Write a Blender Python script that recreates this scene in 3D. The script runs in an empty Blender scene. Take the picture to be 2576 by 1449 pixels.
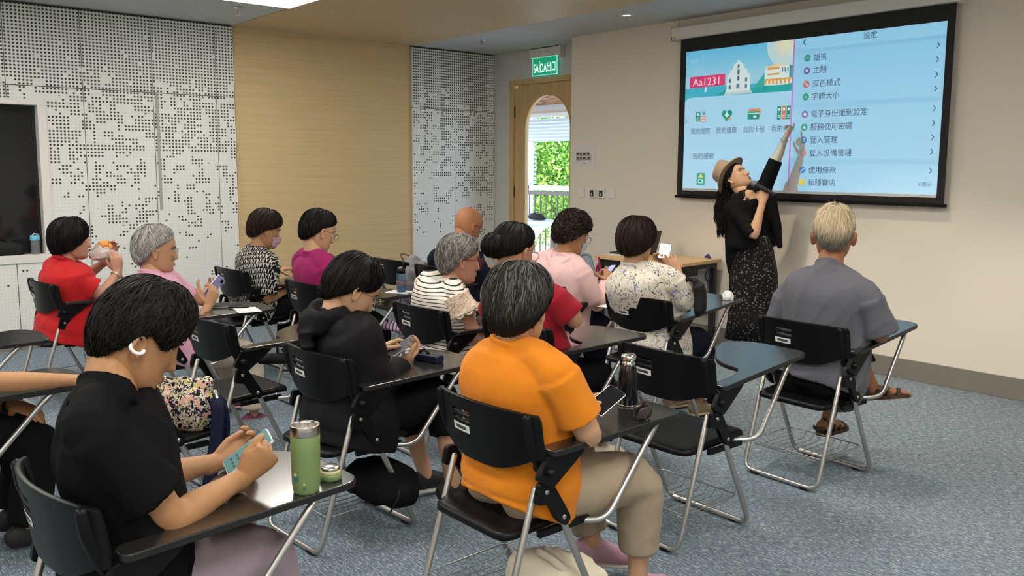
import bpy, bmesh, math, random
import numpy as np
from math import sin, cos, pi, radians, sqrt
from mathutils import Matrix, Vector

SC = bpy.context.scene
COL = SC.collection
random.seed(7)

# ------------------------------------------------------------------ camera, world, light, exposure
CAM_H = 1.62
YAW, PITCH, ROLL, FPX, CYP = -0.866353, 0.121383, 0.005296, 2194.84, 688.99
def _cam_axes():
    cy, sy = cos(YAW), sin(YAW)
    f = np.array([sy * cos(PITCH), cy * cos(PITCH), -sin(PITCH)])
    r = np.array([cy, -sy, 0.0])
    u = np.cross(r, f)
    return r * cos(ROLL) + u * sin(ROLL), -r * sin(ROLL) + u * cos(ROLL), f
AX_R, AX_U, AX_F = _cam_axes()
CAM_P = np.array([0.0, 0.0, CAM_H])
cam_d = bpy.data.cameras.new('camera')
cam = bpy.data.objects.new('camera', cam_d)
COL.objects.link(cam)
cam.matrix_world = Matrix(((AX_R[0], AX_U[0], -AX_F[0], 0), (AX_R[1], AX_U[1], -AX_F[1], 0), (AX_R[2], AX_U[2], -AX_F[2], CAM_H), (0, 0, 0, 1)))
cam_d.sensor_width = 36.0
cam_d.lens = FPX / 2576 * 36.0
cam_d.shift_y = (CYP - 724.5) / 2576
cam_d.clip_start = 0.05
SC.camera = cam

SC.view_settings.view_transform = 'Standard'
SC.view_settings.look = 'None'
SC.view_settings.gamma = 1.0
SC.view_settings.use_curve_mapping = False
SC.view_settings.exposure = 0.87

world = bpy.data.worlds.new('world')
SC.world = world
world.use_nodes = True
_n = world.node_tree.nodes
_n.clear()
_o = _n.new('ShaderNodeOutputWorld')
_b = _n.new('ShaderNodeBackground')
_s = _n.new('ShaderNodeTexSky')
_s.sky_type = 'NISHITA'
_s.sun_elevation = radians(50)
_s.sun_rotation = radians(200)
_s.sun_disc = False
_b.inputs[1].default_value = 0.5
world.node_tree.links.new(_s.outputs[0], _b.inputs[0])
world.node_tree.links.new(_b.outputs[0], _o.inputs[0])
sun_d = bpy.data.lights.new('sun', 'SUN')
sun_d.energy = 9.0
sun_d.angle = radians(1)
sun_d.color = (1, .96, .88)
sun = bpy.data.objects.new('sun', sun_d)
COL.objects.link(sun)
sun.rotation_euler = (radians(40), 0, radians(-35))

LIGHT_PANEL = 10.5          # emission of the ceiling light panels
LIGHT_COL = (1.0, 0.955, 0.88)
PROJECTOR_W = 80.0
DOWNLIGHT_W = 54.0          # each warm downlight in the wooden band before the screen wall

# ------------------------------------------------------------------ view-ray helpers (photo pixel -> world)
def ray(px, py):
    return AX_F + AX_R * ((px - 1288) / FPX) - AX_U * ((py - CYP) / FPX)
def on_z(px, py, z):
    d = ray(px, py)
    return CAM_P + d * ((z - CAM_H) / d[2])
def on_y(px, py, y):
    d = ray(px, py)
    return CAM_P + d * (y / d[1])
def on_x(px, py, x):
    d = ray(px, py)
    return CAM_P + d * (x / d[0])
def snap(px, py, guess, push=0.0):
    """the point on a photo pixel's ray at the distance of a guessed joint"""
    dep = float(np.dot(np.asarray(guess, float) - CAM_P, AX_F)) + push
    return CAM_P + ray(px, py) * dep

# ------------------------------------------------------------------ materials
def new_mat(name):
    m = bpy.data.materials.new(name)
    m.use_nodes = True
    nt = m.node_tree
    b = nt.nodes['Principled BSDF']
    return m, nt, b
class NT:
    """small helper for node graphs"""
    def __init__(s, nt): s.nt = nt
    def n(s, t, **k):
        x = s.nt.nodes.new(t)
        for a, v in k.items(): setattr(x, a, v)
        return x
    def link(s, a, b): s.nt.links.new(a, b)
    def setin(s, node, i, v):
        if hasattr(v, 'is_linked'): s.link(v, node.inputs[i])
        else: node.inputs[i].default_value = v
    def m(s, op, a, b=0.0, c=0.0, clamp=False):
        x = s.n('ShaderNodeMath', operation=op); x.use_clamp = clamp
        s.setin(x, 0, a); s.setin(x, 1, b)
        if op in ('MULTIPLY_ADD', 'COMPARE', 'SMOOTH_MIN', 'WRAP'): s.setin(x, 2, c)
        return x.outputs[0]
    def mix(s, f, a, b):
        x = s.n('ShaderNodeMix', data_type='RGBA')
        s.setin(x, 0, f)
        for i, v in ((6, a), (7, b)):
            if hasattr(v, 'is_linked'): s.link(v, x.inputs[i])
            else: x.inputs[i].default_value = (*v[:3], 1)
        return x.outputs[2]
    def coord(s, which='Object'): return s.n('ShaderNodeTexCoord').outputs[which]
    def mapping(s, v, scale=(1, 1, 1), loc=(0, 0, 0), rot=(0, 0, 0)):
        x = s.n('ShaderNodeMapping'); s.link(v, x.inputs[0])
        x.inputs['Scale'].default_value = scale; x.inputs['Location'].default_value = loc; x.inputs['Rotation'].default_value = rot
        return x.outputs[0]
    def noise(s, v, scale=5, detail=3, rough=.5):
        x = s.n('ShaderNodeTexNoise'); s.link(v, x.inputs['Vector'])
        x.inputs['Scale'].default_value = scale; x.inputs['Detail'].default_value = detail; x.inputs['Roughness'].default_value = rough
        return x.outputs['Fac']
    def ramp(s, v, stops):
        x = s.n('ShaderNodeValToRGB'); s.link(v, x.inputs[0])
        el = x.color_ramp.elements
        while len(el) < len(stops): el.new(.5)
        for e, (p, c) in zip(el, stops):
            e.position = p; e.color = (*c, 1) if len(c) == 3 else c
        return x.outputs[0]
    def bump(s, h, bsdf, strength=.3, dist=.01):
        x = s.n('ShaderNodeBump'); s.link(h, x.inputs['Height'])
        x.inputs['Strength'].default_value = strength; x.inputs['Distance'].default_value = dist
        s.link(x.outputs[0], bsdf.inputs['Normal'])
    def sep(s, v):
        x = s.n('ShaderNodeSeparateXYZ'); s.link(v, x.inputs[0]); return x.outputs

def srgb(r, g, b):
    f = lambda c: c / 12.92 if c <= .04045 else ((c + .055) / 1.055) ** 2.4
    return (f(r / 255), f(g / 255), f(b / 255))
_MC = {}
def plain(name, col, rough=.5, metal=0.0, spec=.5, noise=0.0, nscale=40, bump=0.0, coat=0.0, emit=None, estr=0.0):
    if name in _MC: return _MC[name]
    m, nt, b = new_mat(name)
    k = NT(nt)
    b.inputs['Base Color'].default_value = (*col, 1)
    b.inputs['Roughness'].default_value = rough
    b.inputs['Metallic'].default_value = metal
    b.inputs['Specular IOR Level'].default_value = spec
    if coat: b.inputs['Coat Weight'].default_value = coat
    if emit:
        b.inputs['Emission Color'].default_value = (*emit, 1); b.inputs['Emission Strength'].default_value = estr
    if noise or bump:
        f = k.noise(k.coord(), nscale, 4, .6)
        if noise:
            k.link(k.mix(f, tuple(c * (1 - noise) for c in col), tuple(min(1, c * (1 + noise)) for c in col)), b.inputs['Base Color'])
        if bump: k.bump(f, b, bump, .004)
    _MC[name] = m
    return m
def fabric(name, col, rough=.9, var=.12, weave=900, bump=.25):
    """woven cloth: soft colour mottling, fine weave relief, sheen"""
    if name in _MC: return _MC[name]
    m, nt, b = new_mat(name)
    k = NT(nt)
    c = k.coord()
    f = k.noise(c, 14, 4, .6)
    k.link(k.mix(f, tuple(x * (1 - var) for x in col), tuple(min(1, x * (1 + var)) for x in col)), b.inputs['Base Color'])
    b.inputs['Roughness'].default_value = rough
    b.inputs['Specular IOR Level'].default_value = .25 if max(col) > .05 else .08
    b.inputs['Sheen Weight'].default_value = .06 if max(col) > .05 else 0.0
    k.bump(k.noise(c, weave * .35, 2, .5), b, bump, .002)
    _MC[name] = m
    return m
def skin(name, col, var=.12):
    if name in _MC: return _MC[name]
    m, nt, b = new_mat(name)
    k = NT(nt)
    c = k.coord()
    f = k.noise(c, 30, 5, .65)
    red = (min(1, col[0] * 1.06), col[1] * .86, col[2] * .80)
    lo = tuple(x * (1 - var) for x in col)
    a = k.mix(f, lo, col)
    g = k.m('MULTIPLY', k.noise(k.mapping(c, loc=(3, 1, 2)), 9, 3, .5), .55)
    k.link(k.mix(g, a, red), b.inputs['Base Color'])
    b.inputs['Roughness'].default_value = .52
    b.inputs['Specular IOR Level'].default_value = .38
    b.inputs['Subsurface Weight'].default_value = .12
    b.inputs['Subsurface Radius'].default_value = (.012, .005, .003)
    b.inputs['Subsurface Scale'].default_value = 1.0
    k.bump(k.noise(c, 160, 4, .7), b, .14, .0025)
    _MC[name] = m
    return m
def hair_mat(name, dark, light, p=.15, rough=.42, tips=None):
    rough += .14
    """strand colour varies from strand to strand (p: share of light strands)"""
    if name in _MC: return _MC[name]
    m, nt, b = new_mat(name)
    k = NT(nt)
    g = k.n('ShaderNodeNewGeometry')
    rnd = g.outputs['Random Per Island']
    fac = k.ramp(rnd, [(max(0, 1 - p - .25), (0, 0, 0)), (min(1, 1 - p * .4), (1, 1, 1))])
    col = k.mix(fac, dark, light)
    if tips:      # the hair low on the head has another colour (greying sides and nape)
        a = k.n('ShaderNodeAttribute', attribute_name='along')
        col = k.mix(k.ramp(a.outputs['Fac'], [(.62, (0, 0, 0)), (.86, (1, 1, 1))]), col, tips)
    k.link(col, b.inputs['Base Color'])
    b.inputs['Roughness'].default_value = rough
    b.inputs['Specular IOR Level'].default_value = .16
    _MC[name] = m
    return m

# ------------------------------------------------------------------ meshes
def put(name, V, F, mat=None, parent=None, smooth=False, mat_idx=None):
    me = bpy.data.meshes.new(name)
    me.from_pydata([tuple(map(float, v)) for v in V], [], [tuple(f) for f in F])
    if mat is not None:
        for x in (mat if isinstance(mat, (list, tuple)) else [mat]): me.materials.append(x)
    if mat_idx is not None: me.polygons.foreach_set('material_index', mat_idx)
    if smooth: me.polygons.foreach_set('use_smooth', [True] * len(me.polygons))
    me.update()
    o = bpy.data.objects.new(name, me)
    COL.objects.link(o)
    if parent is not None: o.parent = parent
    return o
class MB:
    def __init__(s): s.V, s.F, s.M = [], [], []
    def add(s, V, F, mi=0):
        b = len(s.V)
        s.V.extend([tuple(map(float, v)) for v in V])
        s.F.extend([tuple(i + b for i in f) for f in F])
        s.M.extend([mi] * len(F))
        return s
    def box(s, x0, y0, z0, x1, y1, z1, mi=0, M=None):
        V = [(x, y, z) for z in (z0, z1) for y in (y0, y1) for x in (x0, x1)]
        if M is not None: V = [tuple(M @ Vector(v)) for v in V]
        return s.add(V, [(0, 2, 3, 1), (4, 5, 7, 6), (0, 1, 5, 4), (2, 6, 7, 3), (0, 4, 6, 2), (1, 3, 7, 5)], mi)
    def tube(s, P, R, n=8, mi=0, **k):
        return s.add(*tube(P, R, n, **k), mi)
    def lathe(s, prof, n=24, loc=(0, 0, 0), mi=0, M=None):
        V, F = [], []
        for (r, z) in prof:
            for j in range(n):
                a = 2 * pi * j / n
                V.append((r * cos(a), r * sin(a), z))
        for i in range(len(prof) - 1):
            for j in range(n):
                F.append((i * n + j, i * n + (j + 1) % n, (i + 1) * n + (j + 1) % n, (i + 1) * n + j))
        F.append(tuple(range(n))[::-1]); F.append(tuple(range((len(prof) - 1) * n, len(prof) * n)))
        if M is not None: V = [tuple(M @ Vector(v)) for v in V]
        V = [(a + loc[0], b + loc[1], c + loc[2]) for a, b, c in V]
        return s.add(V, F, mi)
    def build(s, name, mat=None, parent=None, smooth=False, bevel=0.0):
        o = put(name, s.V, s.F, mat, parent, smooth, s.M)
        if bevel: bev(o, bevel)
        return o
def bev(o, w, seg=2):
    m = o.modifiers.new('bevel', 'BEVEL'); m.width = w; m.segments = seg; m.limit_method = 'ANGLE'; m.angle_limit = radians(35)
    o.data.polygons.foreach_set('use_smooth', [True] * len(o.data.polygons))
    m.harden_normals = True
    return o
def nrm(v):
    v = np.asarray(v, float); l = np.linalg.norm(v)
    return v / l if l > 1e-12 else v
def tube(P, R, n=10, ref=None, R2=None, cap=1, closed=False):
    """swept tube; R/R2 half widths along ref and across it; cap 0 flat 1 round"""
    P = np.asarray(P, float); m = len(P)
    R = np.broadcast_to(np.asarray(R, float), (m,)).copy()
    R2 = R.copy() if R2 is None else np.broadcast_to(np.asarray(R2, float), (m,)).copy()
    T = np.zeros_like(P)
    if closed:
        T = np.roll(P, -1, 0) - np.roll(P, 1, 0)
    else:
        T[1:-1] = P[2:] - P[:-2]; T[0] = P[1] - P[0]; T[-1] = P[-1] - P[-2]
    T /= np.linalg.norm(T, axis=1)[:, None] + 1e-12
    if cap and not closed:
        def ext(i, sgn):
            out = []
            rr = min(R[i], R2[i])
            for a in (35, 65, 85):
                out.append((P[i] + sgn * T[i] * rr * sin(radians(a)) * .9, R[i] * cos(radians(a)), R2[i] * cos(radians(a)), T[i]))
            return out
        e0, e1 = ext(0, -1)[::-1], ext(m - 1, 1)
        P = np.vstack([[e[0] for e in e0], P, [e[0] for e in e1]])
        R = np.concatenate([[e[1] for e in e0], R, [e[1] for e in e1]])
        R2 = np.concatenate([[e[2] for e in e0], R2, [e[2] for e in e1]])
        T = np.vstack([[e[3] for e in e0], T, [e[3] for e in e1]])
        m = len(P)
    if ref is None:
        a = np.array([0, 0, 1.0]) if abs(T[0][2]) < .9 else np.array([1.0, 0, 0])
        fixed = False
    else:
        a = np.asarray(ref, float); fixed = True
    V = []
    ang = np.arange(n) * 2 * pi / n
    u = nrm(a - T[0] * np.dot(a, T[0]))
    for i in range(m):
        b = a if fixed else u
        if fixed and a.ndim == 2: b = a[min(i, len(a) - 1)]
        u = nrm(b - T[i] * np.dot(b, T[i]))
        w = np.cross(T[i], u)
        for q in ang: V.append(P[i] + u * (R[i] * cos(q)) + w * (R2[i] * sin(q)))
    F = []
    for i in range(m if closed else m - 1):
        k = (i + 1) % m
        for j in range(n):
            F.append((i * n + j, i * n + (j + 1) % n, k * n + (j + 1) % n, k * n + j))
    if not closed:
        F.append(tuple(range(n))[::-1]); F.append(tuple(range((m - 1) * n, m * n)))
    return V, F
def smooth_path(P, k=6):
    """Catmull-Rom through the points"""
    P = np.asarray(P, float)
    Q = np.vstack([2 * P[0] - P[1], P, 2 * P[-1] - P[-2]])
    out = []
    for i in range(1, len(Q) - 2):
        p0, p1, p2, p3 = Q[i - 1:i + 3]
        for t in np.arange(k) / k:
            out.append(.5 * ((2 * p1) + (-p0 + p2) * t + (2 * p0 - 5 * p1 + 4 * p2 - p3) * t * t + (-p0 + 3 * p1 - 3 * p2 + p3) * t ** 3))
    out.append(Q[-2])
    return np.array(out)
def corner_path(P, r, k=5):
    """polyline with rounded corners"""
    P = [np.asarray(p, float) for p in P]
    out = [P[0]]
    for a, b, c in zip(P[:-2], P[1:-1], P[2:]):
        d1, d2 = nrm(a - b), nrm(c - b)
        rr = min(r, np.linalg.norm(a - b) * .49, np.linalg.norm(c - b) * .49)
        s, e = b + d1 * rr, b + d2 * rr
        for t in np.linspace(0, 1, k + 1): out.append((1 - t) ** 2 * s + 2 * t * (1 - t) * b + t * t * e)
    out.append(P[-1])
    return np.array(out)
def round_outline(pts, r, k=5):
    P = [np.asarray(p, float) for p in pts]; n = len(P); out = []
    for i in range(n):
        a, b, c = P[i - 1], P[i], P[(i + 1) % n]
        d1, d2 = nrm(a - b), nrm(c - b)
        rr = r[i] if isinstance(r, (list, tuple)) else r
        rr = min(rr, np.linalg.norm(a - b) * .48, np.linalg.norm(c - b) * .48)
        for t in np.linspace(0, 1, k + 1): out.append((1 - t) ** 2 * (b + d1 * rr) + 2 * t * (1 - t) * b + t * t * (b + d2 * rr))
    return out
def slab(outline, z0, z1):
    n = len(outline)
    V = [(p[0], p[1], z0) for p in outline] + [(p[0], p[1], z1) for p in outline]
    F = [tuple(range(n))[::-1], tuple(range(n, 2 * n))] + [(i, (i + 1) % n, n + (i + 1) % n, n + i) for i in range(n)]
    return V, F
def empty(name, loc=(0, 0, 0), rz=0.0):
    o = bpy.data.objects.new(name, None); COL.objects.link(o)
    o.empty_display_size = .1
    o.location = tuple(map(float, loc)); o.rotation_euler = (0, 0, rz)
    return o
def tag(o, label, cat, group=None):
    o['label'] = label; o['category'] = cat
    if group: o['group'] = group
    return o
def struct(o):
    o['kind'] = 'structure'
    return o
KIDS = {}
def copy_tree(o, parent=None):
    c = o.copy(); COL.objects.link(c)
    if parent is not None: c.parent = parent
    for ch in [x for x in bpy.data.objects if x.parent == o]: copy_tree(ch, c)
    return c
def hash3(i):
    h = i[:, 0] * 127.1 + i[:, 1] * 311.7 + i[:, 2] * 74.7
    return np.modf(np.abs(np.sin(h) * 43758.5453))[0]
def vnoise(P):
    """value noise in [0,1] at points P (N,3)"""
    i = np.floor(P); f = P - i; u = f * f * (3 - 2 * f)
    r = 0
    for dx in (0, 1):
        for dy in (0, 1):
            for dz in (0, 1):
                w = (u[:, 0] if dx else 1 - u[:, 0]) * (u[:, 1] if dy else 1 - u[:, 1]) * (u[:, 2] if dz else 1 - u[:, 2])
                r = r + w * hash3(i + np.array([dx, dy, dz]))
    return r
_FC = None
def text_tris(body, size=1.0):
    """2D triangles of a text set in the default font, origin bottom left of its box"""
    global _FC
    c = bpy.data.curves.new('glyph_tmp', 'FONT'); c.body = body; c.size = size; c.resolution_u = 3
    o = bpy.data.objects.new('glyph_tmp', c); COL.objects.link(o)
    dg = bpy.context.evaluated_depsgraph_get()
    me = o.evaluated_get(dg).to_mesh()
    me.calc_loop_triangles()
    V = np.array([v.co[:2] for v in me.vertices]) if len(me.vertices) else np.zeros((0, 2))
    T = [tuple(t.vertices) for t in me.loop_triangles]
    bpy.data.objects.remove(o); bpy.data.curves.remove(c)
    return V, T
#--STRUCT--
# ------------------------------------------------------------------ the room
XL, YF, YD, ZC = -8.55, 6.648, 7.0, 3.0
XR, YB = 2.6, -3.6
M_wall = plain('wall_paint', srgb(228, 220, 206), .85, spec=.2, noise=.02, nscale=60, bump=.06)
M_wall2 = plain('wall_paint_cool', srgb(208, 206, 202), .85, spec=.2, noise=.02, nscale=60, bump=.06)
M_ceil = plain('ceiling_paint', srgb(196, 198, 196), .8, spec=.25, noise=.02, nscale=12)
M_base = plain('baseboard_grey', srgb(126, 122, 113), .55, noise=.06, nscale=6)
M_whitepaint = plain('white_enamel', srgb(226, 223, 216), .45)
M_dark = plain('dark_cavity', (.012, .012, .013), .8)
M_black = plain('black_plastic', (.0045, .0045, .005), .38, spec=.2, noise=.2, nscale=20)
M_blackmatte = plain('black_matte', (.012, .012, .012), .75, spec=.3)
M_chrome = plain('chrome', (.75, .74, .71), .16, metal=1)
M_white = plain('white_plastic', (.78, .77, .74), .4)

def carpet_mat():
    m, nt, b = new_mat('carpet_blue_grey'); k = NT(nt)
    c = k.coord()
    w = k.n('ShaderNodeTexNoise'); k.link(c, w.inputs['Vector']); w.inputs['Scale'].default_value = 40
    wp = k.n('ShaderNodeVectorMath', operation='MULTIPLY_ADD'); k.link(w.outputs['Color'], wp.inputs[0]); wp.inputs[1].default_value = (.012, .012, 0); k.link(c, wp.inputs[2])
    st = k.noise(k.mapping(wp.outputs[0], scale=(26, 120, 1), rot=(0, 0, .06)), 1.0, 3, .6)
    st2 = k.noise(k.mapping(wp.outputs[0], scale=(70, 210, 1), loc=(5, 2, 0)), 1.0, 3, .6)
    big = k.noise(k.mapping(c, scale=(1.5, 6, 1)), 1.6, 4, .6)
    f = k.m('ADD', k.m('MULTIPLY', st, .5), k.m('MULTIPLY', st2, .5))
    col = k.ramp(f, [(.37, srgb(74, 88, 100)), (.48, srgb(104, 118, 130)), (.55, srgb(140, 152, 160)), (.63, srgb(198, 205, 208))])
    k.link(k.mix(k.m('MULTIPLY', big, .28), col, srgb(116, 130, 142)), b.inputs['Base Color'])
    b.inputs['Roughness'].default_value = .95; b.inputs['Specular IOR Level'].default_value = .15
    k.bump(k.m('ADD', st2, k.noise(c, 380, 2, .6)), b, .45, .004)
    return m
def wood_mat(name, base, dark, scale=(1, 1, 1), rough=.5):
    m, nt, b = new_mat(name); k = NT(nt)
    c = k.mapping(k.coord(), scale=scale)
    g = k.noise(c, 1.0, 6, .62)
    g2 = k.noise(k.mapping(c, scale=(1, 1, 4.0), loc=(4, 4, 4)), 1.3, 4, .6)
    f = k.m('ADD', k.m('MULTIPLY', g, .6), k.m('MULTIPLY', g2, .4))
    k.link(k.ramp(f, [(.32, dark), (.5, base), (.7, tuple(min(1, x * 1.12) for x in base))]), b.inputs['Base Color'])
    b.inputs['Roughness'].default_value = rough; b.inputs['Specular IOR Level'].default_value = .3
    k.bump(f, b, .12, .003)
    return m
M_carpet = carpet_mat()
M_oakwall = wood_mat('oak_veneer_horizontal', srgb(206, 180, 136), srgb(195, 168, 123), (3, 1.2, 70))
M_oakceil = wood_mat('oak_veneer_ceiling', srgb(206, 180, 138), srgb(196, 168, 124), (3, 40, 3))
M_oakdoor = wood_mat('oak_door', srgb(206, 174, 126), srgb(186, 152, 104), (30, 30, 1.5))
M_oaktable = wood_mat('beech_tabletop', srgb(214, 180, 134), srgb(196, 160, 112), (1.5, 30, 30), .4)
M_woodslat = wood_mat('brown_slat', srgb(176, 128, 84), srgb(140, 96, 60), (2, 30, 30), .5)

def perf_mat():
    """white board drilled on a 30.5 mm grid: large holes thin out downwards, pin holes everywhere else"""
    m, nt, b = new_mat('perforated_board'); k = NT(nt)
    x, y, z = k.sep(k.coord())
    P = .0305
    u = k.m('DIVIDE', k.m('SUBTRACT', y, 2.215 - P * 400), P)
    v = k.m('DIVIDE', k.m('SUBTRACT', z, 2.30 - P * 400), P)
    fu, fv = k.m('SUBTRACT', k.m('FRACT', u), .5), k.m('SUBTRACT', k.m('FRACT', v), .5)
    d = k.m('SQRT', k.m('ADD', k.m('MULTIPLY', fu, fu), k.m('MULTIPLY', fv, fv)))
    iu, iv = k.m('FLOOR', u), k.m('FLOOR', v)
    def white(a, bb, seed):
        cx = k.n('ShaderNodeCombineXYZ'); k.setin(cx, 0, a); k.setin(cx, 1, bb); cx.inputs[2].default_value = seed
        w = k.n('ShaderNodeTexWhiteNoise'); k.link(cx.outputs[0], w.inputs[0]); return w.outputs['Value']
    w1 = white(iu, iv, 1.0)
    w2 = white(k.m('FLOOR', k.m('DIVIDE', iu, 3.0)), k.m('FLOOR', k.m('DIVIDE', iv, 2.0)), 2.0)
    w3 = white(k.m('FLOOR', k.m('DIVIDE', k.m('ADD', iu, 1.0), 2.0)), k.m('FLOOR', k.m('DIVIDE', iv, 3.0)), 3.0)
    n = k.m('ADD', k.m('ADD', k.m('MULTIPLY', w1, .22), k.m('MULTIPLY', w2, .42)), k.m('MULTIPLY', w3, .36))
    r = k.n('ShaderNodeMapRange'); k.link(z, r.inputs[0])
    r.inputs[1].default_value = .2; r.inputs[2].default_value = 3.0; r.inputs[3].default_value = 0; r.inputs[4].default_value = 1
    dens = k.ramp(r.outputs[0], [(0, (.0,) * 3), (.07, (.17,) * 3), (.25, (.28,) * 3), (.36, (.385,) * 3), (.52, (.47,) * 3), (.66, (.54,) * 3), (.76, (.62,) * 3), (.80, (.72,) * 3), (.9, (.84,) * 3), (1, (.95,) * 3)])
    on = k.m('LESS_THAN', n, dens)
    rad = k.m('ADD', k.m('MULTIPLY', on, .22), .105)
    hole = k.m('SMOOTH_MIN', k.m('MULTIPLY', k.m('SUBTRACT', rad, d), 18.0), 1.0, .05)
    hole = k.m('MAXIMUM', k.m('MINIMUM', hole, 1.0), 0.0)
    hole = k.m('MULTIPLY', hole, k.m('ADD', k.m('MULTIPLY', on, .42), .55))
    k.link(k.mix(hole, srgb(226, 227, 222), (.012, .012, .013)), b.inputs['Base Color'])
    b.inputs['Roughness'].default_value = .6
    k.bump(k.m('SUBTRACT', 1.0, hole), b, .6, .004)
    return m
M_perf = perf_mat()

def wall(name, boxes, mat):
    mb = MB()
    for bx in boxes: mb.box(*bx)
    return struct(mb.build(name, mat))
struct(put('floor', [(XL - .3, YB, 0), (XR, YB, 0), (XR, YD + .06, 0), (XL - .3, YD + .06, 0)], [(0, 1, 2, 3)], M_carpet))
ceiling = wall('ceiling', [(XL - .3, YB, ZC + .02, XR, YD + .2, ZC + .12)], M_ceil)
# painted ceiling boards with open joints; a gap is left where a lamp panel or the wooden band sits
lamps = [(-7.27, 3.0), (-4.3, 2.95), (-1.4, 2.95), (-7.27, .4), (-4.3, .4), (-1.4, .4), (-7.27, -2.2), (-4.3, -2.2), (-1.4, -2.2), (.9, 1.2), (.9, -2.2)]
for x0, x1 in [(XL - .02, -7.58), (-7.58, -6.77), (-6.77, -5.96), (-5.96, -5.14), (-5.14, -4.32), (-4.32, -3.5), (-3.5, -2.68), (-2.68, -1.86), (-1.86, -1.0), (-1.0, XR)]:
    MB().box(x0 + .002, 5.725, ZC, x1 - .002, YD + .1, ZC + .018).build('ceiling_panel', M_ceil, ceiling)
MB().box(XL - .02, YB, ZC + .004, XR, 3.622, ZC + .018).build('ceiling_panel', M_ceil, ceiling)
band = MB().box(XL - .06, 3.625, ZC - .004, XR, 5.72, ZC + .018).build('trim_1', M_oakceil); struct(band)

wl = wall('wall_left', [(XL - .30, YB, 0, XL - .056, .30, ZC), (XL - .30, .30, 0, XL - .056, 1.84, .82), (XL - .30, .30, 2.145, XL - .056, 1.84, ZC), (XL - .30, 1.84, 0, XL - .056, YD + .2, ZC)], M_dark)
def panel(rects):
    mb = MB()
    for y0, z0, y1, z1 in rects: mb.box(XL - .052, y0, z0, XL, y1, z1)
    mb.build('acoustic_panel', M_perf, wl)
G = .0034
ys = [.385, .995, 1.605, 2.215, 2.825, 3.435, 3.622]
for a, c in zip(ys[:-1], ys[1:]):
    panel([(a + G, 2.30 + G, c - G, 2.985)])
    if c < 1.61: panel([(a + G, 2.19, c - G, 2.30 - G)]); panel([(a + G, .168, c - G, .765)])
    elif c < 2.3: panel([(a + G, 2.19, 1.905, 2.30 - G), (1.905, .168, c - G, 2.30 - G), (a + G, .168, 1.905, .765)])
    else: panel([(a + G, .168, c - G, 2.30 - G)])
for y0 in (-1.445, -.835, -.225): panel([(y0 + G, 2.30 + G, y0 + .61 - G, 2.985)]); panel([(y0 + G, .168, y0 + .61 - G, 2.30 - G)])
for a, c in ((5.745, 6.355), (6.355, 6.965)):
    panel([(a + G, 2.30 + G, c - G, 2.985)]); panel([(a + G, .168, c - G, 2.30 - G)])
MB().box(XL - .055, 2.846, 1.2, XL + .006, 2.872, 2.298).build('joint_cover', plain('joint_strip_grey', srgb(168, 164, 156), .6), wl)
MB().box(XL - .056, 3.626, .0, XL - .028, 5.742, ZC).build('wood_panel', M_oakwall, wl)
MB().box(XL - .056, 3.6225, .0, XL + .001, 3.634, 2.99).build('edge_strip', M_oakdoor, wl)
MB().box(XL - .056, 6.967, .0, XL + .001, YD, ZC).build('edge_strip', M_wall2, wl)
for y0, y1 in ((YB, 3.62), (5.745, 6.967)):
    struct(MB().box(XL - .056, y0, 0, XL + .004, y1, .162).build('baseboard_left', M_base))
# control-room window in the left wall
win = MB()
for bx in ((.30, .765, 1.905, .837), (.30, 2.135, 1.905, 2.19), (1.835, .837, 1.905, 2.135), (.24, .765, .30, 2.19)):
    win.box(XL - .10, bx[0], bx[1], XL + .012, bx[2], bx[3])
win = struct(win.build('window_1', M_whitepaint, bevel=.003))
M_darkglass = plain('dark_glass', (.012, .013, .015), .05, spec=.5, noise=.5, nscale=1.3)
MB().box(XL - .112, .29, .83, XL - .102, 1.84, 2.14).build('pane', M_darkglass, win)

wf = wall('wall_front', [(-6.855, YF, 0, XR, YF + .5, ZC)], M_wall)
struct(MB().box(-6.86, YF - .012, 0, XR, YF, .157).build('baseboard_front', M_base, bevel=.003))
wall('wall_right', [(XR, YB, 0, XR + .1, YF + .5, ZC)], M_wall)
wall('wall_back', [(XL - .3, YB - .1, 0, XR, YB, ZC)], M_wall)
# recess wall with the door opening
DX0, DX1, DZ = -8.285, -6.80, 2.665
wall('wall_recess', [(XL - .06, YD, 0, DX0 + .03, YD + .12, ZC), (DX0 + .03, YD, DZ - .02, -6.8, YD + .12, ZC)], M_wall2)
struct(MB().box(XL, YD - .012, 0, DX0, YD, .157).build('baseboard_recess', M_base))
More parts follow.
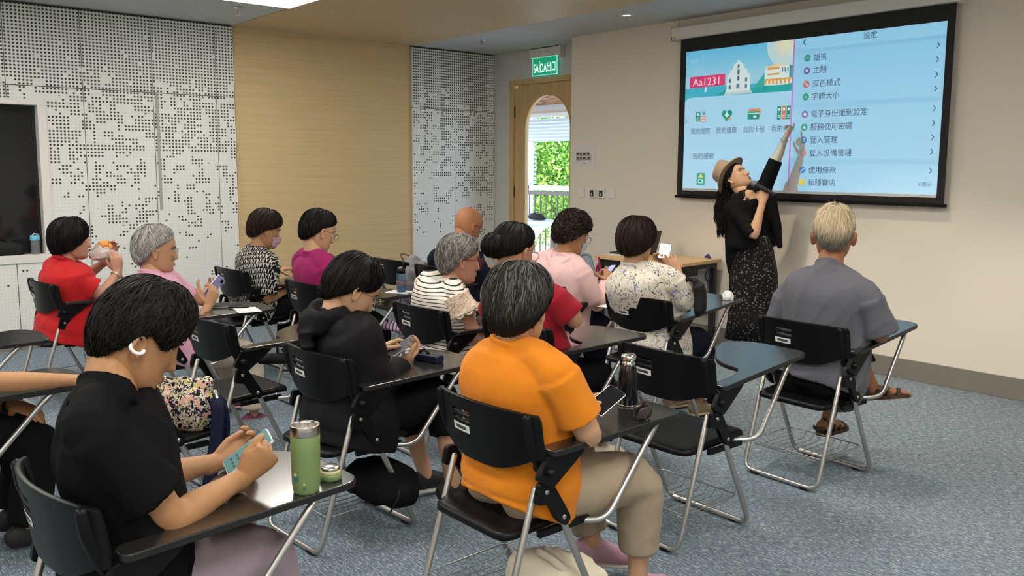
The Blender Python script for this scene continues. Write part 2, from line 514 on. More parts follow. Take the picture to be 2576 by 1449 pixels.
# door: frame, arched leaf, glass, hinges
dr = MB()
for bx in ((DX0, 0, DX0 + .075, DZ), (DX0 + .075, DZ - .06, -6.85, DZ)):
    dr.box(bx[0], YD - .014, bx[1], bx[2], YD + .11, bx[3])
door = struct(dr.build('door_1', M_oakdoor, bevel=.003))
def arch_leaf():
    cx, r, zs, zb = -7.62, .392, 2.075, .30
    inner = [(cx - r, zb), (cx - r, .9), (cx - r, 1.5), (cx - r, zs)] + [(cx - r * cos(a), zs + r * sin(a)) for a in np.linspace(0, pi, 25)[1:-1]] + [(cx + r, zs), (cx + r, 1.5), (cx + r, .9), (cx + r, zb)]
    x0, x1, zt = DX0 + .079, -7.03, DZ - .064
    outer = [(x0, 0.01), (x0, .9), (x0, 1.5), (x0, zs)]
    for a in np.linspace(0, pi, 25)[1:-1]:
        dx, dz = -cos(a), sin(a)
        t = min((x1 - cx) / abs(dx) if abs(dx) > 1e-6 else 9, (zt - zs) / max(dz, 1e-6))
        if dx < 0: t = min((cx - x0) / abs(dx), (zt - zs) / max(dz, 1e-6))
        outer.append((cx + dx * t, zs + dz * t))
    outer += [(x1, zs), (x1, 1.5), (x1, .9), (x1, 0.01)]
    n = len(inner); V = []
    for y in (YD + .012, YD + .06):
        V += [(p[0], y, p[1]) for p in inner] + [(p[0], y, p[1]) for p in outer]
    F = []
    for i in range(n):
        j = (i + 1) % n
        F += [(i, j, n + j, n + i), (2 * n + i, 3 * n + i, 3 * n + j, 2 * n + j), (i, 2 * n + i, 2 * n + j, j), (n + i, n + j, 3 * n + j, 3 * n + i)]
    return V, F, inner
V, F, inner = arch_leaf()
leaf = put('door_leaf', V, F, M_oakdoor, door)
rim = np.array([(p[0], YD + .006, p[1]) for p in inner])
put('arch_bead', *tube(rim, .009, 8, cap=0), plain('bead_wood', srgb(214, 178, 122), .45), leaf, True)
def clear_glass():
    m = bpy.data.materials.new('clear_glass'); m.use_nodes = True; nt = m.node_tree; nt.nodes.clear(); k = NT(nt)
    o = k.n('ShaderNodeOutputMaterial'); t = k.n('ShaderNodeBsdfTransparent'); g = k.n('ShaderNodeBsdfGlossy'); mx = k.n('ShaderNodeMixShader')
    fr = k.n('ShaderNodeFresnel'); fr.inputs[0].default_value = 1.12
    t.inputs[0].default_value = (.95, .97, .97, 1); g.inputs['Roughness'].default_value = .02
    k.link(fr.outputs[0], mx.inputs[0]); k.link(t.outputs[0], mx.inputs[1]); k.link(g.outputs[0], mx.inputs[2]); k.link(mx.outputs[0], o.inputs[0])
    return m
M_glass = clear_glass()
put('pane', [(p[0], YD + .035, p[1]) for p in inner], [tuple(range(len(inner)))], M_glass, leaf)
for z in (2.29, 1.33, .25):
    MB().tube([(DX0 + .077, YD + .004, z - .06), (DX0 + .077, YD + .004, z + .06)], .009, 8).build('hinge', plain('hinge_steel', (.08, .07, .06), .4, metal=.8), door, True)

# ------------------------------------------------------------------ ceiling lights and fittings
M_lamp = plain('lamp_panel', (1, 1, 1), .5, emit=LIGHT_COL, estr=LIGHT_PANEL)
for i, (x, y) in enumerate(lamps):
    lp = empty('ceiling_light', (x + .6, y + .3, ZC))
    where = 'flush white ceiling light panel beside the wooden ceiling band' if i == 0 else 'flush white ceiling light panel over the rows behind the photographer'
    tag(lp, where, 'ceiling light', None if i == 0 else 'ceiling light panels out of view')
    MB().box(-.6, -.3, -.006, .6, .3, .002).build('diffuser', M_lamp, lp)
    f = MB()
    for bx in ((-.62, -.32, .62, -.3), (-.62, .3, .62, .32), (-.62, -.3, -.6, .3), (.6, -.3, .62, .3)): f.box(bx[0], bx[1], -.008, bx[2], bx[3], .003)
    f.build('frame', M_whitepaint, lp)
def sprinkler(px, py, label):
    p = on_z(px, py, ZC); o = empty('fire_sprinkler', (p[0], p[1], ZC))
    tag(o, label, 'sprinkler', 'ceiling sprinklers')
    MB().lathe([(.045, 0), (.044, -.006), (.03, -.012), (.012, -.013)], 20).build('cover_ring', M_chrome, o, True)
    b = MB().lathe([(.011, 0), (.011, -.03), (.007, -.035)], 12)
    b.tube([(-.013, 0, -.03), (-.016, 0, -.05), (-.004, 0, -.062)], .003, 6).tube([(.013, 0, -.03), (.016, 0, -.05), (.004, 0, -.062)], .003, 6)
    b.build('nozzle', plain('sprinkler_metal', (.35, .33, .3), .3, metal=1), o, True)
    MB().lathe([(.022, -.064), (.022, -.068), (.004, -.069)], 16).build('deflector', M_chrome, o, True)
sprinkler(600, 19, 'ceiling sprinkler near the perforated wall left of the wooden band')
sprinkler(1211, 101, 'ceiling sprinkler above the door recess')
p = on_z(1576, 38, ZC); dl = empty('downlight', (p[0], p[1], ZC)); tag(dl, 'small round recessed downlight in the ceiling by the screen', 'downlight')
MB().lathe([(.062, .004), (.06, -.006), (.047, -.008), (.04, .002)], 24).build('trim_ring', M_white, dl, True)
MB().lathe([(.041, .0), (.03, -.001)], 24).build('lens', plain('downlight_lens', (.9, .9, .88), .3, emit=(1, .97, .9), estr=2.2), dl)

for i, x in enumerate((-4.35, -3.05, -1.75)):
    o = empty('downlight', (x, 5.45, ZC - .004)); tag(o, 'round warm downlight in the wooden ceiling band, above the picture', 'downlight', 'downlights in the wooden band')
    MB().lathe([(.062, .002), (.06, -.006), (.047, -.008), (.04, .0)], 24).build('trim_ring', M_white, o, True)
    MB().lathe([(.041, -.001), (.03, -.002)], 24).build('lens', plain('downlight_lens', (.9, .9, .88), .3, emit=(1, .97, .9), estr=2.2), o)
    d = bpy.data.lights.new('downlight_lamp', 'SPOT'); d.energy = DOWNLIGHT_W; d.spot_size = radians(84); d.spot_blend = .55; d.shadow_soft_size = .03; d.color = (1, .86, .70)
    q = bpy.data.objects.new('downlight_lamp', d); COL.objects.link(q); q.location = (x, 5.45, ZC - .03)
# exit sign
sg = empty('exit_sign', (-7.61, YD - .045, 2.79)); tag(sg, 'green lit exit sign with white letters above the door', 'exit sign')
MB().box(-.25, -.025, .10, .25, .045, .20).build('housing', M_whitepaint, sg, bevel=.006)
MB().box(.24, -.03, .07, .275, .045, .21).build('end_cap', M_whitepaint, sg, bevel=.004)
MB().box(-.205, -.012, -.105, .205, .004, .098).build('sign_panel', plain('sign_green', srgb(30, 160, 120), .4, emit=srgb(24, 150, 112), estr=.38), sg)
fr = MB()
for bx in ((-.208, -.108, .208, -.1), (-.208, .093, .208, .1), (-.208, -.108, -.2, .1), (.2, -.108, .208, .1)): fr.box(bx[0], -.016, bx[1], bx[2], .006, bx[3])
fr.build('frame', plain('sign_frame', srgb(150, 215, 200), .3, emit=srgb(120, 230, 210), estr=.35), sg)
M_signtext = plain('sign_white', (.9, .95, .93), .4, emit=(.85, 1, .95), estr=.6)
for body, x0, x1 in (('SAÍDA', -.185, .04), ('出口', .045, .185)):
    V, T = text_tris(body)
    lo, hi = V.min(0), V.max(0)
    zb, zt = (-.075, .055 if body != '出口' else .045)
    W = [(x0 + (v[0] - lo[0]) / (hi[0] - lo[0]) * (x1 - x0), -.0145, zb + (v[1] - lo[1]) / (hi[1] - lo[1]) * (zt - zb)) for v in V]
    put('lettering', W, T, M_signtext, sg)
MB().tube([(-.05, 0, .2), (-.05, 0, .21)], .006, 8).build('stem', M_chrome, sg)

# floor plan sheet, switches
pl = empty('floor_plan_sheet', (-6.64, YF - .002, 1.757)); tag(pl, 'white paper floor plan taped to the wall beside the door', 'poster')
MB().box(-.168, -.002, -.118, .168, .0, .118).build('sheet', plain('paper', (.72, .71, .68), .7), pl)
M_ink = plain('ink', (.05, .05, .05), .7); M_inkgrey = plain('ink_grey', (.28, .28, .28), .7)
g = MB()
for x0, z0, x1, z1 in ((-.12, -.055, .1, -.05), (-.12, .03, .03, .034), (-.12, -.055, -.116, .034), (.1, -.055, .104, 0), (-.075, -.05, -.072, .03), (-.03, -.05, -.027, .03), (.03, -.05, .033, .03), (-.12, -.012, .1, -.009),
                       (-.11, -.045, -.085, -.02), (-.065, -.045, -.04, -.02), (-.02, -.045, .02, -.02), (.045, -.04, .09, -.02), (-.11, 0, -.085, .022), (-.065, 0, -.04, .022), (-.02, 0, .02, .022), (.04, 0, .075, .018)):
    g.box(x0, -.0028, z0, x1, -.0021, z1)
g.tube([(.03, -.0024, .033), (.07, -.0024, .02), (.1, -.0024, 0)], .002, 4)
g.box(-.02, -.0028, -.09, .025, -.0021, -.084)
g.build('plan_drawing', M_ink, pl)
for i, (x, dark) in enumerate(((-6.668, 0), (-6.503, 1), (-6.372, 1), (-6.236, 0))):
    s = empty('wall_switch', (x, YF, 1.352))
    tag(s, ['blank white wall plate, first from the door', 'white switch with dark button, second from the door', 'white switch with dark button, third from the door', 'white wall plate with rocker, farthest from the door'][i], 'switch', 'wall plates beside the door')
    MB().box(-.046, -.01 - .012 * dark, -.046, .046, 0, .046).build('plate', M_white, s, bevel=.006)
    if dark:
        MB().box(-.026, -.027, -.03, .026, -.02, .034).build('button', plain('switch_dark', (.03, .035, .035), .25), s, bevel=.004)
        MB().box(-.008, -.029, -.02, .008, -.026, .0).build('indicator', M_white, s)
    else:
        MB().box(-.034, -.013, -.034, .034, -.008, .034).build('rocker', M_white, s, bevel=.003)
# bottle standing on the window sill
bt = empty('drinking_bottle', (XL - .04, 1.765, .837)); tag(bt, 'clear bottle with pale blue lid standing on the dark window sill', 'bottle')
def bottle_glass(name, col):
    m, nt, b = new_mat(name); b.inputs['Base Color'].default_value = (*col, 1); b.inputs['Roughness'].default_value = .06
    b.inputs['Alpha'].default_value = .42; b.inputs['Specular IOR Level'].default_value = .6
    return m
M_clearbottle = bottle_glass('clear_bottle', (.30, .32, .34))
MB().lathe([(.034, .0), (.036, .008), (.036, .11), (.034, .12)], 24).build('body', M_clearbottle, bt, True)
MB().lathe([(.038, .12), (.039, .124), (.039, .16), (.034, .165)], 24).build('lid', plain('pale_blue_lid', srgb(120, 190, 220), .4), bt, True)
MB().tube([(0, -.02, .163), (0, -.005, .18), (0, .03, .172)], .006, 8).build('carry_loop', plain('pale_grey', (.6, .62, .6), .4), bt, True)

sbk = empty('black_bag', (XL - .045, 1.50, .837)); tag(sbk, 'black lumpy bag lying on the dark window sill beside the bottle', 'bag')
V, F = tube(smooth_path([(0, -.26, .05), (0, -.12, .07), (0, .05, .055), (.0, .16, .03)], 4), [.03] + [.05] * 11 + [.02], 12, ref=(1, 0, 0), R2=[.04] + [.075] * 11 + [.03])
V = np.array(V); V[:, 2] = np.maximum(V[:, 2] + (vnoise(V * 25 + 3) - .5) * .05, 0)
put('bag_body', V, F, M_blackmatte, sbk, True)
put('strap', *tube(smooth_path([(.02, -.15, .13), (.03, -.05, .17), (.02, .05, .11)], 4), .008, 6), M_black, sbk, True)

# ------------------------------------------------------------------ outside the door
struct(MB().box(-13, YD + .12, -.12, -5, 10.2, -.01).build('balcony_floor', plain('balcony_tile', srgb(168, 186, 214), .35, noise=.08, nscale=3)))
BY = 9.6
bal = MB()
xs0, xs1 = -12.5, -7.5
bal.box(xs0, BY, 1.18, xs1, BY + .05, 1.24); bal.box(xs0, BY, .12, xs1, BY + .04, .16)
rl = empty('balcony_railing', (0, 0, 0)); tag(rl, 'dark metal balcony railing with thin upright bars beyond the door glass', 'railing')
M_rail = plain('railing_dark', srgb(92, 84, 84), .45, metal=.3)
bal.build('rails', M_rail, rl)
x = xs0
while x < xs1:
    MB().tube([(x, BY + .02, .14), (x, BY + .02, 1.2)], .011, 6, cap=0).build('bar', M_rail, rl); x += .135
M_alu = plain('white_aluminium', srgb(214, 222, 234), .4)
wnd = MB()
pA = on_y(1333, 455, BY + .1)
wnd.box(pA[0] - .1, BY + .06, 0, pA[0] + .02, BY + .16, 3.2)
wnd.box(xs0, BY + .06, 2.50, xs1, BY + .16, 2.56)
wnd.box(xs0, BY + .06, 1.25, xs1, BY + .16, 1.33)
wnd = tag(wnd.build('balcony_window_frame', M_alu), 'white aluminium window frame around the balcony opening', 'window frame')
bl = empty('venetian_blind', (0, 0, 0)); tag(bl, 'white horizontal slat blind half drawn over the balcony opening', 'blind')
zt = on_y(1380, 352, BY - .05)[2]
z = zt
while z < zt + .36:
    MB().box(xs0 + 1, -.03, -.004, xs1, .03, .004, M=Matrix.Translation((0, BY - .06, z)) @ Matrix.Rotation(radians(50), 4, 'X')).build('slat', M_alu, bl); z += .052
MB().box(xs0 + 1, BY - .10, zt + .36, xs1, BY - .02, zt + .42).box(xs0 + 1, BY - .07, zt + .42, xs1, BY - .05, 2.945).build('head_rail', M_alu, bl)
# louvred shutter column beside the opening
lv = empty('side_shutter', (0, 0, 0)); tag(lv, 'narrow pale louvred shutter at the left of the balcony opening', 'shutter')
pB = on_y(1342, 400, BY + .2)
for z in np.arange(1.35, 2.5, .07):
    MB().box(pB[0] - .14, BY + .2, z, pB[0] + .04, BY + .23, z + .045).build('slat', M_alu, lv)
# slatted wooden soffit over the balcony
sf = empty('slatted_soffit', (0, 0, 0)); tag(sf, 'brown timber slats hung under the white balcony ceiling', 'ceiling slats')
for i, y in enumerate(np.arange(YD + .9, BY - .05, .15)):
    MB().box(-12.5, y, 2.60, -6.5, y + .06, 2.67).build('slat', M_woodslat, sf)
MB().box(-12.5, YD + .5, 2.74, -6.5, YD + .85, 2.82).build('board', M_woodslat, sf)
for x in (-12, -10.4, -8.8, -7.2): MB().box(x, YD + .6, 2.66, x + .04, BY - .1, 2.945).build('batten', M_woodslat, sf)
struct(MB().box(-12.5, YD + .12, 2.95, -6.5, BY + .3, 3.05).build('balcony_ceiling', M_whitepaint))
# round white table with a dark bag
pt = on_y(1352, 556, 8.75)
TH = float(pt[2]) - .76
tb = empty('pedestal_table', (pt[0] - .2, pt[1], 0)); tag(tb, 'white round pedestal table on the balcony behind the door glass', 'table')
MB().lathe([(.40, .715 + TH), (.44, .73 + TH), (.44, .755 + TH), (.42, .76 + TH)], 40).build('tabletop', M_white, tb, True)
MB().lathe([(.09, .05), (.07, .2), (.10, .45 + TH), (.22, .62 + TH), (.37, .715 + TH)], 32).build('pedestal', M_white, tb, True)
MB().lathe([(.28, 0), (.28, .02), (.1, .05)], 32).build('base', M_white, tb, True)
hb = empty('handbag', (pt[0] - .12, pt[1] + .1, .76 + TH)); tag(hb, 'small black bag lying on the white balcony table', 'bag')
V, F = tube([(-.16, 0, .05), (-.08, 0, .06), (.06, 0, .055), (.15, 0, .03)], [.03, .055, .05, .02], 12, ref=(0, 0, 1), R2=[.05, .09, .09, .04])
put('body', V, F, M_blackmatte, hb, True)
put('strap', *tube(smooth_path([(-.12, 0, .1), (-.03, .02, .12), (.06, 0, .1)]), .006, 6), M_blackmatte, hb, True)
# garden beyond
def tree(name, c, rad, n, label, seed, cols):
    rng = np.random.default_rng(seed)
    o = empty(name, (c[0], c[1], -2.5)); tag(o, label, 'tree')
    MB().tube([(0, 0, 0), (.1, 0, 1.5), (0, .1, c[2] + 2.2)], [.16, .12, .05], 8).build('trunk', plain('bark', srgb(96, 76, 58), .9), o, True)
    D = rng.normal(size=(n, 3)); D /= np.linalg.norm(D, axis=1)[:, None]
    lump = .72 + .42 * vnoise(D * 2.6 + seed)
    P = D * (rng.random((n, 1)) ** .35) * np.array(rad) * lump[:, None] + np.array([0, 0, c[2] + 2.5])
    V, F, MI = [], [], []
    for i in range(n):
        a = nrm(rng.normal(size=3)); b = nrm(np.cross(a, rng.normal(size=3))); s = .035 + .05 * rng.random()
        V += [P[i] - a * s, P[i] + b * s * .45, P[i] + a * s, P[i] - b * s * .45]
        F.append((4 * i, 4 * i + 1, 4 * i + 2, 4 * i + 3)); MI.append(rng.integers(len(cols)))
    f = put('foliage', V, F, cols, o, False, MI); f['kind'] = 'stuff'
gr = [plain('leaf_a', srgb(120, 168, 52), .5), plain('leaf_b', srgb(158, 196, 84), .5), plain('leaf_c', srgb(70, 120, 40), .5)]
pT = on_y(1388, 420, 15.0)
tree('leafy_tree', (pT[0], 15.0, pT[2]), (2.1, 1.5, 1.6), 16000, 'bright green leafy tree seen through the arched door glass', 3, gr)
tree('shrub_tree', (pT[0] - 2.6, 17.5, 0.6), (2.2, 1.6, 1.5), 7000, 'darker green shrub behind the balcony railing', 5, gr[::-1])
struct(MB().box(-60, 10.4, -2.7, 20, 70, -2.5).build('ground_outside', plain('paving_pale', srgb(196, 204, 196), .8, noise=.2, nscale=1.5)))
#--SCREEN--
# ------------------------------------------------------------------ projection screen and the projected picture
YS = 6.58
SX0, SX1, SZ0, SZ1 = -5.330, -2.846, 1.366, 2.806
IX0, IX1, IZ0, IZ1 = -5.263, -2.902, 1.434, 2.688
scr = empty('projection_screen', ((SX0 + SX1) / 2, YS, SZ1)); tag(scr, 'pull-down projection screen with black border hung on the front wall', 'projection screen')
def sl(mb, x0, y0, z0, x1, y1, z1): return mb.box(x0 - (SX0 + SX1) / 2, y0 - YS, z0 - SZ1, x1 - (SX0 + SX1) / 2, y1 - YS, z1 - SZ1)
SCREEN_FACE = sl(MB(), IX0, YS - .0012, IZ0 - .02, IX1, YS + .001, IZ1).build('screen_surface', None, scr)
b = MB()
for bx in ((SX0, SZ0, IX0, SZ1), (IX1, SZ0, SX1, SZ1), (IX0, SZ0, IX1, IZ0 - .02), (IX0, IZ1, IX1, SZ1)): sl(b, bx[0], YS - .001, bx[1], bx[2], YS + .0015, bx[3])
b.build('black_border', plain('border_black', (.006, .006, .007), .7), scr)
sl(MB(), SX0 - .02, YS - .012, SZ0 - .022, SX1 + .02, YS + .012, SZ0 + .004).build('bottom_bar', M_black, scr, bevel=.005)
sl(MB(), SX0 - .09, YS - .045, SZ1 + .004, SX1 + .03, YF, SZ1 + .112).build('housing', M_whitepaint, scr, bevel=.012)
sl(MB(), SX0 - .105, YS - .05, SZ1 - .008, SX0 - .088, YF, SZ1 + .118).build('end_cap', M_whitepaint, scr, bevel=.004)
sl(MB(), SX1 + .03, YS - .05, SZ1 - .008, SX1 + .047, YF, SZ1 + .118).build('end_cap', M_whitepaint, scr, bevel=.004)
sl(MB(), SX0 - .06, YS - .0465, SZ1 + .012, SX0 - .03, YS - .044, SZ1 + .03).build('maker_sticker', plain('sticker_yellow', srgb(190, 180, 60), .5), scr)
sl(MB(), SX0 - .085, YS - .047, SZ1 + .01, SX0 - .072, YS - .043, SZ1 + .024).build('switch_button', M_black, scr)
def loc_s(P): return [(p[0] - (SX0 + SX1) / 2, p[1] - YS, p[2] - SZ1) for p in P]
put('hanging_wire', *tube(loc_s([(SX0 - .09, YF - .01, 2.91), (SX0 - .06, YF - .01, ZC)]), .002, 4), M_inkgrey, scr)

class Canvas:
    """flat picture drawn from triangles (the projected phone screens)"""
    def __init__(s, w, h):
        s.w, s.h = w, h; s.a = w / h
        s.img = np.zeros((h, w, 3), np.float32)
    def tri(s, P, c):
        x0, y0 = np.maximum(np.floor(P.min(0)).astype(int), 0); x1, y1 = np.minimum(np.ceil(P.max(0)).astype(int) + 1, (s.w, s.h))
        if x1 <= x0 or y1 <= y0: return
        X, Y = np.meshgrid(np.arange(x0, x1) + .5, np.arange(y0, y1) + .5)
        (ax, ay), (bx, by), (cx, cy) = P
        d = (by - cy) * (ax - cx) + (cx - bx) * (ay - cy)
        if abs(d) < 1e-9: return
        l1 = ((by - cy) * (X - cx) + (cx - bx) * (Y - cy)) / d
        l2 = ((cy - ay) * (X - cx) + (ax - cx) * (Y - cy)) / d
        m = (l1 >= 0) & (l2 >= 0) & (l1 + l2 <= 1)
        s.img[y0:y1, x0:x1][m] = c
    def poly(s, pts, c):
        from mathutils.geometry import tessellate_polygon
        P = np.array([(u * s.w, v * s.h) for u, v in pts])
        for t in tessellate_polygon([[Vector((*p, 0)) for p in P]]): s.tri(P[list(t)], c)
    def rect(s, u0, v0, u1, v1, c):
        s.img[max(0, int(v0 * s.h)):int(v1 * s.h), max(0, int(u0 * s.w)):int(u1 * s.w)] = c
    def rrect(s, u0, v0, u1, v1, r, c):
        pts = round_outline([(u0 * s.a, v0), (u1 * s.a, v0), (u1 * s.a, v1), (u0 * s.a, v1)], r, 6)
        s.poly([(p[0] / s.a, p[1]) for p in pts], c)
    def disc(s, u, v, r, c, ry=None):
        s.poly([(u + r * cos(a) / s.a, v + (ry or r) * sin(a)) for a in np.linspace(0, 2 * pi, 33)[:-1]], c)
    def ring(s, u, v, r, w, c, c2):
        s.disc(u, v, r, c); s.disc(u, v, r - w, c2)
    def text(s, body, u, v, h, c, anchor='l', grow=1.0):
        """v: middle of the line, h: glyph height in picture heights"""
        V, T = text_tris(body)
        if not len(V): return
        lo, hi = V.min(0), V.max(0); k = h / (hi[1] - lo[1])
        W = (V - [lo[0], (lo[1] + hi[1]) / 2]) * k
        W[:, 0] *= grow
        wid = (hi[0] - lo[0]) * k * grow
        off = {'l': 0, 'c': -wid / 2, 'r': -wid}[anchor]
        P = np.stack([(u + (W[:, 0] + off) / s.a) * s.w, (v - W[:, 1]) * s.h], 1)
        for t in T: s.tri(P[list(t)], c)
    def line(s, pts, w, c):
        for (a, b) in zip(pts[:-1], pts[1:]):
            A, B = np.array([a[0] * s.a, a[1]]), np.array([b[0] * s.a, b[1]])
            n = nrm(np.array([-(B - A)[1], (B - A)[0]])) * w / 2; e = nrm(B - A) * w / 2
            s.poly([((p[0]) / s.a, p[1]) for p in (A - e + n, B + e + n, B + e - n, A - e - n)], c)
def projected_picture():
    c = Canvas(2200, 1168)
    L = lambda r, g, b: np.array(srgb(r, g, b), np.float32)
    BG, PALE, CARD = L(148, 211, 241), L(162, 217, 243), L(156, 215, 243)
    INK, GREY, GRN = L(70, 84, 96), L(76, 90, 102), L(34, 140, 108)
    c.rect(0, 0, 1, 1, BG)
    # left phone: banner
    n = 40
    for i in range(n): c.rect(0, i / n * .34, .476, (i + 1) / n * .34 + .001, L(112 + i * 1.6, 196 + i * .6, 232))
    c.disc(.44, .03, .14, L(196, 224, 224)); c.disc(.44, .03, .085, L(222, 226, 206)); c.disc(.44, .03, .04, L(240, 236, 190))
    c.poly([(0, .27), (.1, .262), (.2, .265), (.476, .27), (.476, .36), (0, .36)], L(70, 176, 200))
    c.poly([(.315, .31), (.33, .26), (.36, .2), (.39, .17), (.45, .16), (.476, .17), (.476, .34), (.3, .34)], L(60, 168, 160))
    c.poly([(.13, .34), (.2, .29), (.27, .30), (.34, .30), (.4, .28), (.476, .27), (.476, .345), (.13, .345)], L(34, 160, 150))
    c.poly([(.096, .285), (.104, .285), (.102, .30), (.092, .30)], L(230, 244, 248)); c.poly([(.099, .25), (.105, .284), (.095, .284)], L(226, 242, 250))
    # stone facade
    W, WS, HO = L(222, 238, 232), L(190, 212, 206), L(96, 120, 130)
    c.poly([(.188, .325), (.196, .29), (.196, .2), (.208, .19), (.208, .165), (.222, .155), (.224, .125), (.236, .115), (.246, .095), (.256, .115), (.268, .125), (.27, .155), (.284, .165), (.284, .19), (.298, .2), (.298, .29), (.304, .325)], W)
    for v in (.158, .2, .25): c.rect(.205, v, .29, v + .004, WS)
    for u, v, r in ((.246, .138, .011), (.246, .178, .014), (.246, .222, .013), (.21, .235, .012), (.281, .235, .012), (.21, .28, .012), (.281, .28, .012)): c.disc(u, v, r * .85, HO, r * 1.35)
    c.rect(.239, .262, .253, .292, HO)
    c.poly([(.183, .335), (.19, .315), (.303, .31), (.31, .33)], WS)
    # yellow arcaded house
    OR, YL = L(232, 160, 76), L(240, 206, 140)
    c.rect(.36, .165, .46, .29, W); c.rect(.35, .16, .395, .175, WS); c.rect(.372, .17, .42, .185, OR); c.rect(.372, .21, .42, .222, OR)
    c.rect(.362, .245, .472, .282, OR)
    for u in np.arange(.372, .47, .016): c.disc(u, .268, .007, W, .014); c.rect(u - .004, .268, u + .004, .284, W)
    for u in np.arange(.43, .465, .011): c.rect(u, .175, u + .005, .205, HO)
    c.poly([(.36, .165), (.41, .148), (.462, .165)], YL)
    # small white marks, time and gear
    for u, v in ((.03, .075), (.05, .07), (.085, .06)): c.ring(u, v, .014, .004, L(190, 226, 240), L(130, 200, 232))
    c.text('你好', .035, .14, .04, L(196, 232, 246))
    # red strip
    c.poly([(.02, .185), (.187, .182), (.188, .262), (.021, .266)], L(226, 66, 104))
    c.text('Aa1231', .036, .226, .054, L(246, 240, 248), grow=1.05)
    # white sheet with the icons
    c.rrect(.0, .335, .60, 1.2, .06, PALE); c.rect(.476, 0, 1, 1, BG)
    c.rect(0, .66, .476, .675, L(150, 208, 236)); c.rect(0, .84, .476, .85, L(152, 209, 237))
    for u in (.079, .201, .322, .444): c.disc(u, .476, .062, L(150, 204, 230)); c.disc(u, .476, .055, L(158, 214, 240))
    u, v = .079, .476
    c.rrect(u - .024, v - .035, u - .002, v + .035, .008, L(60, 140, 120)); c.rect(u - .019, v - .027, u - .007, v - .008, L(200, 232, 246)); c.rect(u, v - .005, u + .024, v + .038, L(220, 120, 84)); c.rect(u + .003, v + .002, u + .021, v + .014, L(230, 236, 240)); c.rect(u + .003, v + .02, u + .021, v + .031, L(230, 236, 240)); c.ring(u - .013, v + .016, .012, .004, L(220, 236, 240), L(60, 140, 120))
    c.poly([(u + .015, v - .038), (u + .018, v - .026), (u + .026, v - .022), (u + .018, v - .018), (u + .015, v - .008), (u + .012, v - .018), (u + .004, v - .022), (u + .012, v - .026)], GRN)
    u = .201; c.disc(u - .0115, v - .014, .0225, GRN); c.disc(u + .0115, v - .014, .0225, GRN); c.poly([(u - .022, v - .003), (u + .022, v - .003), (u, v + .042)], GRN)
    c.rect(u - .003, v - .022, u + .003, v + .014, L(214, 240, 244)); c.rect(u - .0095, v - .01, u + .0095, v + .002, L(214, 240, 244)); c.poly([(u + .006, v + .022), (u + .02, v + .012), (u + .022, v + .034), (u + .01, v + .036)], L(232, 150, 90))
    u = .322; c.rrect(u - .024, v - .036, u + .026, v + .01, .008, L(228, 130, 78)); c.rrect(u - .029, v - .02, u + .022, v + .036, .008, GRN); c.rect(u - .029, v - .008, u + .022, v + .0, L(206, 236, 240)); c.rect(u - .004, v + .01, u + .01, v + .026, L(210, 238, 244))
    u = .444
    for k, col in enumerate((GRN, L(226, 116, 80), GRN)): c.rect(u - .026 + .019 * k, v - .045, u - .010 + .019 * k, v + .045, col); c.disc(u - .018 + .019 * k, v - .022, .009, L(220, 238, 244)); c.rect(u - .022 + .019 * k, v + .015, u - .014 + .019 * k, v + .02, L(220, 238, 244)); c.rect(u - .022 + .019 * k, v + .028, u - .014 + .019 * k, v + .033, L(220, 238, 244))
    for u, t in ((.079, '我的證照'), (.201, '我的健康'), (.322, '我的卡包'), (.444, '我的什物')): c.text(t, u, .58, .046, GREY, 'c', .9)
    c.text('我的服務', .045, .762, .046, GREY, 'l', 1.0)
    u, v = .088, .93
    c.rrect(u - .02, v - .045, u + .02, v + .045, .01, L(70, 160, 120)); c.poly([(u - .014, v - .012), (u, v - .04), (u + .014, v - .012)], L(240, 214, 90)); c.rect(u - .012, v + .002, u + .012, v + .03, L(190, 228, 224)); c.rect(u - .008, v + .008, u + .004, v + .022, GRN)
    c.ring(.004, .505, .016, .004, GREY, PALE)
    # dark join and magenta edge between the two phones
    c.rect(.4735, 0, .4785, 1, L(196, 110, 206)); c.rect(.4785, 0, .4815, 1, L(186, 196, 240))
    # right phone: settings list
    c.rect(.4815, 0, 1, .075, CARD)
    for v0, v1 in ((.075, .098), (.425, .455), (.79, .822)): c.rect(.4815, v0, 1, v1, L(138, 200, 232))
    c.text('設定', .754, .03, .042, L(60, 76, 88), 'c')
    c.line([(.519, .012), (.510, .028), (.519, .044)], .006, L(50, 66, 78))
    rows = [(.131, '語言', GRN), (.213, '主題', L(110, 90, 150)), (.30, '深色模式', L(210, 96, 84)), (.381, '字體大小', L(40, 140, 100)), (.494, '電子身份識別設定', L(120, 96, 160)), (.578, '服務使用密碼', L(36, 140, 112)), (.662, '登入管理', L(60, 110, 200)), (.746, '登入設備管理', L(214, 110, 90)), (.857, '使用條款', L(60, 110, 200)), (.939, '私隱聲明', L(236, 208, 76))]
    for i, (v, t, col) in enumerate(rows):
        if i < 9: c.ring(.529, v, .0235, .006, col, L(172, 222, 240)); c.disc(.529, v, .0165, col)
        else: c.disc(.529, v, .022, col)
        w = L(226, 242, 248)
        if i == 0: c.text('文A', .529, v, .016, w, 'c')
        elif i == 1: c.disc(.529, v, .009, w)
        elif i == 2: c.line([(.522, v - .012), (.536, v + .012)], .006, w)
        elif i == 3: c.text('A', .529, v, .018, w, 'c')
        elif i == 4: c.poly([(.529, v - .013), (.536, v), (.529, v + .013), (.522, v)], w)
        elif i == 5: c.poly([(.529, v - .011), (.536, v + .009), (.522, v + .009)], w)
        elif i in (6, 7): c.rect(.525, v - .011, .5335, v + .011, w); c.rect(.527, v - .006, .5315, v + .006, col)
        elif i == 8: c.line([(.523, v + .01), (.535, v - .01)], .006, w)
